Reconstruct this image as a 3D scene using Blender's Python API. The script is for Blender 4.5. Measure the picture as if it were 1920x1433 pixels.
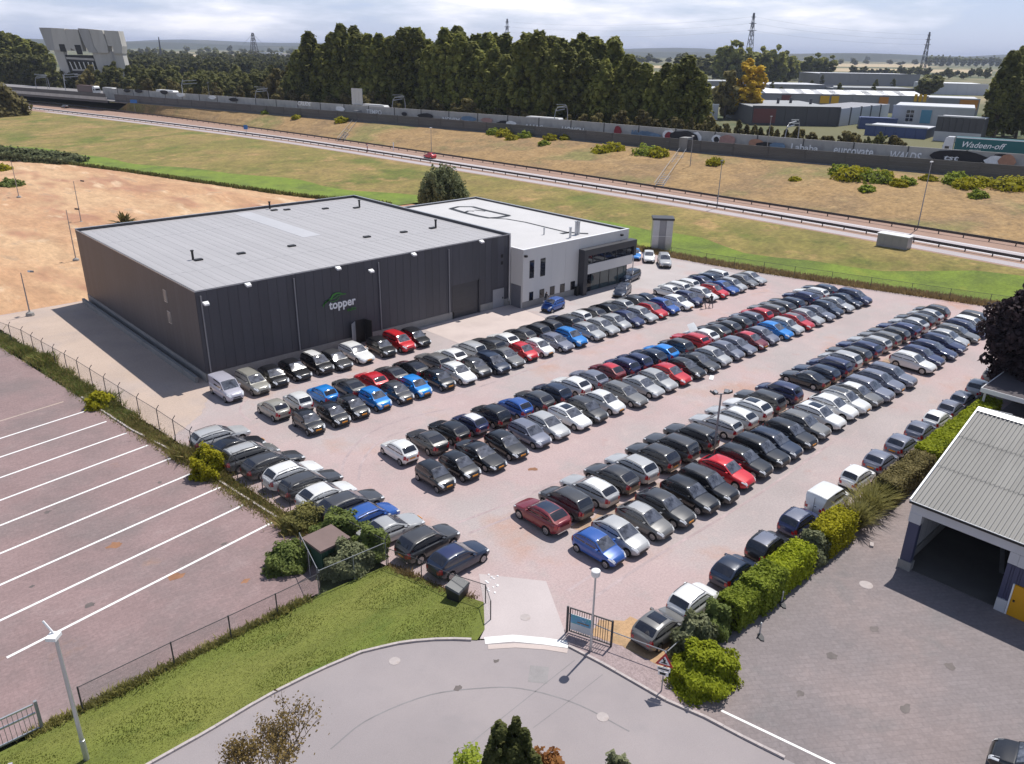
import bpy, bmesh, math, random
import numpy as np
from mathutils import Vector, Matrix, Euler

R = math.radians
scene = bpy.context.scene
for o in list(bpy.data.objects):
    bpy.data.objects.remove(o)

# ------------------------------------------------------------------ frame
# World axes: X runs along the front of the dark hall, Y along its side, origin at
# the hall's corner next to the parked van. Units are metres.
YAW, PITCH, ROLL, CAM_H = 0.7566, 0.3960, 0.0175, 30.0
CAM = Vector((-26.99, -71.17, CAM_H))
_c, _s = math.cos(YAW), math.sin(YAW)
def _rot(a):
    return Vector((a[0]*_c + a[1]*_s, -a[0]*_s + a[1]*_c, a[2]))
_fw = (0, math.cos(PITCH), -math.sin(PITCH)); _rt = (1, 0, 0); _up = (0, math.sin(PITCH), math.cos(PITCH))
_cr, _sr = math.cos(ROLL), math.sin(ROLL)
FWD = _rot(_fw)
RIGHT = _rot(tuple(_cr*_rt[i] + _sr*_up[i] for i in range(3)))
UPV = _rot(tuple(-_sr*_rt[i] + _cr*_up[i] for i in range(3)))
FPX = 1490.6

# ------------------------------------------------------------------ camera
cam_d = bpy.data.cameras.new('camera'); cam_d.sensor_width = 36.0; cam_d.sensor_fit = 'HORIZONTAL'
cam_d.lens = FPX/1920*36.0; cam_d.clip_start = 0.5; cam_d.clip_end = 40000
cam = bpy.data.objects.new('camera', cam_d); scene.collection.objects.link(cam)
mw = Matrix.Identity(4)
for i in range(3):
    mw[i][0], mw[i][1], mw[i][2], mw[i][3] = RIGHT[i], UPV[i], -FWD[i], CAM[i]
cam.matrix_world = mw
scene.camera = cam

# ------------------------------------------------------------------ sun and sky
SUN_AZ, SUN_EL = 10.65, 63.0            # azimuth from +X towards +Y
sd = Vector((math.cos(R(SUN_AZ))*math.cos(R(SUN_EL)), math.sin(R(SUN_AZ))*math.cos(R(SUN_EL)), math.sin(R(SUN_EL))))
sun_d = bpy.data.lights.new('sun', 'SUN'); sun_d.energy = 4.7; sun_d.angle = R(0.55); sun_d.color = (1.0, 0.955, 0.89)
sun = bpy.data.objects.new('sun', sun_d); scene.collection.objects.link(sun)
sun.rotation_euler = sd.to_track_quat('Z', 'Y').to_euler(); sun.location = (60, 0, 120)

world = bpy.data.worlds.new('World'); scene.world = world; world.use_nodes = True
wt = world.node_tree; wt.nodes.clear()
def wn(t, **k):
    n = wt.nodes.new(t)
    for a, b in k.items(): setattr(n, a, b)
    return n
sky = wn('ShaderNodeTexSky', sky_type='NISHITA', sun_disc=False)
sky.sun_elevation = R(SUN_EL); sky.sun_rotation = R(90 - SUN_AZ)
sky.altitude = 30; sky.air_density = 1.0; sky.dust_density = 0.5; sky.ozone_density = 3.0
tc = wn('ShaderNodeTexCoord'); sep = wn('ShaderNodeSeparateXYZ'); wt.links.new(tc.outputs['Generated'], sep.inputs[0])
# clouds: broken fair weather layer, flattened towards the horizon
cv = wn('ShaderNodeMapping'); cv.inputs['Scale'].default_value = (5.0, 5.0, 26.0); wt.links.new(tc.outputs['Generated'], cv.inputs[0])
n1 = wn('ShaderNodeTexNoise'); n1.inputs['Scale'].default_value = 1.0; n1.inputs['Detail'].default_value = 9; n1.inputs['Roughness'].default_value = 0.58
wt.links.new(cv.outputs[0], n1.inputs['Vector'])
rmp = wn('ShaderNodeValToRGB'); rmp.color_ramp.elements[0].position = 0.44; rmp.color_ramp.elements[1].position = 0.60
wt.links.new(n1.outputs[0], rmp.inputs[0])
fm = wn('ShaderNodeMapRange'); fm.inputs[3].default_value = 0.62; fm.inputs[4].default_value = 0.97; wt.links.new(rmp.outputs[0], fm.inputs[0])
n2 = wn('ShaderNodeTexNoise'); n2.inputs['Scale'].default_value = 1.0; n2.inputs['Detail'].default_value = 6
wt.links.new(cv.outputs[0], n2.inputs['Vector'])
cr2 = wn('ShaderNodeValToRGB'); cr2.color_ramp.elements[0].position = 0.40; cr2.color_ramp.elements[1].position = 0.62
cr2.color_ramp.elements[0].color = (7.0, 8.2, 12.0, 1); cr2.color_ramp.elements[1].color = (13.2, 13.0, 13.6, 1)
wt.links.new(n2.outputs[0], cr2.inputs[0])
# the veil thickens towards the horizon, overhead the layer is broken
vz = wn('ShaderNodeMapRange', interpolation_type='SMOOTHSTEP'); vz.inputs[1].default_value = 0.04; vz.inputs[2].default_value = 0.38; vz.inputs[3].default_value = 1.0; vz.inputs[4].default_value = 0.16
wt.links.new(sep.outputs[2], vz.inputs[0])
fv = wn('ShaderNodeMath', operation='MULTIPLY'); wt.links.new(fm.outputs[0], fv.inputs[0]); wt.links.new(vz.outputs[0], fv.inputs[1])
cm = wn('ShaderNodeMixRGB'); wt.links.new(fv.outputs[0], cm.inputs[0]); wt.links.new(sky.outputs[0], cm.inputs[1]); wt.links.new(cr2.outputs[0], cm.inputs[2])
bg = wn('ShaderNodeBackground'); bg.inputs[1].default_value = 0.085; wt.links.new(cm.outputs[0], bg.inputs[0])
wo = wn('ShaderNodeOutputWorld'); wt.links.new(bg.outputs[0], wo.inputs[0])

vs = scene.view_settings
vs.view_transform = 'Standard'; vs.look = 'None'; vs.gamma = 1.0; vs.exposure = 0.12; vs.use_curve_mapping = False
scene.render.engine = 'CYCLES'
scene.cycles.use_denoising = True
scene.cycles.max_bounces = 6; scene.cycles.transparent_max_bounces = 24
scene.cycles.volume_bounces = 0
scene.cycles.sample_clamp_indirect = 4.0

# ------------------------------------------------------------------ helpers
C = scene.collection
def at(px, py, z=0.0):
    """surveyed point: where the sight line through a photo point meets the level z"""
    d = FWD + RIGHT*((px-960)/FPX) - UPV*((py-716.5)/FPX)
    t = (z-CAM_H)/d.z
    return CAM + d*t
def lerp(a, b, t): return a + (b-a)*t

class MB:
    """collects shapes into one mesh; every face keeps a material index"""
    def __init__(s): s.v = []; s.f = []; s.m = []
    def add(s, vs, fs, mi=0):
        o = len(s.v); s.v += [tuple(p) for p in vs]
        for f in fs: s.f.append(tuple(i+o for i in f)); s.m.append(mi)
        return s
    def box(s, x0, x1, y0, y1, z0, z1, mi=0, T=None):
        vs = [(x0,y0,z0),(x1,y0,z0),(x1,y1,z0),(x0,y1,z0),(x0,y0,z1),(x1,y0,z1),(x1,y1,z1),(x0,y1,z1)]
        if T: vs = [tuple(T @ Vector(p)) for p in vs]
        return s.add(vs, [(0,3,2,1),(4,5,6,7),(0,1,5,4),(1,2,6,5),(2,3,7,6),(3,0,4,7)], mi)
    def prism(s, poly, z0, z1, mi=0, T=None):
        n = len(poly)
        vs = [(p[0],p[1],z0) for p in poly] + [(p[0],p[1],z1) for p in poly]
        if T: vs = [tuple(T @ Vector(p)) for p in vs]
        fs = [tuple(range(n-1,-1,-1)), tuple(range(n,2*n))] + [(i,(i+1)%n,(i+1)%n+n,i+n) for i in range(n)]
        return s.add(vs, fs, mi)
    def tube(s, pts, rad, n=8, mi=0, cap=True):
        pts = [Vector(p) for p in pts]
        if not hasattr(rad, '__len__'): rad = [rad]*len(pts)
        vs = []; fs = []
        for i, p in enumerate(pts):
            d = (pts[min(i+1,len(pts)-1)] - pts[max(i-1,0)]).normalized()
            a = d.orthogonal().normalized() if abs(d.z) < 0.95 else Vector((1,0,0))
            a = (a - d*a.dot(d)).normalized(); b = d.cross(a)
            for k in range(n):
                t = 2*math.pi*k/n
                vs.append(p + (a*math.cos(t) + b*math.sin(t))*rad[i])
        for i in range(len(pts)-1):
            for k in range(n):
                k2 = (k+1)%n
                fs.append((i*n+k, i*n+k2, (i+1)*n+k2, (i+1)*n+k))
        if cap:
            fs.append(tuple(range(n-1,-1,-1))); fs.append(tuple((len(pts)-1)*n+k for k in range(n)))
        return s.add(vs, fs, mi)
    def bar(s, a, b, w, h=None, mi=0):
        a, b = Vector(a), Vector(b); h = h or w
        d = (b-a); L = d.length; q = d.to_track_quat('X','Z').to_matrix().to_4x4(); q.translation = a
        return s.box(0, L, -w/2, w/2, -h/2, h/2, mi, q)
    def mesh(s, name, mats, smooth=False, sharp=0.6):
        me = bpy.data.meshes.new(name); me.from_pydata(s.v, [], s.f)
        if not isinstance(mats, (list, tuple)): mats = [mats]
        for m in mats: me.materials.append(m)
        if len(mats) > 1: me.polygons.foreach_set('material_index', s.m)
        if smooth: smooth_mesh(me, sharp)
        me.update()
        return me
    def obj(s, name, mats, parent=None, loc=(0,0,0), rot=(0,0,0), smooth=False, sharp=0.6):
        return link(name, s.mesh(name, mats, smooth, sharp), parent, loc, rot)
def smooth_mesh(me, sharp=0.6):
    bm = bmesh.new(); bm.from_mesh(me)
    bmesh.ops.recalc_face_normals(bm, faces=bm.faces)
    for f in bm.faces: f.smooth = True
    for e in bm.edges:
        if len(e.link_faces) == 2 and e.calc_face_angle(0) > sharp: e.smooth = False
    bm.to_mesh(me); bm.free()
def link(name, me, parent=None, loc=(0,0,0), rot=(0,0,0), scale=None):
    o = bpy.data.objects.new(name, me); C.objects.link(o)
    if parent: o.parent = parent
    o.location = loc; o.rotation_euler = rot
    if scale: o.scale = scale
    return o
def tag(o, label=None, cat=None, group=None, kind=None):
    if label: o['label'] = label
    if cat: o['category'] = cat
    if group: o['group'] = group
    if kind: o['kind'] = kind
    return o
def thing(name, label, cat, loc=(0,0,0), rz=0.0, group=None):
    o = link(name, None, None, loc, (0,0,rz)); o.empty_display_size = 0.2
    return tag(o, label, cat, group)
def copy_tree(o, parent=None):
    c = o.copy(); C.objects.link(c); c.parent = parent
    for ch in list(o.children): copy_tree(ch, c)
    return c

# ------------------------------------------------------------------ materials
def mk(name, base, rough=0.7, var=0.12, scale=1.0, bump=0.0, bscale=None, metal=0.0, coat=0.0, spec=0.5,
       patches=(), fine=0.0, fscale=40.0, objcol=False, detail=6, stretch=None, emit=None, alpha=None, hue=None, prand=0.0, brick=None):
    m = bpy.data.materials.new(name); m.use_nodes = True
    nt = m.node_tree; N = nt.nodes; Lk = nt.links; N.clear()
    out = N.new('ShaderNodeOutputMaterial'); b = N.new('ShaderNodeBsdfPrincipled'); Lk.new(b.outputs[0], out.inputs[0])
    b.inputs['Roughness'].default_value = rough; b.inputs['Metallic'].default_value = metal
    b.inputs['Coat Weight'].default_value = coat; b.inputs['Coat Roughness'].default_value = 0.06
    b.inputs['Specular IOR Level'].default_value = spec
    t = N.new('ShaderNodeTexCoord'); vec = t.outputs['Object']
    if stretch:
        mp = N.new('ShaderNodeMapping'); mp.inputs['Scale'].default_value = stretch; Lk.new(vec, mp.inputs[0]); vec = mp.outputs[0]
    def noise(sc, det=detail, rg=0.6):
        n = N.new('ShaderNodeTexNoise'); n.inputs['Scale'].default_value = sc; n.inputs['Detail'].default_value = det
        n.inputs['Roughness'].default_value = rg; Lk.new(vec, n.inputs['Vector']); return n.outputs[0]
    def rng(src, lo, hi, a=0.0, c=1.0):
        r = N.new('ShaderNodeMapRange'); r.inputs[1].default_value = lo; r.inputs[2].default_value = hi
        r.inputs[3].default_value = a; r.inputs[4].default_value = c; Lk.new(src, r.inputs[0]); return r.outputs[0]
    def mix(fac, a, c, mode='MIX'):
        n = N.new('ShaderNodeMixRGB'); n.blend_type = mode
        if hasattr(fac, 'links') or hasattr(fac, 'is_linked'): Lk.new(fac, n.inputs[0])
        else: n.inputs[0].default_value = fac
        for k, x in ((1, a), (2, c)):
            if isinstance(x, (tuple, list)): n.inputs[k].default_value = (x[0], x[1], x[2], 1)
            else: Lk.new(x, n.inputs[k])
        return n.outputs[0]
    if objcol:
        oi = N.new('ShaderNodeObjectInfo'); col = oi.outputs['Color']
    else:
        rgb = N.new('ShaderNodeRGB'); rgb.outputs[0].default_value = (base[0], base[1], base[2], 1); col = rgb.outputs[0]
    for (pc, psc, lo, hi, *amt) in patches:
        f = rng(noise(psc), lo, hi, 0.0, amt[0] if amt else 1.0)
        col = mix(f, col, pc)
    if var:
        g = rng(noise(scale), 0.3, 0.7, 1-var, 1+var)
        cmb = N.new('ShaderNodeCombineXYZ')
        for k in range(3): Lk.new(g, cmb.inputs[k])
        col = mix(1.0, col, cmb.outputs[0], 'MULTIPLY')
    if fine:
        g = rng(noise(fscale, 3, 0.7), 0.3, 0.7, 1-fine, 1+fine)
        cmb = N.new('ShaderNodeCombineXYZ')
        for k in range(3): Lk.new(g, cmb.inputs[k])
        col = mix(1.0, col, cmb.outputs[0], 'MULTIPLY')
    if brick:
        bw_, bh_, amt, rot = brick
        mp2 = N.new('ShaderNodeMapping'); mp2.inputs['Rotation'].default_value = (0,0,rot); Lk.new(t.outputs['Object'], mp2.inputs[0])
        bt = N.new('ShaderNodeTexBrick'); bt.inputs['Scale'].default_value = 1.0; bt.inputs['Brick Width'].default_value = bw_; bt.inputs['Row Height'].default_value = bh_
        bt.inputs['Mortar Size'].default_value = bh_*0.06; bt.inputs['Color1'].default_value = (1-amt,)*3+(1,); bt.inputs['Color2'].default_value = (1+amt,)*3+(1,); bt.inputs['Mortar'].default_value = (1-2.2*amt,)*3+(1,)
        Lk.new(mp2.outputs[0], bt.inputs[0]); col = mix(1.0, col, bt.outputs[0], 'MULTIPLY')
    if prand:
        oi = N.new('ShaderNodeObjectInfo'); g = rng(oi.outputs['Random'], 0, 1, 1-prand, 1+prand)
        cmb = N.new('ShaderNodeCombineXYZ')
        for k in range(3): Lk.new(g, cmb.inputs[k])
        col = mix(1.0, col, cmb.outputs[0], 'MULTIPLY')
    Lk.new(col, b.inputs['Base Color'])
    if bump:
        bp = N.new('ShaderNodeBump'); bp.inputs['Strength'].default_value = bump; bp.inputs['Distance'].default_value = 0.05
        Lk.new(noise(bscale or scale*8, 4), bp.inputs['Height']); Lk.new(bp.outputs[0], b.inputs['Normal'])
    if emit:
        b.inputs['Emission Color'].default_value = (*emit[:3], 1); b.inputs['Emission Strength'].default_value = emit[3]
    if alpha is not None: b.inputs['Alpha'].default_value = alpha
    m['_col'] = 1
    return m
# ------------------------------------------------------------------ ground materials
M = {}
M['lot'] = mk('lot_gravel', (0.4095,0.3142,0.3071), 0.95, 0.10, 0.10, 0.35, 9, fine=0.13, fscale=7,
              patches=[((0.3690,0.3230,0.3157),0.055,0.46,0.60,0.9), ((0.3600,0.2168,0.1643),0.10,0.55,0.68,0.75), ((0.3330,0.3009,0.2941),0.30,0.54,0.68,0.6), ((0.4500,0.3629,0.3460),0.7,0.56,0.70,0.55), ((0.3780,0.2390,0.2119),0.5,0.62,0.74,0.5)])
M['asphalt'] = mk('street_asphalt', (0.2775,0.2470,0.2513), 0.9, 0.07, 0.12, 0.15, 20, fine=0.07, fscale=20,
              patches=[((0.3108,0.2736,0.2737),0.09,0.45,0.6,0.8), ((0.2294,0.2128,0.2175),0.3,0.6,0.75,0.5)])
M['park'] = mk('parking_pavers', (0.2480,0.1739,0.1704), 0.92, 0.09, 0.25, 0.2, 14, fine=0.14, fscale=5,
              patches=[((0.1920,0.1517,0.1491),0.16,0.45,0.65,0.9), ((0.2800,0.1628,0.1065),0.22,0.66,0.76,0.55), ((0.2720,0.2072,0.2023),0.5,0.58,0.72,0.5)], brick=(0.42,0.21,0.05,0.15))
M['yard'] = mk('yard_pavers', (0.2040,0.1768,0.1776), 0.92, 0.08, 0.2, 0.2, 14, fine=0.12, fscale=5,
              patches=[((0.2380,0.1938,0.1876),0.12,0.45,0.6,0.9), ((0.1700,0.1598,0.1608),0.3,0.55,0.7,0.7)], brick=(0.6,0.3,0.055,0.62))
M['concrete'] = mk('concrete_slab', (0.50,0.42,0.39), 0.85, 0.07, 0.3, 0.1, 10, fine=0.05, fscale=12, patches=[((0.43,0.355,0.335),0.2,0.5,0.7,0.7)])
M['path'] = mk('beige_hardstanding', (0.4400,0.3465,0.2883), 0.95, 0.09, 0.2, 0.2, 8, fine=0.09, fscale=6, patches=[((0.3608,0.3060,0.2883),0.12,0.5,0.66,0.7)])
M['sand'] = mk('sandy_field', (0.4365,0.2550,0.1406), 0.97, 0.18, 0.3, 1.0, 0.8, fine=0.16, fscale=1.6, stretch=(1,0.35,1), detail=9,
              patches=[((0.5044,0.3300,0.1892),0.06,0.44,0.56,0.95), ((0.3589,0.1850,0.1115),0.10,0.52,0.62,0.9), ((0.2813,0.2000,0.1310),0.3,0.58,0.68,0.8), ((0.5820,0.4200,0.2716),0.22,0.58,0.66,0.8)])
M['lawn'] = mk('lawn', (0.125,0.150,0.024), 0.95, 0.16, 0.35, 0.6, 24, fine=0.2, fscale=12, stretch=(0.35,1,1),
              patches=[((0.165,0.175,0.036),0.22,0.45,0.62,0.8), ((0.075,0.115,0.014),0.5,0.56,0.7,0.8), ((0.19,0.175,0.075),0.14,0.66,0.78,0.5)])
M['grass'] = mk('rough_grass', (0.185,0.155,0.040), 0.97, 0.22, 0.25, 0.9, 1.5, fine=0.28, fscale=1.1, detail=9,
              patches=[((0.25,0.18,0.062),0.05,0.44,0.60,0.9), ((0.105,0.125,0.018),0.06,0.52,0.64,0.9), ((0.34,0.215,0.09),0.13,0.57,0.68,0.8), ((0.08,0.085,0.02),0.35,0.60,0.70,0.6)])
M['greenstrip'] = mk('green_ditch_grass', (0.145,0.20,0.022), 0.97, 0.16, 0.3, 0.6, 3, fine=0.2, fscale=2.2,
              patches=[((0.09,0.125,0.02),0.10,0.5,0.64,0.8),((0.22,0.24,0.03),0.16,0.58,0.7,0.7)])
M['dry'] = mk('dry_grass_slope', (0.2852,0.1816,0.0784), 0.97, 0.20, 0.3, 1.0, 1.2, fine=0.25, fscale=1.2, detail=9,
              patches=[((0.2116,0.1377,0.0686),0.07,0.46,0.6,0.9), ((0.1748,0.1683,0.0490),0.035,0.50,0.62,0.8), ((0.3404,0.2295,0.1078),0.18,0.56,0.7,0.8), ((0.1380,0.1020,0.0539),0.3,0.62,0.72,0.6)])
M['roadfar'] = mk('service_road', (0.38,0.34,0.35), 0.85, 0.06, 0.1, fine=0.05, fscale=3)
M['roadedge'] = mk('road_shoulder', (0.30,0.195,0.15), 0.95, 0.1, 0.2, fine=0.1, fscale=3)
M['motorway'] = mk('motorway', (0.20,0.19,0.19), 0.85, 0.08, 0.1)
M['white_line'] = mk('white_paint', (0.74,0.73,0.72), 0.6, 0.06, 3.0, patches=[((0.5,0.46,0.46),3.0,0.66,0.8,0.6)])
M['kerb'] = mk('kerb_concrete', (0.40,0.355,0.345), 0.85, 0.12, 2.0, patches=[((0.25,0.19,0.16),1.2,0.55,0.7,0.6)])
M['country'] = mk('countryside', (0.13,0.125,0.06), 1.0, 0.15, 0.004,
              patches=[((0.33,0.26,0.15),0.0022,0.52,0.57,0.9), ((0.055,0.075,0.03),0.0035,0.50,0.54,0.9), ((0.24,0.21,0.11),0.005,0.60,0.66,0.7)])

def ragged(poly, amp, step=0.6, seed=1):
    rr = random.Random(seed); out = []
    for i in range(len(poly)):
        a, b = Vector((*poly[i][:2],0)), Vector((*poly[(i+1)%len(poly)][:2],0)); n = max(1,int((b-a).length/step))
        for k in range(n):
            p = a.lerp(b,k/n); out.append((p.x+rr.uniform(-amp,amp), p.y+rr.uniform(-amp,amp)))
    return out
def sheet(name, poly, z, mat, kind='structure', thick=None, rag=0):
    if rag: poly = ragged(poly, rag, max(0.35, rag*2.2), len(poly))
    mb = MB()
    if thick: mb.prism(poly, z-thick, z, 0)
    else: mb.add([(p[0],p[1],z) for p in poly], [tuple(range(len(poly)))])
    o = mb.obj(name, mat)
    bm = bmesh.new(); bm.from_mesh(o.data); bmesh.ops.recalc_face_normals(bm, faces=bm.faces)
    if not thick:
        bmesh.ops.triangulate(bm, faces=bm.faces)
        for f in bm.faces:
            if f.normal.z < 0: f.normal_flip()
    bm.to_mesh(o.data); bm.free()
    return tag(o, kind=kind)

# one country sheet to the horizon
mb = MB(); S = 26000; n = 16
mb.add([(lerp(-S,S,i/n), lerp(-S,S,j/n), -0.35) for j in range(n+1) for i in range(n+1)],
       [(j*(n+1)+i, j*(n+1)+i+1, (j+1)*(n+1)+i+1, (j+1)*(n+1)+i) for j in range(n) for i in range(n)])
tag(mb.obj('ground', M['country']), kind='structure')

# ------------------------------------------------------------------ embankment: profile curves along v
def curve(tab):
    xs = [a for a, b in tab]; ys = [b for a, b in tab]
    def f(v):
        # monotone-free catmull through table
        if v <= xs[0]: return ys[0] + (ys[1]-ys[0])/(xs[1]-xs[0])*(v-xs[0])
        if v >= xs[-1]: return ys[-1] + (ys[-1]-ys[-2])/(xs[-1]-xs[-2])*(v-xs[-1])
        for i in range(len(xs)-1):
            if xs[i] <= v <= xs[i+1]:
                t = (v-xs[i])/(xs[i+1]-xs[i]); h = xs[i+1]-xs[i]
                m0 = (ys[i+1]-ys[max(i-1,0)])/(xs[i+1]-xs[max(i-1,0)]); m1 = (ys[min(i+2,len(ys)-1)]-ys[i])/(xs[min(i+2,len(xs)-1)]-xs[i])
                return (2*t**3-3*t*t+1)*ys[i]+(t**3-2*t*t+t)*h*m0+(-2*t**3+3*t*t)*ys[i+1]+(t**3-t*t)*h*m1
    return f
u_toe = curve([(-140,108),(-60,93),(-40,88),(-17,81.5),(3,77.5),(40,75),(67,73),(86,64),(144,48),(206,29),(300,0),(420,-40),(560,-90)])
u_r0 = curve([(-140,103),(-38,108.5),(7,109.5),(68,107),(186,99),(358,70),(460,45),(560,14)])
u_r1 = curve([(-140,117),(-35,119.5),(13,119),(79,117.5),(203,110),(365,90),(460,66),(560,36)])
u_bar = curve([(-180,203),(-80,184),(-19,170.5),(30,158.5),(111,147),(230,119.5),(318,100),(420,75),(560,42)])
ZR, ZB = 2.0, 6.0
def tz(u, v):
    """terrain height"""
    a, b, c, d = u_toe(v), u_r0(v)-5.0, u_r1(v)+2.0, u_bar(v)-1.2
    if u <= a: return 0.0
    if u <= b:
        t = (u-a)/max(b-a, 0.1); return ZR*(t*t*(3-2*t))
    if u <= c: return ZR
    if u <= d:
        t = (u-c)/max(d-c,0.1); return ZR + (ZB-ZR)*(t**0.85)
    return ZB
VS = [float(x) for x in list(range(-150, 260, 5)) + list(range(260, 561, 10))]
def strip(name, fa, fb, mat, nu=6, dz=0.0, zf=None, v0=-150, v1=560, kind='structure', wob=0.0, seed=1):
    mb = MB(); rr = random.Random(seed); vs = [v for v in VS if v0 <= v <= v1]
    for v in vs:
        a, b = fa(v), fb(v)
        for i in range(nu+1):
            u = lerp(a, b, i/nu); z = (zf(u, v) if zf else tz(u, v)) + dz
            w = wob*(rr.random()-0.5) if 0 < i < nu else 0
            mb.v.append((u, v, z+w))
    for j in range(len(vs)-1):
        for i in range(nu):
            mb.f.append((j*(nu+1)+i, j*(nu+1)+i+1, (j+1)*(nu+1)+i+1, (j+1)*(nu+1)+i)); mb.m.append(0)
    o = mb.obj(name, mat, smooth=True, sharp=1.2); return tag(o, kind=kind)
strip('grass_bank', lambda v: u_toe(v), lambda v: u_r0(v)-5, M['grass'], 10, wob=0.25)
strip('road_verge', lambda v: u_r0(v)-5, lambda v: u_r1(v)+2, M['roadedge'], 2)
strip('service_road', lambda v: u_r0(v)+0.7, lambda v: u_r0(v)+6.4, M['roadfar'], 2, dz=0.012)
strip('cycle_path', lambda v: u_r0(v)-4.2, lambda v: u_r0(v)-1.6, M['roadfar'], 2, dz=0.012, v1=330)
strip('lane_line', lambda v: u_r0(v)+1.3, lambda v: u_r0(v)+1.55, M['white_line'], 1, dz=0.02)
strip('lane_line', lambda v: u_r0(v)+5.6, lambda v: u_r0(v)+5.85, M['white_line'], 1, dz=0.02)
strip('dry_bank', lambda v: u_r1(v)+2, lambda v: u_bar(v)-1.2, M['dry'], 12, wob=0.5, seed=5)
strip('motorway', lambda v: u_bar(v)-1.2, lambda v: u_bar(v)+34, M['motorway'], 3, zf=lambda u,v: 7.0 if u > u_bar(v)+0.3 else ZB, v1=560)
strip('motorway_bank', lambda v: u_bar(v)+34, lambda v: u_bar(v)+52, M['dry'], 5, zf=lambda u,v: 7.0*(1-(u-u_bar(v)-34)/18.0)-0.2)
# green wet strip at the toe, sand field, and the hardstandings
rsn = np.random.RandomState(12)
def _sandz(x, y):
    e = min(1.0, max(0.0,(y-37)/8))*min(1.0, max(0.0,(u_toe(y)-6-x)/10))
    z = 0
    for k in range(9):
        kx, ky, ph = SK[k]; z += math.sin(x*kx+y*ky+ph)*(0.16 if k < 4 else 0.07)
    return (0.02+1.5*abs(z)**1.25)*e
SK = [(rsn.uniform(-0.16,0.16), rsn.uniform(-0.5,0.5)*0.5, rsn.uniform(0,6)) for _ in range(4)] + [(rsn.uniform(-0.5,0.5), rsn.uniform(-0.6,0.6), rsn.uniform(0,6)) for _ in range(5)]
mb = MB(); XS = 46; YS = [35.4+ (i/70)**1.6*265 for i in range(71)]
for y in YS:
    xr_ = min(72.0, u_toe(y)-4.8) if y > 66 else 72.0
    for i in range(XS+1):
        x = lerp(-150, xr_, (i/XS)**0.7); mb.v.append((x, y, _sandz(x,y)))
for j in range(70):
    for i in range(XS): mb.f.append((j*(XS+1)+i, j*(XS+1)+i+1, (j+1)*(XS+1)+i+1, (j+1)*(XS+1)+i)); mb.m.append(0)
tag(mb.obj('sandy_field', M['sand'], smooth=True, sharp=3), kind='structure')
strip('green_strip', lambda v: u_toe(v)-5.5, lambda v: u_toe(v)+7.5+2*math.sin(v*0.07)+1.2*math.sin(v*0.19), M['greenstrip'], 8, dz=0.13, v0=64, v1=330)
def _gs_a(v): return u_toe(v)-0.5
strip('green_strip', lambda v: u_toe(v)+1.0, lambda v: u_toe(v)+9.5+2.2*math.sin(v*0.11)+1.0*math.sin(v*0.31), M['greenstrip'], 8, dz=0.13, v0=-150, v1=30)
strip('fence_weeds_ground', lambda v: u_toe(v)-1.5, lambda v: u_toe(v)+1.2, M['dry'], 2, dz=0.025, v0=-60, v1=25)
LOT = [(-11.5,35.6),(-8.3,4),(-7.3,-8),(-6.3,-20),(-5.6,-28),(-4.1,-35.6),(-1.9,-42.5),(-3.6,-44.6),(-0.4,-47.6),(0.2,-53.2),(8,-53.5),(60,-53.5),(94,-53.5),(92.5,-52),(88,-40),(81.5,-17),(77.5,3),(76,36),(70,36),(0,35.6)]
sheet('gravel_lot', LOT, 0.006, M['lot'])
sheet('hall_side_strip', [(-11.4,35.4),(-9.8,16.9),(-8.0,0),(-7.2,-9.5),(-3.5,-6.5),(-1.2,-3.2),(0,-1.0),(0,35.4)], 0.014, M['path'], rag=0.18)
sheet('hall_apron', [(25.2,-0.2),(25.4,-9.8),(38.6,-12.6),(39.3,-2.6),(39.3,-0.2)], 0.016, M['concrete'])
sheet('showroom_forecourt', [(39.4,-2.5),(38.8,-11.0),(60,-12.5),(75.5,-12),(77,2),(62,2)], 0.013, mk('forecourt_asphalt', (0.40,0.36,0.355),0.9,0.08,0.2,fine=0.07,fscale=10,patches=[((0.42,0.30,0.28),0.15,0.55,0.7,0.6)]))
# car park on the left
sheet('car_park', [(-240,45),(-13.5,34),(-10.2,4),(-9.2,-5.6),(-8.0,-12.3),(-7.3,-19.6),(-6.5,-27),(-5.9,-31),(-8.6,-35.3),(-240,-36.4),(-240,45)][:10], 0.010, M['park'])
mbk = 0
for k in range(-2, 9):
    va = 0.7 - 3.39*k; ua = -10.6 + 0.5*k
    if k < 0: ua = -11.6
    p0 = Vector((ua, va, 0.016)); d = Vector((-1, -0.162, 0)); nrm = Vector((-d.y, d.x, 0)).normalized()*0.095
    e = p0 + d*(17 if k >= 0 else 9)
    if k < -1: continue
    mb = MB(); mb.add([p0+nrm, p0-nrm, e-nrm, e+nrm], [(0,1,2,3)])
    tag(mb.obj('bay_line', M['white_line'] if k >= 0 else M['path']), kind='structure')
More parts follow.
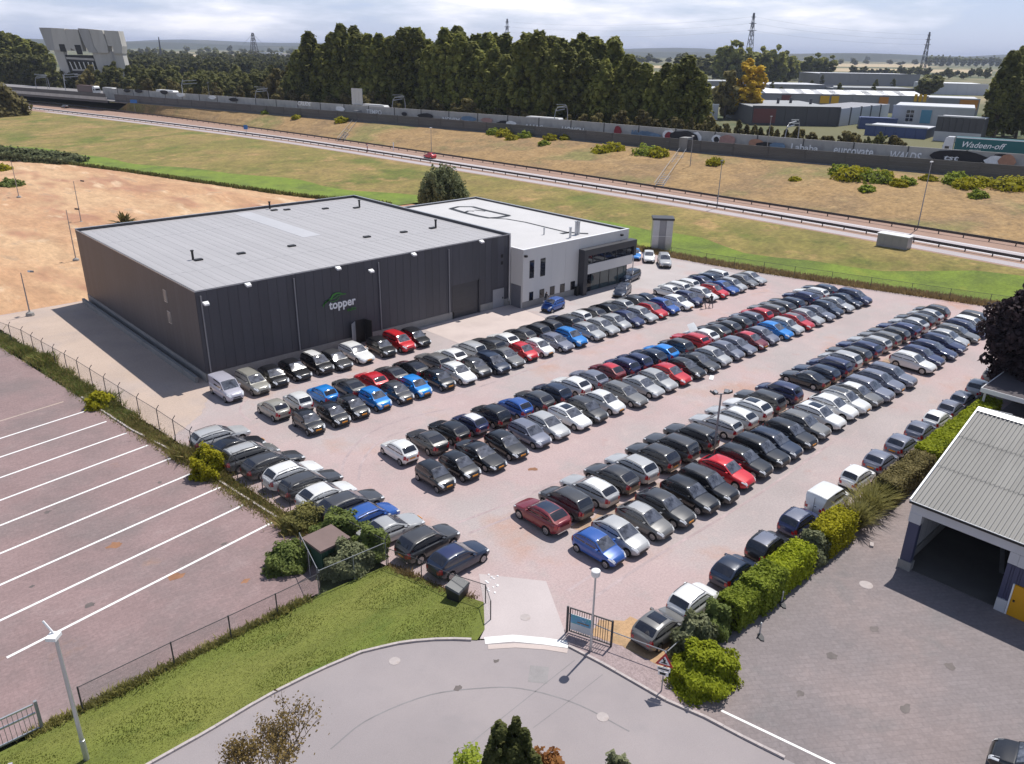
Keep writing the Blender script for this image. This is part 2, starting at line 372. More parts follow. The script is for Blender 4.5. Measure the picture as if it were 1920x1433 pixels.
# lawn and street
KERB = [(-42,-44.5),(-34,-41.8),(-25,-41.1),(-18.0,-41.0),(-14.8,-40.8),(-11.9,-40.95),(-9.4,-41.3),(-7.3,-42.2),(-5.6,-43.4),(-4.3,-44.7)]
sheet('lawn', [(-60,-36.6),(-8.6,-35.5),(-4.05,-35.75),(-3.2,-38.2),(-2.8,-40.3),(-1.9,-42.5),(-3.4,-44.3),(-4.3,-44.7)] + KERB[::-1][1:] + [(-60,-48)], 0.05, M['lawn'], thick=0.05)
KERB2 = [(-0.9,-48.4),(-0.55,-50.5),(-0.35,-52.3),(-0.1,-54.6),(0.35,-56.0),(0.75,-58.5),(1.2,-60.8),(2.2,-66),(4,-74),(6,-84)]
sheet('street', [(-60,-48)] + KERB + [(-3.6,-45.2),(-2.2,-46.6),(-0.9,-48.4)] + KERB2 + [(6,-120),(-60,-120)], 0.008, M['asphalt'])
sheet('entrance_drive', [(-4.1,-44.7),(-3.4,-44.3),(-1.9,-42.5),(-0.3,-40.2),(2.3,-43.5),(-0.1,-47.3),(-0.9,-48.4),(-2.2,-46.6)], 0.012, mk('drive_concrete',(0.46,0.405,0.40),0.9,0.06,0.3,fine=0.06,fscale=12))
def band(name, pts, w, z, mat, off=0.0, kind='structure', h=None):
    """a strip of width w along a polyline, cut in pieces"""
    L = []; P = [Vector((p[0],p[1],0)) for p in pts]
    for i, p in enumerate(P):
        d = (P[min(i+1,len(P)-1)]-P[max(i-1,0)]).normalized(); nn = Vector((-d.y,d.x,0))
        L.append((p+nn*(off-w/2), p+nn*(off+w/2)))
    mb = MB()
    for i in range(len(P)-1):
        poly = [L[i][0], L[i+1][0], L[i+1][1], L[i][1]]
        if h: mb.prism([(q.x,q.y) for q in poly], z-h, z)
        else: mb.add([(q.x,q.y,z) for q in poly], [(0,1,2,3)])
    return tag(mb.obj(name, mat), kind=kind)
def resample(pts, step):
    P = [Vector((p[0],p[1],0)) for p in pts]; out = [P[0]]; acc = 0
    for i in range(len(P)-1):
        L = (P[i+1]-P[i]).length; d = (P[i+1]-P[i])/L; t = step-acc
        while t <= L:
            out.append(P[i]+d*t); t += step
        acc = L-(t-step)
    return out
def kerb_stones(pts, name):
    root = tag(link(name, None), kind='structure')
    P = resample(pts, 1.0)
    mb = MB(); mb.box(0.004, 0.996, -0.075, 0.075, -0.1, 0.11); me = mb.mesh('kerb_stone', M['kerb'])
    for i in range(len(P)-1):
        d = P[i+1]-P[i]
        link('kerb_stone', me, root, (P[i].x, P[i].y, 0.006*((i*7)%3)), (0,0,math.atan2(d.y,d.x)))
kerb_stones(KERB, 'kerb'); kerb_stones(KERB2[:7], 'kerb')
kerb_stones([(-10.1,4),(-9.15,-5.6),(-7.95,-12.3),(-7.25,-19.6),(-6.45,-27),(-5.85,-31)], 'kerb')
# pale band across the entrance
band('entrance_band', [(-4.0,-45.0),(-2.7,-45.9),(-1.6,-47.2),(-0.8,-48.3)], 0.55, 0.022, M['white_line'], 0)
band('entrance_band', [(-4.2,-45.5),(-3.0,-46.4),(-1.9,-47.6),(-1.2,-48.6)], 0.35, 0.022, M['concrete'], 0)
# verge by the gate and dirt behind it
sheet('gate_verge', [(-0.9,-48.4),(-0.1,-47.3),(0.6,-48.6),(1.2,-50.2),(1.6,-52.9),(0.9,-54.2),(0.5,-56),(0.3,-56.0),(-0.1,-54.6),(-0.35,-52.3),(-0.55,-50.5)], 0.06, mk('verge_gravel',(0.30,0.235,0.235),0.95,0.12,1.5,0.6,16,fine=0.25,fscale=10), thick=0.06)
sheet('bare_soil', [(0.6,-48.3),(2.0,-48.0),(3.6,-49.2),(4.2,-50.5),(4.0,-52.6),(1.7,-52.9),(1.2,-50.4)], 0.02, mk('bare_soil',(0.42,0.27,0.15),0.97,0.14,0.8,0.6,10,fine=0.15,fscale=6,patches=[((0.30,0.21,0.12),0.9,0.5,0.65,0.8)]), rag=0.22)
# yard on the right with painted edge line
sheet('yard', [(0.3,-56),(0.75,-58.5),(1.2,-60.8),(2.2,-66),(4,-74),(6,-84),(6,-120),(120,-120),(120,-53.5),(60,-53.5),(8,-53.5),(3.5,-53.9),(0.9,-54.2)], 0.004, M['yard'])
band('edge_line', [(1.4,-56.6),(1.75,-58.3),(2.2,-60.5),(3.2,-65.5)], 0.14, 0.012, M['white_line'])
# gravel strip with weeds between the tails of the third double row
sheet('gravel_bed', [(7.5,-40.6),(8.6,-42.2),(40,-42.2),(78,-42.6),(78,-41.0),(40,-40.4)], 0.012, mk('gravel_bed',(0.37,0.255,0.18),0.97,0.15,0.8,0.6,10,fine=0.25,fscale=8,patches=[((0.22,0.16,0.08),0.7,0.5,0.66,0.7),((0.36,0.30,0.28),0.3,0.45,0.6,0.8)]), rag=0.35)

# tyre marks, a curved tar seam and thin straight dark lines
def arc_pts(pts, n=26):
    f = curve([(i, p[0]) for i, p in enumerate(pts)]); g = curve([(i, p[1]) for i, p in enumerate(pts)]); m = len(pts)-1
    return [(f(m*i/n), g(m*i/n)) for i in range(n+1)]
TM = mk('tyre_track', (0.345,0.275,0.275), 0.95, 0.14, 0.6, fine=0.12, fscale=7, patches=[((0.42,0.335,0.335),0.5,0.42,0.58,0.95)])
for pts in ([(640,905),(648,860),(690,815),(760,785),(850,765)],[(672,900),(680,865),(712,828),(770,803)],[(468,790),(450,770),(470,745),(540,725),(640,705)],[(880,1000),(980,960),(1100,905),(1230,845),(1340,790)],[(840,745),(960,705),(1080,660),(1190,622),(1290,590)],[(1350,560),(1400,545),(1445,540),(1470,548)],[(1360,566),(1410,552),(1450,548),(1480,556)],[(1100,1130),(1220,1050),(1330,985),(1440,915),(1560,830)]):
    q = arc_pts([tuple(at(*p)[:2]) for p in pts])
    tag(band('tyre_track', q, 0.22, 0.0105, TM), kind='structure')
    if pts[0][0] in (880,840,1100): tag(band('tyre_track', q, 0.22, 0.0105, TM, off=1.5), kind='structure')
SM = mk('dark_street_line', (0.20,0.19,0.195), 0.8, 0.2, 1.0)
for pts, w in (([(620,1405),(690,1350),(800,1305),(900,1291),(980,1292),(1080,1320),(1180,1372)],0.07),([(1078,1238),(1000,1300),(900,1380),(840,1430)],0.035),([(1130,1265),(1060,1320),(1000,1365)],0.03)):  # first the curved tar seam, then two thin dark lines
    band('dark_street_line', arc_pts([tuple(at(*p)[:2]) for p in pts]), w, 0.013, SM)

# repairs, drains and stains
PM = mk('asphalt_repair', (0.255,0.24,0.24), 0.9, 0.12, 0.8, fine=0.1, fscale=16); OM = mk('oil_stain', (0.115,0.095,0.09), 0.7, 0.25, 1.5); RM = mk('rust_stain', (0.27,0.135,0.075), 0.9, 0.25, 1.2)
for px,py,w,d,a in ((1010,1265,1.2,1.0,0.7),):
    p = at(px,py); T = Matrix.Rotation(a,4,'Z'); q = [T@Vector(v) for v in ((-w/2,-d/2,0),(w/2,-d/2,0),(w/2,d/2,0),(-w/2,d/2,0))]; sheet('asphalt_repair', [(p.x+v.x,p.y+v.y) for v in q], 0.0125, PM)
rs_ = random.Random(3)
for px,py,r_,m_ in [(216,1022,0.5,RM),(330,1082,0.55,RM),(170,1135,0.3,OM),(90,960,0.25,OM),(300,905,0.2,OM),(420,1020,0.22,OM),(60,1100,0.2,OM),(460,1090,0.3,RM),(500,735,0.35,RM),(1000,880,0.4,RM),(860,1290,0.25,OM),(930,1240,0.2,OM),(1560,1230,0.4,OM),(1700,1330,0.35,OM),(1640,1180,0.3,OM),(1500,1300,0.28,OM),(1780,1250,0.35,OM)]:
    p = at(px,py); pts = [(p.x+r_*rs_.uniform(0.45,1.3)*math.cos(k*0.57), p.y+r_*rs_.uniform(0.35,1.0)*math.sin(k*0.57)) for k in range(11)]; sheet('ground_stain', pts, 0.0145, m_)
for px,py in ((740,1240),(985,1158),(1130,1345)):
    p = at(px,py); mb = MB(); mb.tube([(0,0,0),(0,0,0.010)],0.3,16); tag(mb.obj('manhole_cover', M['kerb'], None, (p.x,p.y,0.012)), 'round manhole cover in the street by the entrance', 'manhole', 'manholes in the street')
# ------------------------------------------------------------------ building materials
M['clad'] = mk('dark_cladding', (0.060,0.060,0.072), 0.5, 0.14, 0.3, stretch=(1,1,0.12), fine=0.08, fscale=3, prand=0.10)
M['clad2'] = mk('dark_trim', (0.045,0.045,0.052), 0.45, 0.08, 1.0)
M['plinth'] = mk('plinth_concrete', (0.27,0.26,0.25), 0.85, 0.12, 0.6, fine=0.08, fscale=8)
M['roof'] = mk('grey_roof_sheet', (0.3634,0.3542,0.3634), 0.55, 0.06, 0.15, prand=0.05, stretch=(1,0.12,1), fine=0.04, fscale=2.5)
M['roofseam'] = mk('roof_seam', (0.35,0.345,0.355), 0.5, 0.05, 0.5)
M['roofw'] = mk('white_roof_membrane', (0.50,0.49,0.49), 0.6, 0.05, 0.25, patches=[((0.50,0.49,0.50),0.15,0.5,0.7,0.6)])
M['whitewall'] = mk('off_white_panel', (0.62,0.60,0.575), 0.6, 0.04, 0.4, stretch=(1,1,0.2))
M['greymetal'] = mk('grey_metal', (0.30,0.30,0.32), 0.4, 0.06, 1.0, metal=0.4)
M['lightmetal'] = mk('galvanised', (0.50,0.51,0.53), 0.35, 0.06, 1.5, metal=0.6)
M['black'] = mk('black_plastic', (0.012,0.012,0.013), 0.5, 0.1, 2.0)
M['white'] = mk('white_paint_gloss', (0.78,0.78,0.78), 0.4, 0.04, 2.0)
M['glassdark'] = mk('dark_window_glass', (0.010,0.011,0.016), 0.05, 0.0, spec=0.6)
M['glassgreen'] = mk('showroom_glass', (0.05,0.075,0.08), 0.04, 0.0, spec=0.7)
M['doorgrey'] = mk('grey_door', (0.155,0.155,0.175), 0.5, 0.05, 0.8)
M['doorlight'] = mk('light_grey_door', (0.30,0.30,0.32), 0.5, 0.06, 0.8)
M['pipe'] = mk('downpipe_grey', (0.22,0.22,0.235), 0.4, 0.05, 1.0)
M['green'] = mk('logo_green', (0.05,0.22,0.035), 0.5, 0.05, 1.0)
M['letter'] = mk('logo_white', (0.82,0.82,0.82), 0.45, 0.0)
def onY(px, py, y):
    d = FWD + RIGHT*((px-960)/FPX) - UPV*((py-716.5)/FPX); t = (y-CAM.y)/d.y; return CAM + d*t
def onX(px, py, x):
    d = FWD + RIGHT*((px-960)/FPX) - UPV*((py-716.5)/FPX); t = (x-CAM.x)/d.x; return CAM + d*t
def text_mesh(s, size, extr, mat, shear=0.0, off=0.0, name='lettering'):
    cu = bpy.data.curves.new('t', 'FONT'); cu.body = s; cu.size = size; cu.extrude = extr; cu.shear = shear; cu.offset = off
    cu.resolution_u = 3; cu.align_x = 'LEFT'
    ob = bpy.data.objects.new('t', cu); C.objects.link(ob)
    dg = bpy.context.evaluated_depsgraph_get(); me = bpy.data.meshes.new_from_object(ob.evaluated_get(dg))
    bpy.data.objects.remove(ob); me.name = name; me.materials.clear(); me.materials.append(mat)
    return me

# ------------------------------------------------------------------ dark hall
HL, HW, HH = 39.4, 35.0, 9.13
hall = thing('hall', 'large dark clad sales hall with a grey flat roof and topper lettering', 'building')
MB().box(0.06, HL-0.06, 0.06, HW-0.06, 0, 8.72).obj('core_wall', M['clad2'], hall)
ME_pf = MB().box(0.006, 0.994, -0.05, 0.05, 0.0, 8.13).mesh('wall_panel', M['clad'])
gx0, gx1 = onY(850,600,0).x, onY(897,590,0).x          # roller door
px0, px1 = onY(923.5,580,0).x, onY(944,577,0).x        # personnel door
dx0, dx1 = onY(667,640,0).x, onY(686,640,0).x          # open door
def front_piece(name, x0, x1, z0, z1, mat, par, t=0.05, y=0.0):
    return MB().box(x0, x1, y-t, y+t, z0, z1).obj(name, mat, par)
doors = [(gx0,gx1,4.15),(px0,px1,2.45),(dx0,dx1,2.7)]
for i in range(39):
    a, b = i*HL/39, (i+1)*HL/39
    hit = [d for d in doors if d[0] < b-0.05 and d[1] > a+0.05]
    z0 = max([d[2] for d in hit], default=0.95)
    if hit or i in (0,):
        front_piece('wall_panel', a+0.006, b-0.006, z0, 9.08, M['clad'], hall)
    else:
        link('wall_panel', ME_pf, hall, (a+0.003, 0, 0.95))
    # small side fillers beside the doors
    for d in hit:
        if a < d[0] < b: front_piece('wall_panel', a+0.006, d[0]-0.01, 0.95, z0-0.01, M['clad'], hall)
        if a < d[1] < b: front_piece('wall_panel', d[1]+0.01, b-0.006, 0.95, z0-0.01, M['clad'], hall)
ME_ps = MB().box(-0.05, 0.05, 0.006, 0.994, 0.0, 8.13).mesh('wall_panel', M['clad'])
for i in range(35):
    link('wall_panel', ME_ps, hall, (0, i+0.003, 0.95))
    link('wall_panel', ME_ps, hall, (HL, i+0.003, 0.95))
# plinth in pieces between the doors
cuts = sorted(doors); x = 0.0
for d0, d1, _ in cuts + [(HL, HL, 0)]:
    if d0-x > 0.1: MB().box(x+0.01, d0-0.02, -0.09, 0.05, 0.0, 0.93).obj('plinth', M['plinth'], hall)
    x = d1+0.02
MB().box(-0.09, 0.05, 0.0, HW, 0.0, 0.93).obj('plinth', M['plinth'], hall)
# roof sheets with raised seams
ME_rs = MB().box(0.003, HL/78-0.003, 0.12, HW-0.12, 0.0, 0.05).mesh('roof_sheet', M['roof'])
for i in range(78):
    link('roof_sheet', ME_rs, hall, (i*HL/78, 0, 8.72 + 0.010*(i % 2)))
for i in (0,2):                           # lapped overlay strips that read as slightly different bands
    MB().box(0.3, HL-0.3, 8.2+i*9.0, 8.23+i*9.0, 8.70, 8.785).obj('roof_joint', M['roofseam'], hall)
MB().box(19.5, 21.9, 15.0, 33.8, 8.775, 8.792).obj('roof_patch', mk('roof_patch',(0.43,0.43,0.45),0.5,0.04,0.3), hall)
# parapet: dark upstands with a light cap
for (x0,x1,y0,y1) in ((-0.06,HL+0.06,HW-0.10,HW+0.06),(HL-0.10,HL+0.06,-0.06,HW-0.11)):
    MB().box(x0,x1,y0,y1,8.6,9.10).obj('parapet', M['clad2'], hall)
    MB().box(x0-0.03,x1+0.03,y0-0.02,y1+0.03,9.10,9.15).obj('parapet_cap', M['lightmetal'], hall)
MB().box(-0.09,HL-0.12,-0.09,0.07,8.99,9.06).obj('eave_trim', M['lightmetal'], hall)
MB().box(-0.09,0.07,0.08,HW-0.14,8.99,9.06).obj('eave_trim', M['lightmetal'], hall)
# doors
front_piece('roller_door', gx0, gx1, 0.05, 4.1, M['doorgrey'], hall, 0.03, 0.10)
for k in range(1, 8): front_piece('door_slat', gx0+0.02, gx1-0.02, 0.05+k*0.5, 0.065+k*0.5, M['clad2'], hall, 0.012, 0.062)
front_piece('door_jamb', gx1+0.0, gx1+0.22, 0.0, 4.3, M['clad2'], hall, 0.12)
front_piece('door_jamb', gx0-0.2, gx0, 0.0, 4.1, M['clad2'], hall, 0.09)
front_piece('personnel_door', px0, px1, 0.02, 2.42, M['doorlight'], hall, 0.04, -0.02)
MB().box(px1-0.28,px1-0.14,-0.10,-0.061,1.05,1.25).obj('door_handle', M['black'], hall)
front_piece('doorway', dx0, dx1, 0.02, 2.68, M['black'], hall, 0.02, 0.05)
lf = MB(); lf.box(-1.0, 0, -0.03, 0.03, 0.05, 2.65); lf.obj('door_leaf', M['doorlight'], hall, (dx0, -0.08, 0), (0,0,R(38)))
lf = MB(); lf.box(0, 0.95, -0.03, 0.03, 0.05, 2.65); lf.obj('door_leaf', M['black'], hall, (dx1, -0.08, 0), (0,0,R(-75)))
# downpipes and floodlights
for px, py in ((550,520),(709,490),(841,464),(375,552)):
    x = onY(px, py, -0.1).x
    MB().tube([(x,-0.16,0.9),(x,-0.16,8.6)], 0.075, 8).obj('downpipe', M['pipe'], hall)
MB().tube([(HL-0.15,-0.2,0.6),(HL-0.15,-0.2,9.0)], 0.11, 8).obj('downpipe', M['lightmetal'], hall)
def floodlight(par, p):
    b = MB(); b.box(-0.03,0.03,-0.12,0.10,-0.03,0.03); a = b.obj('bracket', M['black'], par, p)
    h = MB(); h.add([(-0.28,-0.12,-0.08),(0.28,-0.12,-0.08),(0.24,-0.55,-0.22),(-0.24,-0.55,-0.22),(-0.28,-0.12,0.10),(0.28,-0.12,0.10),(0.22,-0.58,-0.06),(-0.22,-0.58,-0.06)],
          [(0,1,2,3),(4,7,6,5),(0,4,5,1),(1,5,6,2),(2,6,7,3),(3,7,4,0)])
    h.obj('floodlight', M['white'], a)
for px, py in ((465,533),(634,502),(776,476),(696,507),(903,452),(386,568)):
    p = onY(px, py, -0.35); floodlight(hall, (p.x, -0.06, p.z))
for px, py in ((941,480),(941,493)):
    p = onY(px, py, -0.05); MB().box(p.x-0.15,p.x+0.15,-0.12,-0.06,p.z-0.2,p.z+0.2).obj('vent_grille', M['black'], hall)
# left side windows
for px, py in ((311,555),(319,595)):
    p = onX(px, py, 0); w = MB(); w.box(-0.075,-0.045,p.y-0.42,p.y+0.42,p.z-0.62,p.z+0.62)
    o = w.obj('window', M['lightmetal'], hall)
    MB().box(-0.092,-0.070,p.y-0.35,p.y+0.35,p.z-0.55,p.z+0.55).obj('pane', mk('pane',(0.10,0.10,0.11),0.2,0), o)
# low wall along the left foot of the hall
MB().box(-0.95,-0.65,0.6,HW-0.5,0,0.62).obj('foot_wall', M['plinth'], hall)
# roof outlets
for px, py, t in ((362,486,1),(372,487,0),(452,475,0),(547,461,0),(688,444,0),(757,435,0),(811,427.5,0),(817,426,1),(506,391,1),(514,394,0),(538,393,0),(610,391,0),(668,389.5,0),(674,388,1)):
    p = at(px, py, 8.85); mb = MB()
    if t: mb.tube([(p.x,p.y,8.75),(p.x,p.y,9.75)], 0.13, 8); mb.tube([(p.x,p.y,9.7),(p.x,p.y,9.82)], 0.19, 8); mb.obj('roof_vent', M['black'], hall)
    else: mb.box(p.x-0.42,p.x+0.42,p.y-0.28,p.y+0.28,8.75,8.93); mb.obj('roof_outlet', M['black'], hall)
# lettering
a = onY(617, 580, -0.08); b = onY(667, 570.5, -0.08); wid = b.x-a.x
lg = thing('wall_logo', 'white topper lettering and green car outline on the dark hall front', 'sign', (a.x, -0.06, a.z-0.05))
tm = text_mesh('topper', 1.0, 0.03, M['letter'], 0, 0.022)
xs = [v.co.x for v in tm.vertices]; k = wid/(max(xs)-min(xs))
link('lettering', tm, lg, (-min(xs)*k, -0.05, 0), (R(90),0,0), (k,k*1.12,1))
tm = text_mesh('auto', 0.62, 0.02, M['green'], 0, 0.0); link('lettering', tm, lg, (wid*0.66,-0.05,-0.62), (R(90),0,0))
def stroke(pts, w0, w1):
    mb = MB(); P = [Vector((x,0,z)) for x, z in pts]; n = len(P)
    L = []
    for i,p in enumerate(P):
        d = (P[min(i+1,n-1)]-P[max(i-1,0)]).normalized(); nn = Vector((-d.z,0,d.x)); w = lerp(w0,w1,abs(2*i/(n-1)-1))
        L += [p+nn*w, p-nn*w]
    for i in range(n-1):
        q = [L[2*i],L[2*i+1],L[2*i+3],L[2*i+2]]
        mb.add([(v.x,-0.09,v.z) for v in q]+[(v.x,-0.03,v.z) for v in q], [(0,1,2,3),(7,6,5,4),(0,4,5,1),(1,5,6,2),(2,6,7,3),(3,7,4,0)])
    return mb
sw = wid/3.6
for pts, w0, w1 in (([(-0.75,0.55),(-0.55,1.05),(-0.1,1.35),(0.35,1.55),(0.6,1.95),(1.0,2.15),(1.5,2.1),(2.0,1.85),(2.35,1.85)],0.11,0.02),
                    ([(0.3,1.4),(0.75,1.5),(1.2,1.75),(1.7,1.85),(2.3,1.75)],0.045,0.015), ([(0.15,1.25),(0.6,1.02),(1.1,1.15),(1.45,1.6)],0.035,0.015), ([(-0.8,0.75),(-0.35,1.2),(0.2,1.5)],0.1,0.02)):
    o = stroke([(x*sw,z*sw*0.82) for x,z in pts], w0, w1).obj('car_outline', M['green'], lg)

# ------------------------------------------------------------------ white showroom building
S0, S1, SV0, SV1, SH = 39.46, 59.6, -2.4, 30.0, 7.5
sh = thing('showroom', 'low white panelled showroom joined to the dark hall, with dark framed entrance', 'building')
MB().box(S0+0.06,S1-0.05,SV0+0.06,SV1-0.05,0,7.1).obj('core_wall', M['whitewall'], sh)
for i in range(8):                                  # front panels, each a sheet with a joint
    a, b = lerp(S0,S1,i/8), lerp(S0,S1,(i+1)/8)
    MB().box(a+0.006,b-0.006,SV0-0.03,SV0+0.055,0.85,7.44).obj('wall_panel', M['whitewall'], sh)
for j in range(11):
    a, b = lerp(SV0,SV1,j/11), lerp(SV0,SV1,(j+1)/11)
    MB().box(S1-0.045,S1+0.03,a+0.006,b-0.006,0.85,7.44).obj('wall_panel', M['whitewall'], sh)
MB().box(S0-0.03,S0+0.055,SV0+0.006,-0.2,2.9,7.44).obj('wall_panel', M['whitewall'], sh)
MB().box(S0-0.03,S0+0.055,-2.1,-0.35,0.03,2.85).obj('garage_door', M['doorgrey'], sh)
MB().box(S0-0.02,S0+0.05,SV0-0.02,-2.12,0.0,2.88).obj('corner_post', M['whitewall'], sh)
MB().box(S0,S1+0.05,SV0-0.07,SV0+0.05,0.0,0.83).obj('plinth', M['plinth'], sh)
MB().box(S1-0.04,S1+0.07,SV0+0.06,SV1,0.0,0.83).obj('plinth', M['plinth'], sh)
MB().box(S0+0.1,S1-0.12,SV0+0.12,SV1-0.12,7.1,7.2).obj('roof_membrane', M['roofw'], sh)
for (x0,x1,y0,y1) in ((S0,S1,SV1-0.2,SV1+0.02),(S1-0.2,S1+0.02,SV0+0.3,SV1-0.21)):
    MB().box(x0,x1,y0,y1,7.0,7.44).obj('parapet', M['clad2'], sh); MB().box(x0-0.02,x1+0.02,y0-0.02,y1+0.02,7.44,7.49).obj('parapet_cap', M['lightmetal'], sh)
MB().box(S0-0.05,S1+0.05,SV0-0.06,SV0+0.25,7.44,7.50).obj('parapet_cap', M['white'], sh)
MB().box(S0-0.05,S0+0.2,SV0+0.26,-0.15,7.44,7.50).obj('parapet_cap', M['white'], sh)
def win(p0, p1, y=SV0):
    a = onY(*p0, y); b = onY(*p1, y)
    f = MB().box(a.x-0.06,b.x+0.06,y-0.045,y-0.02,b.z-0.06,a.z+0.06).obj('window', M['clad2'], sh)
    MB().box(a.x,b.x,y-0.06,y-0.043,b.z,a.z).obj('pane', M['glassdark'], f)
for p0, p1 in (((993.5,490),(1000,520)),((1014,486),(1021,516)),((992.5,549),(998.5,564)),((1012,544),(1019,559)),((1031.5,538.5),(1038.5,553)),((1050.5,534),(1057.5,548.5)),((1070,529),(1076.5,543))):
    win(p0, p1)
# dark entrance frame
ax = onY(1098, 500, SV0-1.0).x; FX1 = S1+0.6; FY = SV0-1.1
for nm, bx in (('frame_post',(ax-0.35,ax+0.35,FY,SV0,0.0,6.0)),('frame_beam',(ax-0.36,FX1,FY-0.01,SV0+0.0,5.25,6.1)),('frame_end',(FX1-0.5,FX1-0.02,FY,SV0+8,3.9,5.24))):
    MB().box(*bx).obj(nm, M['clad2'], sh)
MB().box(ax+0.36,FX1-0.52,SV0-0.85,SV0-0.80,4.05,5.24).obj('ribbon_window', M['glassdark'], sh)
for k in range(4):
    x = lerp(ax+0.4,FX1-0.6,(k+0.5)/4); MB().box(x-0.03,x+0.03,SV0-0.90,SV0-0.845,4.05,5.24).obj('mullion', M['clad2'], sh)
MB().box(ax+0.36,FX1-0.52,SV0-0.95,SV0-0.05,2.75,4.04).obj('spandrel', M['whitewall'], sh)
gl = MB().box(ax+0.36,S1-0.1,SV0-0.10,SV0-0.06,0.05,2.74).obj('shop_window', M['glassgreen'], sh)
for k in range(6):
    x = lerp(ax+0.36,S1-0.1,k/5); MB().box(x-0.04,x+0.04,SV0-0.15,SV0-0.101,0.05,2.74).obj('mullion', M['clad2'], gl)
MB().box(ax+0.5,ax+2.2,SV0-0.16,SV0-0.11,0.05,2.6).obj('entrance_door', M['glassdark'], sh)
MB().tube([(FX1-0.25,FY+0.2,0),(FX1-0.25,FY+0.2,3.92)],0.07,8).obj('column', M['lightmetal'], sh)
MB().box(ax-1.0,ax-0.55,SV0-0.6,SV0-0.12,0,1.2).obj('meter_box', M['black'], sh)
for px, py in ((986,481),(1166,441)):
    p = onY(px,py,SV0-0.2); MB().box(p.x-0.12,p.x+0.2,SV0-0.35,SV0-0.03,p.z-0.12,p.z+0.12).obj('camera_housing', M['black'], sh)
# black ballast lines and flues on the roof
def rband(pts, w, mat=None):
    P = [at(px,py,7.2) for px,py in pts]
    o = band('roof_line', [(p.x,p.y) for p in P], w, 7.216, M['black'], kind=None); o.parent = sh
rband([(845,391.5),(860,387.8),(886,388),(912,395),(955,404.5)], 0.8)
rband([(845,391.5),(872,399.5),(897,405.5),(916,409),(935,408),(955,404.5)], 0.9)
rband([(889,396.2),(878,395.8),(905,406)][:2]+[(871,399)], 0.5)
rband([(890,394),(910,396.5),(880,400)][:2], 0.4)
rband([(916,409),(950,411),(985,417),(1030,428),(1068,437)], 0.45)
rband([(1052,438.5),(1068,436),(1090,438),(1103,438.5)], 0.8)
for px, py, h, r in ((1069,446,1.3,0.16),(1080,440,1.7,0.2),(1084,440,1.7,0.2),(1020,440,0.8,0.1)):
    p = at(px,py,7.2); mb = MB(); mb.tube([(p.x,p.y,7.18),(p.x,p.y,7.2+h)], r, 10); mb.tube([(p.x,p.y,7.2+h),(p.x,p.y,7.3+h)], r*1.3, 10)
    mb.obj('flue', M['lightmetal'], sh)

# ------------------------------------------------------------------ corrugated shed on the right
M['corr'] = mk('corrugated_fibre_cement', (0.2698,0.2622,0.2470), 0.8, 0.10, 0.4, prand=0.06, stretch=(0.2,1,1), patches=[((0.1900,0.1862,0.1748),0.8,0.55,0.7,0.5)])
M['blueclad'] = mk('blue_profiled_cladding', (0.052,0.058,0.115), 0.45, 0.06, 1.0)
M['fascia'] = mk('fascia_white', (0.52,0.52,0.54), 0.5, 0.05, 0.8)
M['yellow'] = mk('yellow_door', (0.60,0.29,0.005), 0.5, 0.04, 1.0)
shed = thing('workshop_shed', 'open fronted workshop with corrugated grey roof, blue walls and yellow door', 'building', (20.3,-57.5,0))
EZ, RZ, RU, BU, V1 = 4.95, 8.2, 9.0, 18.0, -24.0
# roof sheets, each with its own ribs, two slopes
def corr_sheet(w, x0, z0, x1, z1, pitch=0.26, hgt=0.07):
    mb = MB(); n = int(round(w/pitch))
    for i in range(n):
        prof = ((0,0),(0.45,0),(0.55,1),(0.9,1),(1.0,0))
        ys = [-(i+a)*pitch for a,b in prof]; zs = [b*hgt for a,b in prof]
        vs = []
        for y, dz in zip(ys, zs): vs += [(x0,y,z0+dz),(x1,y,z1+dz)]
        mb.add(vs, [(2*k,2*k+1,2*k+3,2*k+2) for k in range(4)])
    return mb
for k in range(24):
    for (x0,z0,x1,z1) in ((-0.35,EZ-0.10,RU*0.36,lerp(EZ,RZ,0.36)+0.0),(RU*0.34,lerp(EZ,RZ,0.34)+0.03,RU*0.69,lerp(EZ,RZ,0.69)+0.03),(RU*0.67,lerp(EZ,RZ,0.67)+0.06,RU,RZ+0.06),(RU,RZ+0.06,BU+0.3,EZ-0.08)):
        corr_sheet(1.04, x0,z0,x1,z1).obj('roof_sheet', M['corr'], shed, (0,0.25-1.04*k,0.0))
rc = MB(); rc.add([(RU-0.35,0.3,RZ+0.05),(RU,0.3,RZ+0.22),(RU+0.35,0.3,RZ+0.05),(RU-0.35,V1,RZ+0.05),(RU,V1,RZ+0.22),(RU+0.35,V1,RZ+0.05)],[(0,1,4,3),(1,2,5,4),(0,2,1),(3,4,5)])
rc.obj('ridge_cap', M['lightmetal'], shed)
vg = MB(); vg.bar((-0.35,0.28,EZ-0.04),(RU,0.28,RZ+0.12),0.10,0.16); vg.bar((RU,0.28,RZ+0.12),(BU+0.3,0.28,EZ-0.02),0.10,0.16); vg.obj('verge_trim', M['white'], shed)
MB().box(-0.42,-0.2,V1,0.3,EZ-0.22,EZ-0.08).obj('gutter', M['black'], shed)
MB().box(-0.40,-0.36,V1,0.32,EZ-0.08,EZ-0.04).obj('gutter_edge', M['white'], shed)
MB().box(-0.18,0.05,V1,0.18,4.05,EZ-0.12).obj('fascia', M['fascia'], shed)
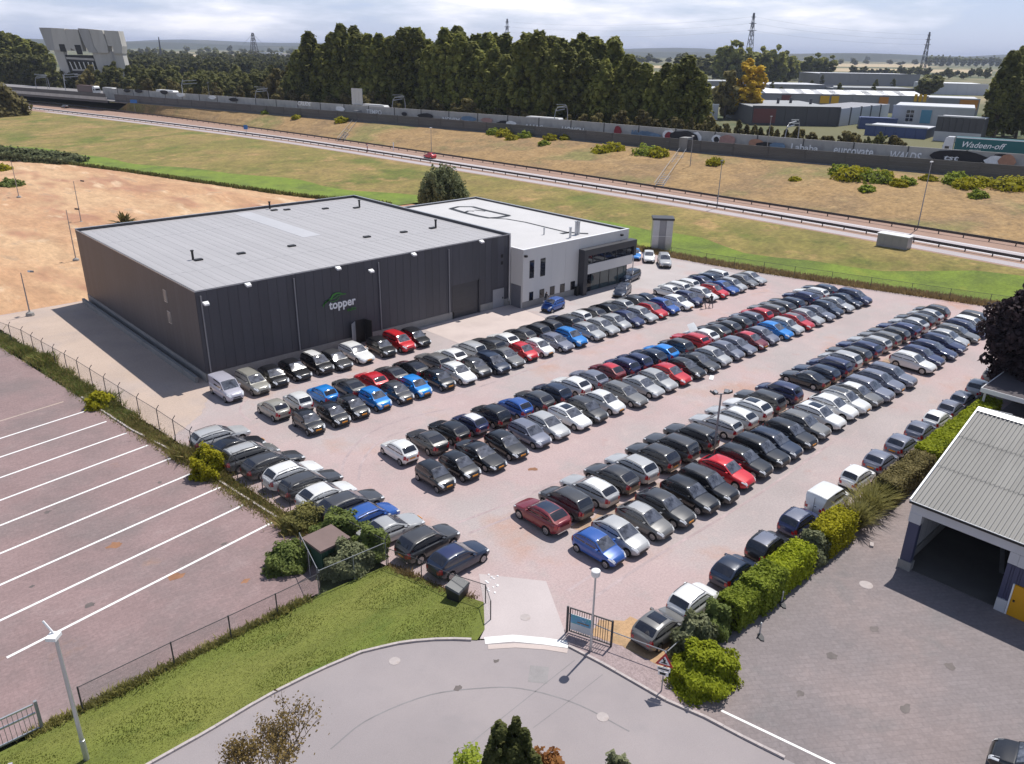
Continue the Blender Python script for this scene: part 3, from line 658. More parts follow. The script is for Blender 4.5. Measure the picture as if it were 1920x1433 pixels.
# corner pier, blue jamb, side wall
MB().box(-0.2,0.35,-0.55,0.18,3.4,4.05).obj('pier_head', M['fascia'], shed)
MB().box(-0.15,0.3,-0.5,0.14,0.62,3.4).obj('jamb', M['blueclad'], shed)
MB().box(-0.22,0.36,-0.6,0.2,0.0,0.62).obj('pier_foot', M['plinth'], shed)
MB().box(0.31,BU,-0.12,0.12,0.0,0.62).obj('plinth', M['plinth'], shed)
for k in range(18):                                   # side wall sheets
    x0 = 0.4+k*0.97
    top = lambda x: (lerp(EZ,RZ,x/RU) if x < RU else lerp(RZ,EZ,(x-RU)/(BU-RU)))-0.15
    mb = MB(); x1 = x0+0.94
    mb.add([(x0,0.10,0.63),(x1,0.10,0.63),(x1,0.10,top(x1)),(x0,0.10,top(x0)),(x0,0.0,0.63),(x1,0.0,0.63),(x1,0.0,top(x1)),(x0,0.0,top(x0))],
           [(0,1,2,3),(7,6,5,4),(0,4,5,1),(1,5,6,2),(2,6,7,3),(3,7,4,0)])
    mb.obj('wall_sheet', M['blueclad'] if k%9 else M['fascia'], shed)
    mi = MB(); mi.add([(x0,-0.02,0.63),(x1,-0.02,0.63),(x1,-0.02,top(x1)),(x0,-0.02,top(x0))],[(0,1,2,3)]); mi.obj('lining_sheet', M['fascia'], shed)
OP1 = -5.45                                           # opening ends here
MB().box(BU-0.1,BU+0.1,V1,0.0,0.0,EZ-0.15).obj('back_wall', M['clad2'], shed)
MB().box(0.3,BU-0.12,V1-0.1,V1,0.0,EZ-0.15).obj('far_wall', M['clad2'], shed)
MB().box(0.1,BU,V1,-0.15,0.004,0.035).obj('shed_floor', mk('shed_floor',(0.10,0.095,0.09),0.9,0.15,0.5), shed)
MB().box(-0.18,0.05,OP1-0.5,OP1,3.3,4.04).obj('pier_head', M['fascia'], shed)
for k in range(30):                                   # blue profiled sheets right of the opening
    y1 = OP1-k*0.42; y0 = y1-0.40
    if y0 < -17: break
    dz = 2.12 if (-7.55 < y0 and y1 < -6.05) else 0.85
    z1 = 3.28 if k < 99 else 4
    MB().box(-0.07,0.0,y0+0.14,y1,dz,z1).obj('wall_sheet', M['blueclad'], shed); MB().box(-0.03,0.0,y0,y0+0.13,dz,z1).obj('wall_sheet', M['blueclad'], shed)
MB().box(-0.14,0.04,-6.02,OP1,0.0,0.84).obj('plinth', M['fascia'], shed)
MB().box(-0.14,0.04,-17,-7.5,0.0,0.84).obj('plinth', M['fascia'], shed)
MB().box(-0.19,0.03,-17,OP1-0.51,3.29,4.04).obj('fascia', M['fascia'], shed)
MB().box(-0.23,-0.191,-16.5,-6.6,3.55,3.92).obj('strip_window', M['glassdark'], shed)
dfr = MB(); dfr.box(-0.17,0.02,-6.12,-6.04,0.02,2.11); dfr.box(-0.17,0.02,-7.50,-7.42,0.02,2.11); dfr.obj('door_frame', M['white'], shed)
MB().box(-0.13,0.0,-7.41,-6.13,0.02,2.09).obj('yellow_door', M['yellow'], shed)
MB().box(-0.19,-0.131,-6.35,-6.25,1.0,1.12).obj('door_handle', M['black'], shed)
tm = text_mesh('UB', 0.42, 0.01, M['letter']); link('lettering', tm, shed, (-0.15,-7.75,1.15), (R(90),0,R(-90)))
mb = MB(); mb.bar((4.0,-4.6,0.05),(7.4,-3.4,1.2),0.25,0.08); tag(mb.obj('ramp_plank', M['greymetal'], None,(20.3,-57.5,0)), 'grey loading ramp leaning inside the open workshop', 'ramp')

# ------------------------------------------------------------------ carport behind the shed
M['felt'] = mk('roof_felt', (0.065,0.055,0.062), 0.85, 0.15, 0.8, stretch=(1,0.3,1))
p = at(1841,728,3.2); cp = thing('carport', 'dark flat felt roofed carport with pale fascia behind the workshop', 'building', (p.x,p.y,0))
CW, CD = 8.5, 16.0
MB().box(0,CW,-CD,0,2.98,3.2).obj('flat_roof', M['felt'], cp)
for bx in ((-0.06,0.0,-CD,0.06,2.85,3.26),(0.0,CW,0.0,0.06,2.85,3.26)): MB().box(*bx).obj('fascia', M['white'], cp)
for y in (-0.3,-5.0,-10.0,-15.0): MB().box(0.15,0.33,y-0.09,y+0.09,0,2.98).obj('post', M['whitewall'], cp)
MB().box(CW-0.3,CW-0.1,-CD,0,0,2.9).obj('back_wall', M['clad2'], cp)
p2 = at(1893,748,0.0)
# ------------------------------------------------------------------ vegetation
def leafmat(name, lo, hi, rough=0.8, scale=0.5, tr=0.35, prand=0.12):
    m = bpy.data.materials.new(name); m.use_nodes = True; nt = m.node_tree; N = nt.nodes; Lk = nt.links; N.clear()
    out = N.new('ShaderNodeOutputMaterial'); b = N.new('ShaderNodeBsdfPrincipled'); b.inputs['Roughness'].default_value = rough
    b.inputs['Specular IOR Level'].default_value = 0.25
    t = N.new('ShaderNodeTexCoord'); n = N.new('ShaderNodeTexNoise'); n.inputs['Scale'].default_value = scale; n.inputs['Detail'].default_value = 8; n.inputs['Roughness'].default_value = 0.75
    Lk.new(t.outputs['Object'], n.inputs['Vector'])
    r = N.new('ShaderNodeValToRGB'); r.color_ramp.elements[0].position = 0.34; r.color_ramp.elements[1].position = 0.66
    r.color_ramp.elements[0].color = (*lo,1); r.color_ramp.elements[1].color = (*hi,1); Lk.new(n.outputs[0], r.inputs[0])
    oi = N.new('ShaderNodeObjectInfo'); mr = N.new('ShaderNodeMapRange'); mr.inputs[3].default_value = 1-prand; mr.inputs[4].default_value = 1+prand; Lk.new(oi.outputs['Random'], mr.inputs[0])
    mx = N.new('ShaderNodeMixRGB'); mx.blend_type = 'MULTIPLY'; mx.inputs[0].default_value = 1; Lk.new(r.outputs[0], mx.inputs[1])
    cb = N.new('ShaderNodeCombineXYZ')
    for k in range(3): Lk.new(mr.outputs[0], cb.inputs[k])
    Lk.new(cb.outputs[0], mx.inputs[2]); Lk.new(mx.outputs[0], b.inputs['Base Color'])
    tl = N.new('ShaderNodeBsdfTranslucent'); Lk.new(mx.outputs[0], tl.inputs[0])
    ms = N.new('ShaderNodeMixShader'); ms.inputs[0].default_value = tr; Lk.new(b.outputs[0], ms.inputs[1]); Lk.new(tl.outputs[0], ms.inputs[2]); Lk.new(ms.outputs[0], out.inputs[0])
    return m
V = {}
V['poplar'] = leafmat('poplar_leaves', (0.075,0.095,0.020), (0.36,0.35,0.085), scale=0.30, tr=0.42, prand=0.30)
V['wood'] = leafmat('wood_leaves', (0.0570,0.0722,0.0228), (0.2280,0.2185,0.0665), scale=0.4, prand=0.25)
V['olive'] = leafmat('olive_leaves', (0.0870,0.0798,0.0290), (0.2465,0.2030,0.0725), scale=0.6, prand=0.3)
V['willow'] = leafmat('willow_leaves', (0.0735,0.0893,0.0368), (0.2520,0.2730,0.1365), scale=0.5)
V['autumn'] = leafmat('autumn_leaves', (0.36,0.24,0.015), (0.72,0.50,0.04), scale=0.5)
V['copper'] = leafmat('dark_purple_leaves', (0.012,0.008,0.010), (0.055,0.034,0.038), scale=0.8, tr=0.15)
V['hedge'] = leafmat('bright_hedge_leaves', (0.17,0.21,0.010), (0.38,0.42,0.022), scale=1.2)
V['hedge2'] = leafmat('hedge_leaves', (0.13,0.18,0.018), (0.32,0.37,0.04), scale=1.0)
V['hedgeb'] = leafmat('browned_hedge_leaves', (0.1200,0.1020,0.0360), (0.2880,0.2400,0.1020), scale=1.0)
V['bush'] = leafmat('bush_leaves', (0.0800,0.1120,0.0240), (0.2400,0.2880,0.0800), scale=1.0)
V['bushg'] = leafmat('grey_bush_leaves', (0.0945,0.1080,0.0540), (0.2835,0.2970,0.1620), scale=1.0)
V['lime'] = leafmat('lime_bush_leaves', (0.1875,0.1750,0.0050), (0.4500,0.4125,0.0187), scale=0.8)
V['weed'] = leafmat('weeds', (0.15,0.145,0.04), (0.40,0.36,0.12), scale=0.7)
V['weeddry'] = leafmat('dry_weeds', (0.2200,0.1500,0.0600), (0.4200,0.3100,0.1500), scale=0.7)
V['conifer'] = leafmat('conifer_leaves', (0.0390,0.0546,0.0130), (0.1430,0.1430,0.0455), scale=1.5)
V['twig'] = leafmat('brown_twig_leaves', (0.1430,0.0990,0.0330), (0.3080,0.2200,0.0770), scale=1.5)
V['rust'] = leafmat('rust_leaves', (0.1700,0.0600,0.0200), (0.3500,0.1700,0.0500), scale=1.5)
M['bark'] = mk('bark', (0.12,0.095,0.07), 0.9, 0.2, 1.5, 0.5, 6)

def quads(pos, nrm, size, rs, asp=1.0):
    """many small leaf quads as one array: returns verts, faces"""
    n = len(pos); a = rs.normal(size=(n,3)); a -= (a*nrm).sum(1,keepdims=True)*nrm; a /= np.linalg.norm(a,axis=1,keepdims=True)+1e-9
    b = np.cross(nrm, a); s = size*rs.uniform(0.6,1.35,(n,1))
    A = a*s*asp; Bv = b*s
    bend = nrm*s*0.25
    v = np.stack([pos-A-Bv, pos+A-Bv*0.7, pos+A*1.1+Bv+bend, pos-A*0.8+Bv*0.9-bend], 1).reshape(-1,3)
    f = np.arange(4*n).reshape(n,4)
    return v, f
def qmesh(name, v, f, mat):
    me = bpy.data.meshes.new(name); me.vertices.add(len(v)); me.vertices.foreach_set('co', v.astype(np.float32).ravel())
    me.loops.add(f.size); me.loops.foreach_set('vertex_index', f.astype(np.int32).ravel())
    me.polygons.add(len(f)); me.polygons.foreach_set('loop_start', np.arange(0,f.size,f.shape[1],dtype=np.int32))
    me.polygons.foreach_set('loop_total', np.full(len(f), f.shape[1], dtype=np.int32))
    me.materials.append(mat); me.update(calc_edges=True); return me
def clumps(centres, radii, per, size, rs, squash=(1,1,1), up=0.8, asp=1.0):
    P = []; Nn = []
    for c, r in zip(centres, radii):
        k = max(4, int(per*rs.uniform(0.7,1.3))); d = rs.normal(size=(k,3)); d /= np.linalg.norm(d,axis=1,keepdims=True)
        rr = r*rs.uniform(0.55,1.0,(k,1))**0.6
        P.append(np.asarray(c)+d*rr*np.asarray(squash)); nn = d+rs.normal(scale=0.45,size=(k,3)); nn[:,2] += up; Nn.append(nn/np.linalg.norm(nn,axis=1,keepdims=True))
    return quads(np.concatenate(P), np.concatenate(Nn), size, rs, asp)
def trunk_mesh(h, r, seed, limbs=6, spread=0.35, top=0.8, lean=0.0):
    rr = random.Random(seed); mb = MB(); pts = []; n = 6
    for i in range(n+1):
        t = i/n; pts.append((lean*t*h+rr.uniform(-1,1)*0.02*h*t, rr.uniform(-1,1)*0.02*h*t, h*top*t))
    mb.tube(pts, [lerp(r,r*0.25,i/n)*(1.25 if i == 0 else 1) for i in range(n+1)], 7)
    for k in range(limbs):
        t = rr.uniform(0.25,0.8); i = min(int(t*n),n-1); b = Vector(pts[i]); a = rr.uniform(0,6.28); L = h*spread*rr.uniform(0.5,1)
        d = Vector((math.cos(a),math.sin(a),rr.uniform(0.5,1.3))).normalized()
        mb.tube([b, b+d*L*0.5+Vector((0,0,0.04*h)), b+d*L+Vector((0,0,0.1*h))], [r*0.35,r*0.22,r*0.06], 5)
    return mb.mesh('trunk', M['bark'], True, 1.0)
def crown_columnar(h, w, n, per, size, mat, seed, z0=0.12, name='crown', up=1.1, sq=(1,1,1.6), round_=0.75):
    rs = np.random.RandomState(seed); cs = []; rd = []
    for i in range(n):
        t = rs.uniform(0,1)**0.8; z = lerp(z0*h, h*0.97, t); prof = (math.sin(math.pi*min(1,(0.12+0.88*t)))**round_)*0.9+0.1
        a = rs.uniform(0,6.28); q = math.sqrt(rs.uniform(0.15,1))*w*prof*rs.uniform(0.75,1.12)
        cs.append((q*math.cos(a), q*math.sin(a), z)); rd.append(rs.uniform(0.16,0.30)*w*(1.15-0.5*t))
    v, f = clumps(cs, rd, per, size, rs, sq, up)
    return qmesh(name, v, f, mat)
def crown_round(h, w, n, per, size, mat, seed, z0=0.25, flat=1.0, lobes=7):
    rs = np.random.RandomState(seed); cs = []; rd = []
    L = [(0,0,lerp(z0,1,0.5)*h,1.0)] + [(math.cos(a)*w*0.45*rs.uniform(0.6,1.2), math.sin(a)*w*0.45*rs.uniform(0.6,1.2), h*lerp(z0+0.18,0.84,rs.uniform()), rs.uniform(0.45,0.72)) for a in np.linspace(0,6.28,lobes,endpoint=False)]
    for i in range(n):
        lx, ly, lz, s = L[rs.randint(len(L))]; d = rs.normal(size=3); d /= np.linalg.norm(d); q = rs.uniform(0.55,1.0)
        hh = (1-z0)*h*0.5*flat
        cs.append((lx+d[0]*w*0.62*s*q, ly+d[1]*w*0.62*s*q, lz+d[2]*hh*s*q)); rd.append(w*rs.uniform(0.10,0.2))
    v, f = clumps(cs, rd, per, size, rs)
    return qmesh('crown', v, f, mat)
TREES = {}
def proto(key, trunk, crown): TREES[key] = (trunk, crown)
for i in range(4): proto('poplar%d'%i, trunk_mesh(24,0.42,i,8,0.22), crown_columnar(25,4.6,170,42,0.42,V['poplar'],10+i))
for i in range(4): proto('wood%d'%i, trunk_mesh(13,0.3,20+i,7,0.3), crown_round(14.5,5.4,110,40,0.40,V['wood'],30+i,0.12))
for i in range(3): proto('olive%d'%i, trunk_mesh(7,0.2,40+i,6,0.3), crown_round(8,3.6,80,34,0.30,V['olive'],50+i,0.05))
for i in range(2): proto('cone%d'%i, trunk_mesh(4,0.1,60+i,3,0.1), crown_columnar(4.6,1.25,60,26,0.17,V['olive'],62+i,0.02,round_=1.3))
for i in range(2): proto('cypress%d'%i, trunk_mesh(8,0.16,70+i,3,0.1), crown_columnar(9,1.2,60,30,0.2,V['wood'],72+i,0.02))
proto('autumn', trunk_mesh(12,0.3,80,7,0.3), crown_round(15,5.0,130,42,0.36,V['autumn'],81,0.08))
proto('far0', trunk_mesh(12,0.3,90,4,0.3), crown_round(15,8.5,70,26,0.85,V['wood'],91,0.0))
proto('far1', trunk_mesh(12,0.3,92,4,0.3), crown_round(18,7.0,70,26,0.85,V['poplar'],93,0.0))
def tree(key, x, y, z, s, label, group, cat='tree', name='tree', sz=None, rz=None):
    rr = random.Random(int(x*31+y*17)); t = thing(name, label, cat, (x,y,z), rr.uniform(0,6.28) if rz is None else rz, group)
    t.scale = (s,s,sz or s); link('trunk', TREES[key][0], t); link('crown', TREES[key][1], t); return t
vr = random.Random(7)
def gz(x, y):
    b = u_bar(y)
    if x > b+52: return -0.35
    if x > b+34: return 7.0*(1-(x-b-34)/18.0)-0.2
    if x > b: return 7.0
    return tz(x, y)
# --- the tall poplar wood behind the motorway (photo points at crown tops give line of sight; depth set by the wood's rows)
def rowtrees(px0, px1, step, back, htop, keys, label, group, jit=6, name='tree', py=None, hv=0.16):
    px = px0
    while px < px1:
        d = FWD + RIGHT*((px-960)/FPX); d.z = 0; d.normalize()
        # march until the far side of the motorway plus 'back'
        t = 120.0
        while True:
            p = CAM + d*t
            if p.x > u_bar(p.y)+38+back: break
            t += 2.0
        p = CAM + d*(t+vr.uniform(-jit,jit)*0.4); z = gz(p.x,p.y); k = vr.choice(keys)
        base = {'p':25.0,'w':14.5,'o':8.0,'c':4.6,'y':9.0,'a':15.0}[k[0] if k[0] in 'pwo' else ('c' if k.startswith('cone') else 'y' if k.startswith('cyp') else 'a')]
        hgt = (htop(px) if callable(htop) else htop)*vr.uniform(1-hv,1+hv); s = hgt/base
        tree(k, p.x, p.y, z, min(s,1.45)*vr.uniform(0.92,1.1), label, group, name=name, sz=s)
        px += step*vr.uniform(0.7,1.3)
pop = ['poplar%d'%i for i in range(4)]; wood = ['wood%d'%i for i in range(4)]; oli = ['olive%d'%i for i in range(3)]; con = ['cone0','cone1']
def ptop(px): return float(np.interp(px,[590,640,700,760,850,950,1020,1100,1150,1200,1250,1300],[27,32,33.5,34,33.5,30.5,32,30.5,27,25,26,22]))
for back, st in ((12,19),(24,22),(40,26)):
    rowtrees(606, 1130 if back > 20 else 1262, st, back, lambda px: ptop(px)*(1.0+0.0008*back), pop, 'tall green poplar in the wood behind the motorway', 'poplar wood behind the motorway', name='poplar_tree')
def wtop(px): return float(np.interp(px,[-20,40,90,240,300,400,480,560,600],[33,30,22,16.5,17,16,16,18,19]))
for back, st in ((12,27),(24,30),(42,30),(66,32),(96,34)):
    rowtrees(236, 620, st, back, lambda px: wtop(px), wood+['olive0','wood1'], 'mixed olive green tree in the low wood beside the motorway bridge', 'low mixed wood left of the poplars', name='wood_tree')
rowtrees(250, 1320, 26, 1, 7.0, oli, 'brownish shrub on the far bank of the motorway', 'shrubs on the far motorway bank', name='bank_shrub', hv=0.3)
rowtrees(1160, 1425, 15, -1, 5.2, con, 'small conical shrub on the far motorway bank', 'conical shrubs on the far motorway bank', name='conical_shrub')
rowtrees(1425, 1600, 16, 2, 6.0, oli+['wood2'], 'green bush below the grey roofed hall beyond the motorway', 'bushes beyond the motorway', name='bank_shrub')
proto('tinted', trunk_mesh(9,0.25,44,6,0.3), crown_round(9.5,4.2,100,36,0.32,leafmat('tinted_leaves',(0.16,0.10,0.03),(0.40,0.25,0.08),scale=0.5,prand=0.3),55,0.05))
def spot(key, px, pyb, z, hgt, label, group=None, sxy=None, name='tree', cat='tree'):
    p = at(px, pyb, z); base = {'p':25.0,'w':14.5,'o':8.0,'c':4.6,'a':15.0}.get(key[0],10) if not key.startswith('cyp') else 9.0
    if key.startswith('far'): base = 15.0 if key == 'far0' else 18.0
    s = hgt/base; return tree(key, p.x, p.y, gz(p.x,p.y) if z == 0 else z-0.0, sxy or s, label, group, name=name, sz=s, cat=cat)
spot('autumn', 1388, 222, 0, 25, 'yellow autumn tree between the poplars and the industrial halls', sxy=2.3)
spot('olive1', 1358, 222, 0, 23, 'olive green tree standing against the yellow autumn tree', sxy=2.6)
spot('poplar2', 1322, 214, 0, 12.5, 'slim upright tree left of the yellow autumn tree', sxy=0.8)
for px, py, hh in ((1862,262,33),(1880,255,35),(1904,258,37),(1930,262,36)):
    spot('poplar%d'%(px%4), px, py, 0, hh, 'tall poplar in the clump beyond the green lorry', 'poplars beyond the green lorry', sxy=1.3, name='poplar_tree')
for px, py in ((1868,250),(1885,246),(1900,254),(1846,256)):
    spot('olive%d'%(px%3), px, py, 0, 9, 'bush at the foot of the poplars beyond the lorry', 'bushes below the right poplars', name='bank_shrub')
for px, py, hh in ((1445,186,12),(1462,186,9),(1570,191,13),(1633,194,13),(1605,160,11),(1540,160,11),(1436,170,10),(1470,172,11),(1500,172,9),(1520,172,10),(1640,172,11),(1672,173,12)):
    spot('cypress%d'%(px%2), px, py, 0, hh, 'dark narrow evergreen between the industrial halls', 'evergreens between the industrial halls', sxy=2.0, name='evergreen_tree')
spot('wood0', 1738, 186, 0, 17, 'rounded yellow green tree among the industrial halls', sxy=2.3)
for px in range(1356, 1470, 16): spot('far1', px, 158+vr.uniform(-3,2), 0, 37*vr.uniform(0.85,1.1), 'large tree in the copse behind the industrial estate', 'copse behind the industrial estate', sxy=2.3, name='copse_tree')
for px in range(1280, 1360, 14): spot('far0', px, 150+vr.uniform(-3,2), 0, 27*vr.uniform(0.85,1.1), 'large tree in the copse behind the industrial estate', 'copse behind the industrial estate', sxy=2.3, name='copse_tree')
for px in range(1480, 1548, 13): spot('far1', px, 150+vr.uniform(-2,2), 0, 28*vr.uniform(0.85,1.1), 'large tree in the copse behind the industrial estate', 'copse behind the industrial estate', sxy=2.1, name='copse_tree')
for px in range(1600, 1740, 15): spot('far0', px, 143+vr.uniform(-3,2), 0, 15*vr.uniform(0.6,1.2), 'tree in the hedgerow behind the far grey hall', 'hedgerow behind the far grey hall', sxy=1.2, name='hedgerow_tree')
for px in range(1740, 1930, 13): spot('far1', px, 124+vr.uniform(-1,1), 0, 34*vr.uniform(0.9,1.1), 'tree in the dark avenue on the skyline', 'dark avenue on the skyline', sxy=2.3, name='avenue_tree')
for px in range(1750, 1850, 14): spot('far0', px, 146+vr.uniform(-4,3), 0, 13*vr.uniform(0.6,1.2), 'tree at the edge of the stubble field', 'trees at the stubble field', sxy=1.0, name='hedgerow_tree')
# far hedgerows towards the horizon
for (x0,x1,py,h,st) in ((230,600,103,16,17),(240,590,109,13,23),(330,600,99,22,21),(1560,1740,115,22,15),(1150,1330,118,22,17),(1560,1740,122,18,19),(240,420,118,10,26)):
    x = x0
    while x < x1:
        if vr.random() < 0.72: spot('far%d'%vr.randint(0,1), x, py+vr.uniform(-1.5,1.5), 0, h*vr.uniform(0.6,1.2), 'tree in a distant hedgerow below the skyline', 'distant hedgerow trees', sxy=h/12*vr.uniform(0.9,1.5), name='distant_tree')
        x += st*vr.uniform(0.6,1.4)
for i, px in enumerate(range(-20, 100, 11)):
    spot('poplar%d'%(i%4), px, 166-(px%3)*2, 0, 36-max(0,px-30)*0.12, 'tall tree in the dark wood left of the bridge tower', 'wood left of the bridge tower', sxy=1.9, name='wood_tree')
    spot('wood%d'%(i%4), px+5, 172, 0, 22, 'tall tree in the dark wood left of the bridge tower', 'wood left of the bridge tower', sxy=1.7, name='wood_tree')
# the receding wood behind reads as one mass
VV = []; FF = []; nv = 0; rs = np.random.RandomState(77)
src = [np.array([tuple(q.co) for q in TREES[k][1].vertices]) for k in ('far0','far1')]
for j, pyb in enumerate((150,143,137,131,126,121,117)):
    for px in np.arange(228, 640, 15+j*0.5):
        p = at(px+rs.uniform(-6,6), pyb+rs.uniform(-2,2), 0); s_ = rs.uniform(0.8,1.15)*0.95; a = rs.uniform(0,6.28); c_, n_ = math.cos(a), math.sin(a); q = src[rs.randint(2)]
        VV.append(np.stack([(q[:,0]*c_-q[:,1]*n_)*s_*(1+0.12*j)+p.x, (q[:,0]*n_+q[:,1]*c_)*s_*(1+0.12*j)+p.y, q[:,2]*s_-0.3],1))
VV = np.concatenate(VV); tag(link('far_wood', qmesh('far_wood', VV, np.arange(len(VV)).reshape(-1,4), V['wood'])), kind='stuff')
for px, py, hh, lb in ((244,160,11,'rust tinted tree beside the right leg of the bridge tower'),(452,172,11,'rust tinted tree in the low wood near the motorway lamps'),(478,176,10,'brownish tree beside the rust tinted one in the low wood'),(600,196,9,'brown tinted shrub at the left end of the poplar wood'),(705,205,10,'pinkish brown tree in front of the poplar wood'),(948,222,10,'rust tinted shrub before the middle of the poplar wood'),(622,196,6,'pale tinted shrub left of the tall motorway sign')):
    p = at(px,py,0); t_ = tree('tinted', p.x, p.y, gz(p.x,p.y), hh/9.5, lb, None, name='tinted_tree', sz=hh/9.5)
# --- willow by the hall
wp = at(832,392,1.0); wl = thing('willow_tree', 'rounded grey green willow behind the halls on the grass bank', 'tree', (wp.x,wp.y,tz(wp.x,wp.y)))
link('trunk', trunk_mesh(8,0.4,5,9,0.35), wl)
rs = np.random.RandomState(3); cs = []; rd = []
for i in range(260):
    d = rs.normal(size=3); d /= np.linalg.norm(d); d[2] = abs(d[2])*1.0-0.25*rs.uniform(); q = rs.uniform(0.6,1.0)
    cs.append((d[0]*4.8*q, d[1]*4.8*q, 3.2+d[2]*5.6*q)); rd.append(rs.uniform(0.55,1.1))
v, f = clumps(cs, rd, 60, 0.13, rs, (0.8,0.8,1.7), 0.1, 1.3); link('crown', qmesh('crown', v, f, V['willow']), wl)
# palm-like plant behind the hall's far corner
pp = at(232,412,1.5); pl = thing('spiky_shrub', 'spiky olive shrub behind the far corner of the dark hall', 'shrub', (pp.x,pp.y,0))
mb = MB(); rr = random.Random(4)
for k in range(46):
    a = rr.uniform(0,6.28); e = rr.uniform(0.25,1.3); L = rr.uniform(2.2,3.6); d = Vector((math.cos(a)*math.cos(e),math.sin(a)*math.cos(e),math.sin(e))); s_ = Vector((-math.sin(a),math.cos(a),0))*0.32
    b = Vector((0,0,0.4)); m_ = b+d*L*0.55; e_ = b+d*L-Vector((0,0,0.5)); mb.add([b-s_*0.3,b+s_*0.3,m_+s_,m_-s_,e_], [(0,1,2,3),(3,2,4)])
mb.obj('fronds', V['olive'], pl)
MB().tube([(0,0,0),(0,0,0.7)],0.25,7).obj('stem', M['bark'], pl)

# --- foreground dark tree at the right edge
tp = Vector((70.5,-55.5,0)); p = at(1916,640,6); tp = Vector((p.x+0.5,p.y-0.8,0))
ct = thing('copper_beech', 'dark purple leaved tree beside the flat roofed carport', 'tree', (tp.x,tp.y,0))
link('trunk', trunk_mesh(9,0.32,6,9,0.35), ct)
rs = np.random.RandomState(8); cs = []; rd = []
for i in range(300):
    d = rs.normal(size=3); d /= np.linalg.norm(d); q = rs.uniform(0.45,1.0)
    cs.append((d[0]*4.3*q*rs.uniform(0.8,1.15), d[1]*4.3*q, 6.6+d[2]*5.0*q)); rd.append(rs.uniform(0.5,1.1))
v, f = clumps(cs, rd, 70, 0.15, rs, (1,1,0.8), 0.3); link('crown', qmesh('crown', v, f, V['copper']), ct)

# --- hedge along the lot, segment by segment
def hedge_seg(x0, x1, y0, y1, h, mat, n, size, label, seed, puff=0.0, name='hedge', cat='hedge', core=True):
    rs = np.random.RandomState(seed); L = x1-x0; Wd = y1-y0
    root = thing(name, label, cat, ((x0+x1)/2,(y0+y1)/2,0), 0, 'hedge along the lot')
    P = []; Nn = []
    per = n
    for i in range(per):
        u_ = rs.uniform(-L/2,L/2); side = rs.uniform(); hh = h*(1+0.05*math.sin(u_*2.1+seed)+puff*rs.normal()*0.25)
        if side < 0.5: p_ = (u_, rs.uniform(-Wd/2,Wd/2), hh*rs.uniform(0.93,1.02)); nn = (0,0,1)
        elif side < 0.72: p_ = (u_, -Wd/2+rs.normal()*0.06, rs.uniform(0.05,hh)); nn = (0,-1,0.3)
        elif side < 0.94: p_ = (u_, Wd/2+rs.normal()*0.06, rs.uniform(0.05,hh)); nn = (0,1,0.3)
        else: s_ = 1 if rs.uniform() < 0.5 else -1; p_ = (s_*L/2+rs.normal()*0.06, rs.uniform(-Wd/2,Wd/2), rs.uniform(0.05,hh)); nn = (s_,0,0.3)
        P.append(np.array(p_)+rs.normal(size=3)*(0.04+0.25*puff)); q_ = np.array(nn)+rs.normal(size=3)*0.55; Nn.append(q_/np.linalg.norm(q_))
    v, f = quads(np.array(P), np.array(Nn), size, rs, 1.25); link('foliage', qmesh('foliage', v, f, mat), root)
    # inner mass so that the hedge is not see-through
    mb = MB(); mb.box(-L/2+0.12,L/2-0.12,-Wd/2+0.16,Wd/2-0.16,0,h*0.90); mb.obj('branches', mk('hedge_inner',(0.045,0.05,0.014),0.95,0.3,2.0), root)
    return root
def blob(x, y, rx, ry, h, mat, n, size, label, seed, name='bush', cat='bush', group=None, up=0.3, asp=1.2, z=0.0, rough=0.15):
    rs = np.random.RandomState(seed); root = thing(name, label, cat, (x,y,z), 0, group)
    d = rs.normal(size=(n,3)); d /= np.linalg.norm(d,axis=1,keepdims=True); d[:,2] = np.abs(d[:,2])
    bump = 1+rough*np.sin(d[:,0]*7+seed)*np.cos(d[:,1]*6+seed*2)+rough*0.8*np.sin(d[:,2]*9+d[:,0]*5)
    q = rs.uniform(0.75,1.02,n)*bump
    P = np.stack([d[:,0]*rx*q, d[:,1]*ry*q, d[:,2]*h*q],1); nn = d+rs.normal(size=(n,3))*0.5; nn[:,2] += up; nn /= np.linalg.norm(nn,axis=1,keepdims=True)
    v, f = quads(P, nn, size, rs, asp); link('foliage', qmesh('foliage', v, f, mat), root)
    mb = MB(); k = 10
    for i in range(5):
        z_ = i/5; r_ = math.sqrt(max(0,1-z_*z_))*0.74
        for j in range(k): a = 2*math.pi*j/k; mb.v.append((rx*r_*math.cos(a), ry*r_*math.sin(a), h*0.74*z_))
    for i in range(4):
        for j in range(k): mb.f.append((i*k+j,i*k+(j+1)%k,(i+1)*k+(j+1)%k,(i+1)*k+j)); mb.m.append(0)
    mb.f.append(tuple(range(4*k,5*k))); mb.m.append(0)
    mb.obj('branches', INNER, root, smooth=True, sharp=2); return root
INNER = mk('bush_inner', (0.04,0.042,0.014), 0.95, 0.3, 2.0)
HY0, HY1 = -54.0, -52.55
blob(2.6,-54.7,2.0,1.6,1.75,V['hedge'],11000,0.05,'rounded bright green bush at the street end of the hedge',1,rough=0.16)
blob(4.1,-53.0,1.5,1.0,2.1,V['bushg'],5000,0.06,'dark scruffy bush between the rounded bush and the clipped hedge',2)
blob(6.0,-53.0,1.1,0.9,1.9,V['bush'],3600,0.06,'loose green bush beside the white hatchback and the hedge',3)
hedge_seg(6.9,9.3,HY0+0.05,HY1,1.75,V['hedge2'],8200,0.052,'green clipped hedge block next to the loose bush',4)
hedge_seg(9.2,11.6,HY0-0.1,HY1-0.05,1.95,V['hedge2'],8200,0.052,'tall green hedge block with rounded top by the two bollards',5,0.12)
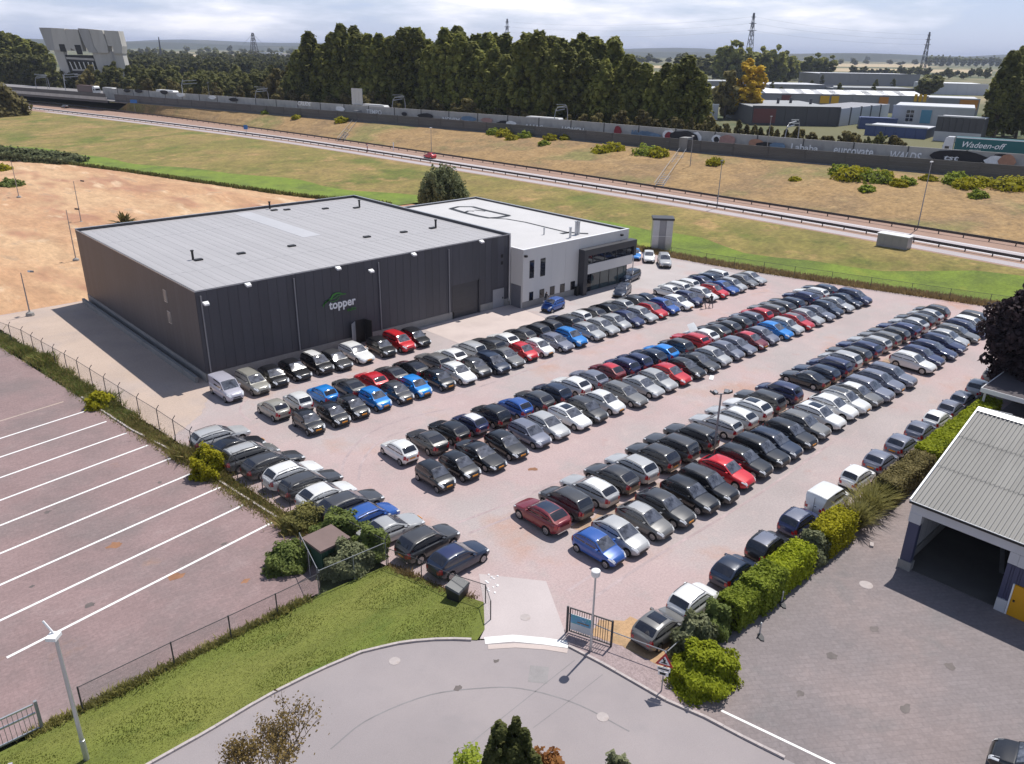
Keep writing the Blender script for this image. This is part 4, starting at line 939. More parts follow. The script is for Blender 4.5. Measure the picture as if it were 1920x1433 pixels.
hedge_seg(11.5,15.4,HY0,HY1-0.05,1.85,V['hedge'],12500,0.052,'long yellow green hedge block up to the grey twiggy shrub',6,0.08)
blob(16.6,-53.2,1.3,1.0,2.0,V['bushg'],4600,0.06,'grey twiggy shrub breaking the hedge',7)
hedge_seg(17.4,20.9,HY0,HY1-0.05,2.0,V['lime'],11500,0.054,'yellowing hedge block before the tall grass tufts',8,0.15)
for i,(x,y,h_) in enumerate(((22.4,-53.4,2.6),(24.6,-53.3,2.7),(26.4,-53.2,2.5))):   # tufts of tall grass
    g = thing('grass_tuft', 'tall arching grey green grass tuft in the hedge', 'grass', (x,y,0), 0, 'grass tufts in the hedge'); mb = MB(); rr = random.Random(i)
    for k in range(520):
        a = rr.uniform(0,6.28); e = rr.uniform(0.75,1.5); L = h_*0.85*rr.uniform(0.6,1.15); d = Vector((math.cos(a)*math.cos(e),math.sin(a)*math.cos(e),math.sin(e))); s_ = Vector((-math.sin(a),math.cos(a),0))*0.03
        b = Vector((rr.uniform(-.4,.4),rr.uniform(-.35,.35),0)); m_ = b+d*L*0.65; e_ = b+d*L+Vector((math.cos(a),math.sin(a),-0.7))*0.3; mb.add([b-s_,b+s_,m_+s_,m_-s_,e_],[(0,1,2,3),(3,2,4)])
    mb.obj('blades', V['weed'], g)
hedge_seg(27.2,34.2,HY0,HY1,1.7,V['hedgeb'],17000,0.06,'browned section of the clipped hedge',9,0.05)
hedge_seg(34.3,49.3,HY0+0.1,HY1+0.1,1.85,V['hedge'],30000,0.065,'long bright green clipped hedge ending at the carport',10)
# --- bushes by the fence on the left
p = at(392,890); blob(p.x,p.y,1.25,1.2,2.3,V['lime'],5000,0.06,'yellow green bush in the fence line beside the car park',11)
p = at(188,762); blob(p.x,p.y,1.2,1.0,1.3,V['lime'],1200,0.10,'low yellow green bush in the weeds along the car park kerb',12)
p = at(540,1060); blob(p.x,p.y,1.5,1.3,1.5,V['bush'],4600,0.06,'green bush in front of the green electricity cabin',13)
p = at(640,1010); blob(p.x,p.y,2.2,1.5,1.9,V['bush'],7000,0.06,'tangled green bush behind the green electricity cabin',14)
p = at(655,1065); blob(p.x,p.y,1.7,1.3,1.8,V['bushg'],5600,0.058,'grey green bush beside the green electricity cabin and lawn fence',15)
p = at(695,1040); blob(p.x,p.y,1.3,1.1,2.0,V['bush'],4600,0.058,'leafy bush in the fence corner above the lawn',16)
p = at(575,985); blob(p.x,p.y,1.7,1.1,1.5,V['weed'],4200,0.056,'pale scrub behind the cabin along the fence',17)
# grey reeds row at the left edge of the sand field
for i in range(9):
    p = at(-8+i*17, 296+i*1.2, 0); blob(p.x,p.y,4.6,3.4,3.2*(1-0.03*i),V['willow'],1100,0.26,'grey green shrub in the row along the sandy field','ab'.__len__()+20+i,group='grey shrub row by the sandy field',name='shrub',cat='shrub')
p = at(12,225,0); blob(p.x,p.y,9,8,13,V['olive'],3200,0.5,'large rounded olive tree at the edge of the grass bank',33,name='round_tree',cat='tree')
p = at(20,350,0); blob(p.x,p.y,3.0,2.4,1.6,V['bush'],700,0.18,'low green bush in the sandy field',34)
p = at(5,322,0); blob(p.x,p.y,2.5,2.0,1.8,V['lime'],500,0.18,'small yellow green bush at the edge of the sandy field',35)
# lime bushes on the dry bank below the barrier
for i,(px,py,w) in enumerate(((500,213,2.2),(556,222,2),(640,229,3.0),(925,252,3),(945,254,3.2),(960,262,2.4),(985,257,2.6),(1032,262,2.5),(1060,262,2.2),(1020,272,2.0),(1128,286,3.4),(1150,282,3.6),(1210,290,4),(1235,292,3.4),(1340,308,2.6),(1575,325,3.2),(1590,335,4),(1612,332,3.6),(1640,340,4.2),(1655,335,3),(1740,340,2.2),(1790,343,3.6),(1812,352,3.4),(1840,349,3.2),(1835,370,2.2),(1885,355,4),(1910,352,3.4),(1625,358,2.0),(1490,340,1.6),(1685,348,2.2),(1700,345,2.4))):
    d = FWD+RIGHT*((px-960)/FPX)-UPV*((py-716.5)/FPX); t = 100.0
    while t < 420:
        q = CAM+d*t
        if q.z <= gz(q.x,q.y): break
        t += 0.6
    blob(q.x,q.y,w*0.85,w*0.85,w*0.62,V['lime'] if i%3 else V['hedge2'],420,0.22,'yellow green bush on the dry bank below the noise barrier',60+i,group='bushes on the dry bank',z=q.z-0.1)
# dry grass tussocks on the banks, uncountable
def tussocks(name, n, fu, fv0, fv1, h, mat, seed, wid=0.10):
    rs = np.random.RandomState(seed); vs_ = rs.uniform(fv0,fv1,n); P = []
    for v in vs_:
        a, b = fu(v); u = lerp(a,b,rs.uniform()); P.append((u,v,gz(u,v)))
    P = np.array(P); hh = h*rs.uniform(0.5,1.3,(n,1)); a = rs.uniform(0,6.28,n); s = np.stack([np.cos(a),np.sin(a),np.zeros(n)],1)*wid; l = rs.normal(size=(n,3))*0.25*hh; l[:,2] = 0
    up = np.array([[0,0,1.0]])*hh
    v = np.stack([P-s,P+s,P+s*0.6+up*0.7+l*0.6,P-s*0.3+up+l],1).reshape(-1,3)
    o = link(name, qmesh(name, v, np.arange(4*n).reshape(n,4), mat)); return tag(o, kind='stuff')
tussocks('fence_weeds', 9000, lambda v:(u_toe(v)-1.6,u_toe(v)+1.0), -46, 10, 0.55, V['weeddry'], 3, 0.06)
tussocks('ditch_edge', 5000, lambda v:(u_toe(v)-6.2,u_toe(v)-5.2), 66, 230, 0.8, V['wood'], 4, 0.16)
def weeds_line(name, pts, w, n, h, mat, seed, wd=0.035):
    rs = np.random.RandomState(seed); P = resample(pts, 0.5); idx = rs.randint(0,len(P)-1,n); Q = np.array([(P[i].x,P[i].y,0.0) for i in idx])+rs.normal(size=(n,3))*np.array([w,w,0])*0.5
    clump = 0.45+0.8*np.clip(np.sin(Q[:,1]*1.3)+np.sin(Q[:,1]*0.47+1+Q[:,0]*0.7),0,2)[:,None]
    hh = h*rs.uniform(0.4,1.3,(n,1))*clump; a = rs.uniform(0,6.28,n); s = np.stack([np.cos(a),np.sin(a),np.zeros(n)],1)*wd; l = rs.normal(size=(n,3))*0.45*hh; l[:,2] = 0; up = np.array([[0,0,1.0]])*hh
    v = np.stack([Q-s,Q+s,Q+s*0.8+up*0.65+l*0.6,Q-s*0.2+up+l],1).reshape(-1,3)
    return tag(link(name, qmesh(name, v, np.arange(4*n).reshape(n,4), mat)), kind='stuff')
WL = [(-12.4,30),(-10.5,18),(-9.4,6),(-8.6,-4),(-7.8,-12),(-7.0,-20),(-6.3,-27),(-5.4,-32)]
weeds_line('fence_weeds', WL, 0.85, 22000, 0.45, V['weed'], 11)
weeds_line('fence_weeds', WL, 0.8, 9000, 0.40, V['weeddry'], 12)
weeds_line('fence_weeds', WL[:4], 0.9, 8000, 0.5, V['bush'], 15)
weeds_line('fence_weeds', [(-24,-35.7),(-16,-35.5),(-8.6,-35.4)], 0.35, 5000, 0.55, V['weed'], 13)
weeds_line('fence_weeds', [(-4.0,-36),(-2.9,-40),(-1.7,-42.5)], 0.35, 1600, 0.25, V['weeddry'], 14)
# --- tops of garden trees at the bottom edge
p = at(480,1490,3.0); bt = thing('bare_tree', 'half bare brown twigged tree beside the curved kerb', 'tree', (p.x,p.y,0))
mb = MB(); rr = random.Random(5); tips = []
def branch(b, d, L, r, dep):
    e = b+d*L; mb.tube([b, b+d*L*0.5+Vector((rr.uniform(-.05,.05),rr.uniform(-.05,.05),0))*L, e], [r,max(r*0.85,0.009),max(r*0.7,0.008)], 5, cap=False)
    if dep == 0: tips.append(e); return
    for k in range(rr.choice((2,3,3))):
        q = (d+Vector((rr.uniform(-1,1),rr.uniform(-1,1),rr.uniform(-0.2,0.8)))*0.75).normalized(); branch(b+d*L*rr.uniform(0.55,1.0), q, L*rr.uniform(0.62,0.8), max(r*0.66,0.009), dep-1); 
        if dep < 3: tips.append(e)
branch(Vector((0,0,0)), Vector((0,0,1)), 2.2, 0.10, 6)
mb.obj('trunk', M['bark'], bt)
rs = np.random.RandomState(2); T = np.array([tuple(t) for t in tips]); T = T[rs.randint(0,len(T),3000)]+rs.normal(size=(3000,3))*0.17; nn = rs.normal(size=(3000,3)); nn /= np.linalg.norm(nn,axis=1,keepdims=True)
v, f = quads(T, nn, 0.03, rs, 1.5); link('crown', qmesh('crown', v, f, V['twig']), bt)
for i,(px,py,zt_,w) in enumerate(((938,1352,7.0,0.9),(968,1342,7.3,0.62),(985,1362,6.9,0.55),(1005,1408,6.0,0.45),(918,1392,6.3,0.5),(962,1388,6.4,0.8))):
    p = at(px,py,zt_); c = thing('columnar_conifer', 'dark columnar conifer in the clump beside the turning circle', 'tree', (p.x,p.y,0), 0, 'columnar conifers by the turning circle')
    link('trunk', trunk_mesh(zt_*0.9,0.1,i,3,0.05), c)
    link('crown', crown_columnar(zt_, w*0.95, 190, 60, 0.05, V['conifer'], 100+i, 0.02, up=1.0, sq=(0.8,0.8,1.9), round_=0.6), c)
for i,(px,py,z_,w,mt,lb) in enumerate(((885,1425,3.0,1.5,'hedge2','low olive bush left of the columnar conifers'),(1035,1424,3.0,1.2,'rust','rust coloured bush right of the columnar conifers'),(1160,1428,2.6,0.8,'bushg','grey bush tip right of the rust coloured bush'))):
    p = at(px,py,z_); blob(p.x,p.y,w,w,z_+0.2,V[mt],2600,0.06,lb,200+i)

rs = np.random.RandomState(31); nb = 60000; LP = [(-8.6,-35.6),(-4.2,-35.9),(-3.3,-38.2),(-2.9,-40.3),(-2.1,-42.4),(-4.4,-44.4),(-7.4,-42.0),(-11.9,-40.7),(-18,-40.8),(-25,-40.9),(-33,-41.6),(-33,-36.2)]
def inside(P, poly):
    x, y = P[:,0], P[:,1]; r_ = np.zeros(len(P), bool); j = len(poly)-1
    for i in range(len(poly)):
        xi, yi = poly[i]; xj, yj = poly[j]; c_ = ((yi > y) != (yj > y)) & (x < (xj-xi)*(y-yi)/(yj-yi+1e-12)+xi); r_ ^= c_; j = i
    return r_
Q = np.stack([rs.uniform(-33,-1.8,nb), rs.uniform(-44.6,-35.5,nb), np.full(nb,0.05)],1); Q = Q[inside(Q,LP)]; n_ = len(Q)
hh = 0.045*rs.uniform(0.4,1.4,(n_,1))*(0.6+0.7*(np.sin(Q[:,:1]*0.9)+np.sin(Q[:,1:2]*1.7+Q[:,:1]*0.4)>0.2)); a = rs.uniform(0,6.28,n_); sd_ = np.stack([np.cos(a),np.sin(a),np.zeros(n_)],1)*0.02; l_ = rs.normal(size=(n_,3))*0.5*hh; l_[:,2] = 0; up_ = np.array([[0,0,1.0]])*hh
tag(link('lawn_grass', qmesh('lawn_grass', np.stack([Q-sd_,Q+sd_,Q+sd_*0.6+up_*0.7+l_*0.6,Q-sd_*0.3+up_+l_],1).reshape(-1,3), np.arange(4*n_).reshape(n_,4), leafmat('lawn_blades',(0.12,0.145,0.022),(0.20,0.215,0.04),scale=0.5))), kind='stuff')
# ------------------------------------------------------------------ fences, lamps, signs, gate
M['post'] = mk('fence_post', (0.045,0.045,0.05), 0.6, 0.1, 2.0)
M['postgrey'] = mk('grey_post', (0.28,0.29,0.31), 0.45, 0.08, 2.0, metal=0.3)
def wiremat(name, col, cell, thick):
    m = bpy.data.materials.new(name); m.use_nodes = True; nt = m.node_tree; N = nt.nodes; Lk = nt.links; N.clear()
    out = N.new('ShaderNodeOutputMaterial'); b = N.new('ShaderNodeBsdfPrincipled'); b.inputs['Base Color'].default_value = (*col,1); b.inputs['Roughness'].default_value = 0.5; b.inputs['Metallic'].default_value = 0.4
    t = N.new('ShaderNodeTexCoord'); sp = N.new('ShaderNodeSeparateXYZ'); Lk.new(t.outputs['Object'], sp.inputs[0])
    def mth(op, a, c=None):
        n = N.new('ShaderNodeMath'); n.operation = op
        for k, x in ((0,a),(1,c)):
            if x is None: continue
            if isinstance(x,(int,float)): n.inputs[k].default_value = x
            else: Lk.new(x, n.inputs[k])
        return n.outputs[0]
    u1 = mth('ADD', sp.outputs[0], sp.outputs[2]); u2 = mth('SUBTRACT', sp.outputs[0], sp.outputs[2])
    f1 = mth('LESS_THAN', mth('FRACT', mth('MULTIPLY', u1, 1/cell)), thick); f2 = mth('LESS_THAN', mth('FRACT', mth('MULTIPLY', u2, 1/cell)), thick)
    a = mth('MAXIMUM', f1, f2); tr = N.new('ShaderNodeBsdfTransparent'); ms = N.new('ShaderNodeMixShader')
    Lk.new(a, ms.inputs[0]); Lk.new(tr.outputs[0], ms.inputs[1]); Lk.new(b.outputs[0], ms.inputs[2]); Lk.new(ms.outputs[0], out.inputs[0])
    return m
M['wire'] = wiremat('chain_link', (0.13,0.14,0.14), 0.09, 0.085)
def fence(name, pts, h, label, posts=2.6, bent=0.35, rail=True, pm='post', side=1, pr=0.035):
    root = thing(name, label, 'fence', (pts[0][0],pts[0][1],0)); o0 = Vector((pts[0][0],pts[0][1],0))
    P = [Vector((p[0],p[1],0)) for p in pts]
    for i in range(len(P)-1):
        d = P[i+1]-P[i]; L = d.length; a = math.atan2(d.y,d.x); d.normalize(); nn = Vector((-d.y,d.x,0))*side
        mb = MB(); mb.add([(0,0,0.05),(L,0,0.05),(L,0,h-0.05),(0,0,h-0.05)],[(0,1,2,3)]); mb.obj('wire_mesh', M['wire'], root, P[i]-o0, (0,0,a))
        if rail: MB().tube([P[i]-o0+Vector((0,0,h-0.04)), P[i+1]-o0+Vector((0,0,h-0.04))], 0.022, 6).obj('top_rail', M[pm], root)
        n = max(1, round(L/posts))
        for k in range(n + (1 if i == len(P)-2 else 0)):
            q = P[i]+d*(L*k/n)-o0; mb = MB(); pp = [q, q+Vector((0,0,h))]
            if bent: pp.append(q+Vector((0,0,h+bent*0.75))+nn*bent*0.65)
            mb.tube(pp, pr, 6); mb.obj('post', M[pm], root)
    return root
fence('chain_link_fence', [(-11.6,27.1),(-10.4,22.1),(-9.8,16.9),(-8.8,8.9),(-8.0,-0.1),(-7.3,-7.2),(-6.9,-13),(-6.2,-19.5),(-5.4,-26),(-4.6,-32),(-4.05,-35.7)], 1.9, 'long chain link fence with cranked posts between car park and lot', 2.9, 0.38, side=1)
fence('chain_link_fence', [(-21.8,-35.75),(-17.3,-35.6),(-14.2,-35.6),(-8.6,-35.5)], 1.55, 'low wire fence with black posts along the lawn', 3.1, 0.0, pr=0.04)
fence('chain_link_fence', [(-8.6,-35.5),(-4.05,-35.7)], 1.75, 'overgrown wire fence between the lawn and the electricity cabin', 2.3, 0.0, pm='postgrey')
fence('chain_link_fence', [(-8.65,-35.4),(-7.6,-31.5)], 1.9, 'short leaning galvanised fence beside the electricity cabin', 2.0, 0.0, pm='postgrey')
fence('chain_link_fence', [(-4.0,-35.8),(-3.2,-38.2),(-2.75,-40.3),(-1.85,-42.6),(-2.6,-43.9)], 1.35, 'wire fence with rusty posts between the parked cars and the lawn', 2.4, 0.0)
NE = [(76.2,2),(77.0,-4),(80.2,-17),(84.4,-32),(87,-41),(90,-50)]
fence('chain_link_fence', NE, 1.7, 'wire fence along the grass bank at the far end of the lot', 5.0, 0.0)
# --- sliding gate by the entrance
gt = thing('steel_gate', 'open dark steel bar gate with a blue notice board', 'gate', (-0.15,-47.55,0.06))
ga = math.atan2(-49.95-(-47.55), 0.75-(-0.15)); GL = 2.55
gf = link('gate_frame_pivot', None, gt, (0,0,0), (0,0,ga)); bpy.data.objects.remove(gf)
RG = Matrix.Rotation(ga,4,'Z')
def gbar(a, b, w, nm, mat='post'):
    MB().bar(RG@Vector(a), RG@Vector(b), w).obj(nm, M[mat], gt)
gbar((0,0,0),(0,0,1.75),0.10,'gate_post'); gbar((GL+0.05,0,0),(GL+0.05,0,1.75),0.09,'gate_post')
gbar((0.12,0,1.70),(GL,0,1.70),0.06,'top_rail'); gbar((0.12,0,0.14),(GL,0,0.14),0.06,'bottom_rail'); gbar((0.15,0,0.14),(0.15,0,1.70),0.06,'stile'); 
for k in range(1,17): gbar((0.15+k*(GL-0.2)/17,0,0.14),(0.15+k*(GL-0.2)/17,0,1.70),0.025,'bar')
nb = thing('notice_board', 'blue and white notice board hung on the bar gate', 'sign', (-0.15,-47.55,0.06)); nb.rotation_euler = (0,0,ga)
MB().box(0.22,1.42,-0.075,-0.045,0.32,1.38).obj('board', mk('notice_white',(0.55,0.58,0.60),0.5,0.05,2.0), nb)
MB().box(0.23,1.41,-0.082,-0.0755,0.80,1.37).obj('printed_panel', mk('notice_blue',(0.10,0.30,0.48),0.5,0.15,3.0,patches=[((0.03,0.32,0.28),1.6,0.5,0.6,0.9),((0.45,0.55,0.60),7.0,0.6,0.66,0.8)]), nb)
MB().box(0.62,1.30,-0.088,-0.083,0.93,1.0).obj('printed_bar', mk('notice_brown',(0.20,0.12,0.06),0.6,0.1), nb)
bf = thing('rail_fence', 'low tubular rail fence between the gate and the warning sign', 'fence', (0,0,0))
for a,b in (((0.8,-50.0,1.05),(1.75,-52.9,1.05)),((1.75,-52.9,1.05),(4.2,-52.75,1.05)),((-0.15,-47.5,1.35),(0.8,-50.0,1.05))): MB().tube([a,b],0.03,6).obj('rail', M['postgrey'], bf)
for q in ((0.8,-50.0),(1.75,-52.9),(4.2,-52.75)): MB().tube([(q[0],q[1],0),(q[0],q[1],1.12)],0.035,6).obj('post', M['post'], bf)
# --- lamps
def street_lamp(p, h, label, head='cyl', r=0.07, group=None):
    t = thing('street_lamp', label, 'lamp post', (p.x,p.y,0), 0, group)
    MB().tube([(0,0,0),(0,0,1.2),(0,0,1.21),(0,0,h)],[r*1.15,r*1.1,r*0.9,r*0.7],10).obj('pole', M['lightmetal'], t, smooth=True)
    return t
lp = at(1107,1222); t = street_lamp(lp, 5.0, 'grey street lamp with drum head at the entrance gate')
mb = MB(); mb.tube([(0,0,4.95),(0,0,5.02),(0,0,5.28),(0,0,5.36)],[0.20,0.24,0.24,0.12],14); mb.obj('lamp_head', M['white'], t, smooth=True)
lp = at(163,1425); t = street_lamp(lp, 7.0, 'tall white street lamp with square head on the lawn', r=0.11)
mb = MB(); mb.box(-0.22,0.22,-0.34,0.14,7.0,7.16); mb.obj('lamp_head', M['white'], t, (0,0,0), (0,0,R(-45))); MB().tube([(0,0,7.1),(-0.25,0.3,7.75)],0.05,6).obj('antenna', M['white'], t)
# floodlight mast between the rows
mp = at(1338,850); t = thing('floodlight_mast', 'grey mast with four floodlights standing between the parked rows', 'lamp post', (mp.x,mp.y,0))
MB().tube([(0,0,0),(0,0,5.3)],[0.10,0.075],10).obj('pole', M['greymetal'], t, smooth=True)
MB().bar((-0.55,0.35,5.25),(0.55,-0.35,5.25),0.07).obj('cross_arm', M['greymetal'], t)
for k,(x,y,a,e) in enumerate(((-0.55,0.35,150,35),(-0.35,0.22,90,30),(0.35,-0.22,20,35),(0.55,-0.35,-60,30))):
    mb = MB(); mb.box(-0.05,0.30,-0.19,0.19,-0.05,0.09); o = mb.obj('floodlight', M['post'], t, (x,y,5.32), (0,R(-e),R(a)))
    MB().box(0.0,0.27,-0.16,0.16,0.091,0.10).obj('lens', mk('flood_lens',(0.35,0.36,0.38),0.15,0), o)
for i,(px,py,h,lb) in enumerate(((57,592,5.2,'grey floodlight pole at the corner of the sandy field'),(143,490,7.6,'thin pole in the sand beside the far corner of the hall'),(153,420,7.5,'thin pole with square head in the middle of the sandy field'),(36,372,7.5,'thin pole beside the low bush in the sandy field'))):
    p = at(px,py); t = thing('light_pole', lb, 'lamp post', (p.x,p.y,0)); MB().tube([(0,0,0),(0,0,h)],[0.09,0.05],8).obj('pole', M['greymetal'], t)
    MB().box(-0.25,0.25,-0.2,0.2,h-0.1,h+0.12).obj('lamp_head', M['lightmetal'] if i == 0 else M['post'], t, (0,0,0),(0,R(15),R(30)))
    blob_ = MB(); blob_.tube([(0,0,0),(0,0,0.35),(0,0,0.5)],[0.5,0.42,0.15],9); blob_.obj('foot_block', M['plinth'], t)
# --- warning sign at the hedge end
sp = at(1240,1297); t = thing('warning_sign', 'red triangular road works sign with plates at the hedge end', 'sign', (sp.x,sp.y,0)); t.rotation_euler = (0,0,R(115))
MB().tube([(0,0,0),(0,0,2.55)],0.035,8).obj('pole', M['postgrey'], t)
def tri(s, y, mat, nm, z=2.0):
    mb = MB(); pts = [(-s,0),(s,0),(0,s*1.72)]; mb.add([(x,y,z+q) for x,q in pts]+[(x,y-0.012,z+q) for x,q in pts],[(0,1,2),(5,4,3),(0,3,4,1),(1,4,5,2),(2,5,3,0)]); return mb.obj(nm, mat, t)
tri(0.46,0.06,mk('sign_red',(0.45,0.02,0.03),0.4,0.05,2.0),'red_triangle',1.72); tri(0.29,0.074,M['white'],'white_field',1.82)
mb = MB(); mb.box(-0.05,0.06,0.078,0.086,1.92,2.12); mb.box(-0.14,0.15,0.078,0.086,1.87,1.93); mb.box(0.02,0.10,0.078,0.086,2.08,2.2); mb.obj('symbol', M['black'], t)
MB().box(-0.33,0.33,0.055,0.07,1.38,1.64).obj('plate', M['white'], t); MB().box(-0.26,0.28,0.0705,0.078,1.47,1.55).obj('print', M['black'], t)
MB().box(-0.26,0.26,0.055,0.07,1.10,1.34).obj('plate', M['white'], t); MB().box(-0.12,0.18,0.0705,0.078,1.15,1.29).obj('print', M['black'], t)
# --- bollards
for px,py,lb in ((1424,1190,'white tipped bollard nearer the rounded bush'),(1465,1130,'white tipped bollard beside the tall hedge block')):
    p = at(px,py); t = thing('bollard', lb, 'bollard', (p.x,p.y,0)); MB().tube([(0,0,0),(0,0,0.75)],0.05,8).obj('post', M['lightmetal'], t); MB().tube([(0,0,0.75),(0,0,0.85)],[0.055,0.03],8).obj('cap', M['white'], t)
    mb = MB(); mb.prism([(-0.05,0.1),(-0.28,-0.12),(-0.34,-0.42),(-0.22,-0.55),(0.0,-0.32),(0.1,-0.05)],0.0,0.07); mb.obj('base', M['post'], t, (0,0,0),(0,0,R(-12)))  # dark kite-shaped slab added in place of the post's shadow on the ground
# --- electricity cabin, bin, cabinets
p = at(640,1052); t = thing('electricity_cabin', 'small green cabin with brown flat roof in the bushes', 'cabin', (p.x-0.6,p.y+0.6,0)); t.rotation_euler = (0,0,R(3))
MB().box(-0.95,0.95,-0.9,0.9,0,1.55).obj('wall', mk('cabin_green',(0.035,0.085,0.06),0.5,0.1,1.0), t)
for k in range(9): MB().box(-0.86+k*0.2,-0.72+k*0.2,-0.93,-0.901,0.1,1.45).obj('door_slat', mk('slat_green',(0.045,0.10,0.07),0.5,0.1,1.0) if k == 0 else bpy.data.materials['slat_green'], t)
MB().box(-1.1,1.1,-1.05,1.05,1.56,1.72).obj('flat_roof', mk('cabin_roof',(0.165,0.115,0.105),0.8,0.12,1.0), t)
p = at(858,1118); t = thing('grit_bin', 'dark grey grit bin with sloping lid on the lawn', 'bin', (p.x,p.y,0.05)); t.rotation_euler = (0,0,R(20))
mb = MB(); mb.add([(-0.55,-0.4,0),(0.55,-0.4,0),(0.55,0.4,0),(-0.55,0.4,0),(-0.62,-0.46,0.62),(0.62,-0.46,0.62),(0.62,0.46,0.85),(-0.62,0.46,0.85)],[(0,3,2,1),(4,5,6,7),(0,1,5,4),(1,2,6,5),(2,3,7,6),(3,0,4,7)])
mb.obj('tub', mk('bin_plastic',(0.022,0.023,0.028),0.45,0.1,2.0), t)
mb = MB(); mb.add([(-0.66,-0.5,0.63),(0.66,-0.5,0.63),(0.66,0.5,0.87),(-0.66,0.5,0.87),(-0.60,-0.44,0.74),(0.60,-0.44,0.74),(0.60,0.44,0.97),(-0.60,0.44,0.97)],[(0,3,2,1),(4,5,6,7),(0,1,5,4),(1,2,6,5),(2,3,7,6),(3,0,4,7)]); mb.obj('lid', mk('bin_lid',(0.06,0.065,0.07),0.4,0.1,2.0), t)
p = at(1238,468); t = thing('steel_cabin', 'tall narrow steel lift shaft like cabin on the edge of the bank', 'cabin', (p.x,p.y,0)); t.rotation_euler = (0,0,R(-48))
for k,(a,b,mt) in enumerate(((-1.6,-0.55,'lightmetal'),(-0.54,0.54,'greymetal'),(0.55,1.6,'lightmetal'))): MB().box(a,b,-1.2+(0.15 if k == 1 else 0),1.2,0,5.0).obj('panel', M[mt], t)
MB().box(-1.75,1.75,-1.35,1.3,5.01,5.35).obj('roof_cap', M['clad2'], t); MB().box(-1.62,1.62,-1.23,-1.201,2.4,2.46).obj('seam', M['white'], t)
p = at(1673,472,1.2); t = thing('equipment_hut', 'grey equipment hut with pale lid beside the service road', 'cabin', (p.x,p.y,tz(p.x,p.y)-0.1)); t.rotation_euler = (0,0,R(-90))
for k in range(4): MB().box(-2.4+k*1.2+0.01,-1.2+k*1.2-0.01,-0.9,0.9,0,2.0).obj('panel', M['greymetal'], t)
MB().box(-2.5,2.5,-1.0,1.0,2.0,2.12).obj('lid', M['white'], t)
# bar gate of the car park at the bottom left
gp = at(80,1368); t = thing('car_park_gate', 'galvanised bar gate at the car park corner', 'gate', (gp.x,gp.y,0)); t.rotation_euler = (0,0,R(180))
MB().box(-0.07,0.07,-0.07,0.07,0,1.75).obj('gate_post', M['postgrey'], t)
for z in (0.18,1.1,1.6): MB().box(0.1,4.6,-0.04,0.04,z-0.04,z+0.04).obj('rail', M['lightmetal'], t)
for k in range(22): MB().box(0.2+k*0.2-0.012,0.2+k*0.2+0.012,-0.012,0.012,0.2,1.58).obj('bar', M['postgrey'], t)
# stones and litter at the drive edge
mb = None
for i in range(14):
    rr = random.Random(i); px, py = (928-rr.uniform(0,14)+8*math.sin(i), 1078+i*2.6); p = at(px,py); s = rr.uniform(0.04,0.09); mb = MB()
    mb.tube([(0,0,-0.02),(0,0,s*0.4),(0,0,s*0.7)],[s,s*0.9,s*0.35],6); o = mb.obj('edge_stone', M['white'], None, (p.x,p.y,0.01), (0,0,rr.uniform(0,6))); o.scale = (rr.uniform(0.8,1.6),1,1)
    tag(o, 'white painted stone edging the entrance drive', 'stone', 'white stones at the drive edge')
p = at(1634,1023); tag(MB().box(-0.25,0.25,-0.12,0.12,0,0.12).obj('concrete_block', M['kerb'], None, (p.x,p.y,0.01),(0,0,0.4)), 'loose concrete block on the yard', 'block')
p = at(1624,1097); mb = MB(); mb.tube([(0,0,0),(0,0,0.012)],0.4,18); tag(mb.obj('manhole_cover', M['kerb'], None, (p.x,p.y,0.006)), 'round pale manhole cover in the yard', 'manhole')
# dropped roof box like white panel on the lane
p = at(1334,709); tag(MB().box(-0.6,0.6,-0.2,0.2,0,0.05).obj('loose_panel', M['white'], None, (p.x,p.y,0.012),(0,0,0.5)), 'white strip of board lying on the gravel lane', 'board')

# ------------------------------------------------------------------ service road guard rails
M['rail'] = mk('guard_rail', (0.045,0.038,0.038), 0.5, 0.12, 1.0)
def guard(fu, label, v0=-70, v1=520):
    t = thing('guard_rail', label, 'guard rail', (fu(v0),v0,ZR)); o0 = Vector((fu(v0),v0,ZR))
    vs_ = np.arange(v0, v1+1, 4.0)
    mesh_p = MB().box(-0.06,0.06,-0.08,0.08,-0.1,0.72).mesh('post', M['rail'])
    for a, b in zip(vs_[:-1], vs_[1:]):
        A = Vector((fu(a),a,ZR))-o0; B = Vector((fu(b),b,ZR))-o0
        mb = MB(); mb.bar(A+Vector((0,0,0.60)), B+Vector((0,0,0.60)), 0.14, 0.42); mb.obj('beam', M['rail'], t)
        link('post', mesh_p, t, A)
guard(lambda v: u_r0(v), 'dark guard rail on the near side of the service road')
guard(lambda v: u_r1(v), 'dark guard rail on the far side of the service road')
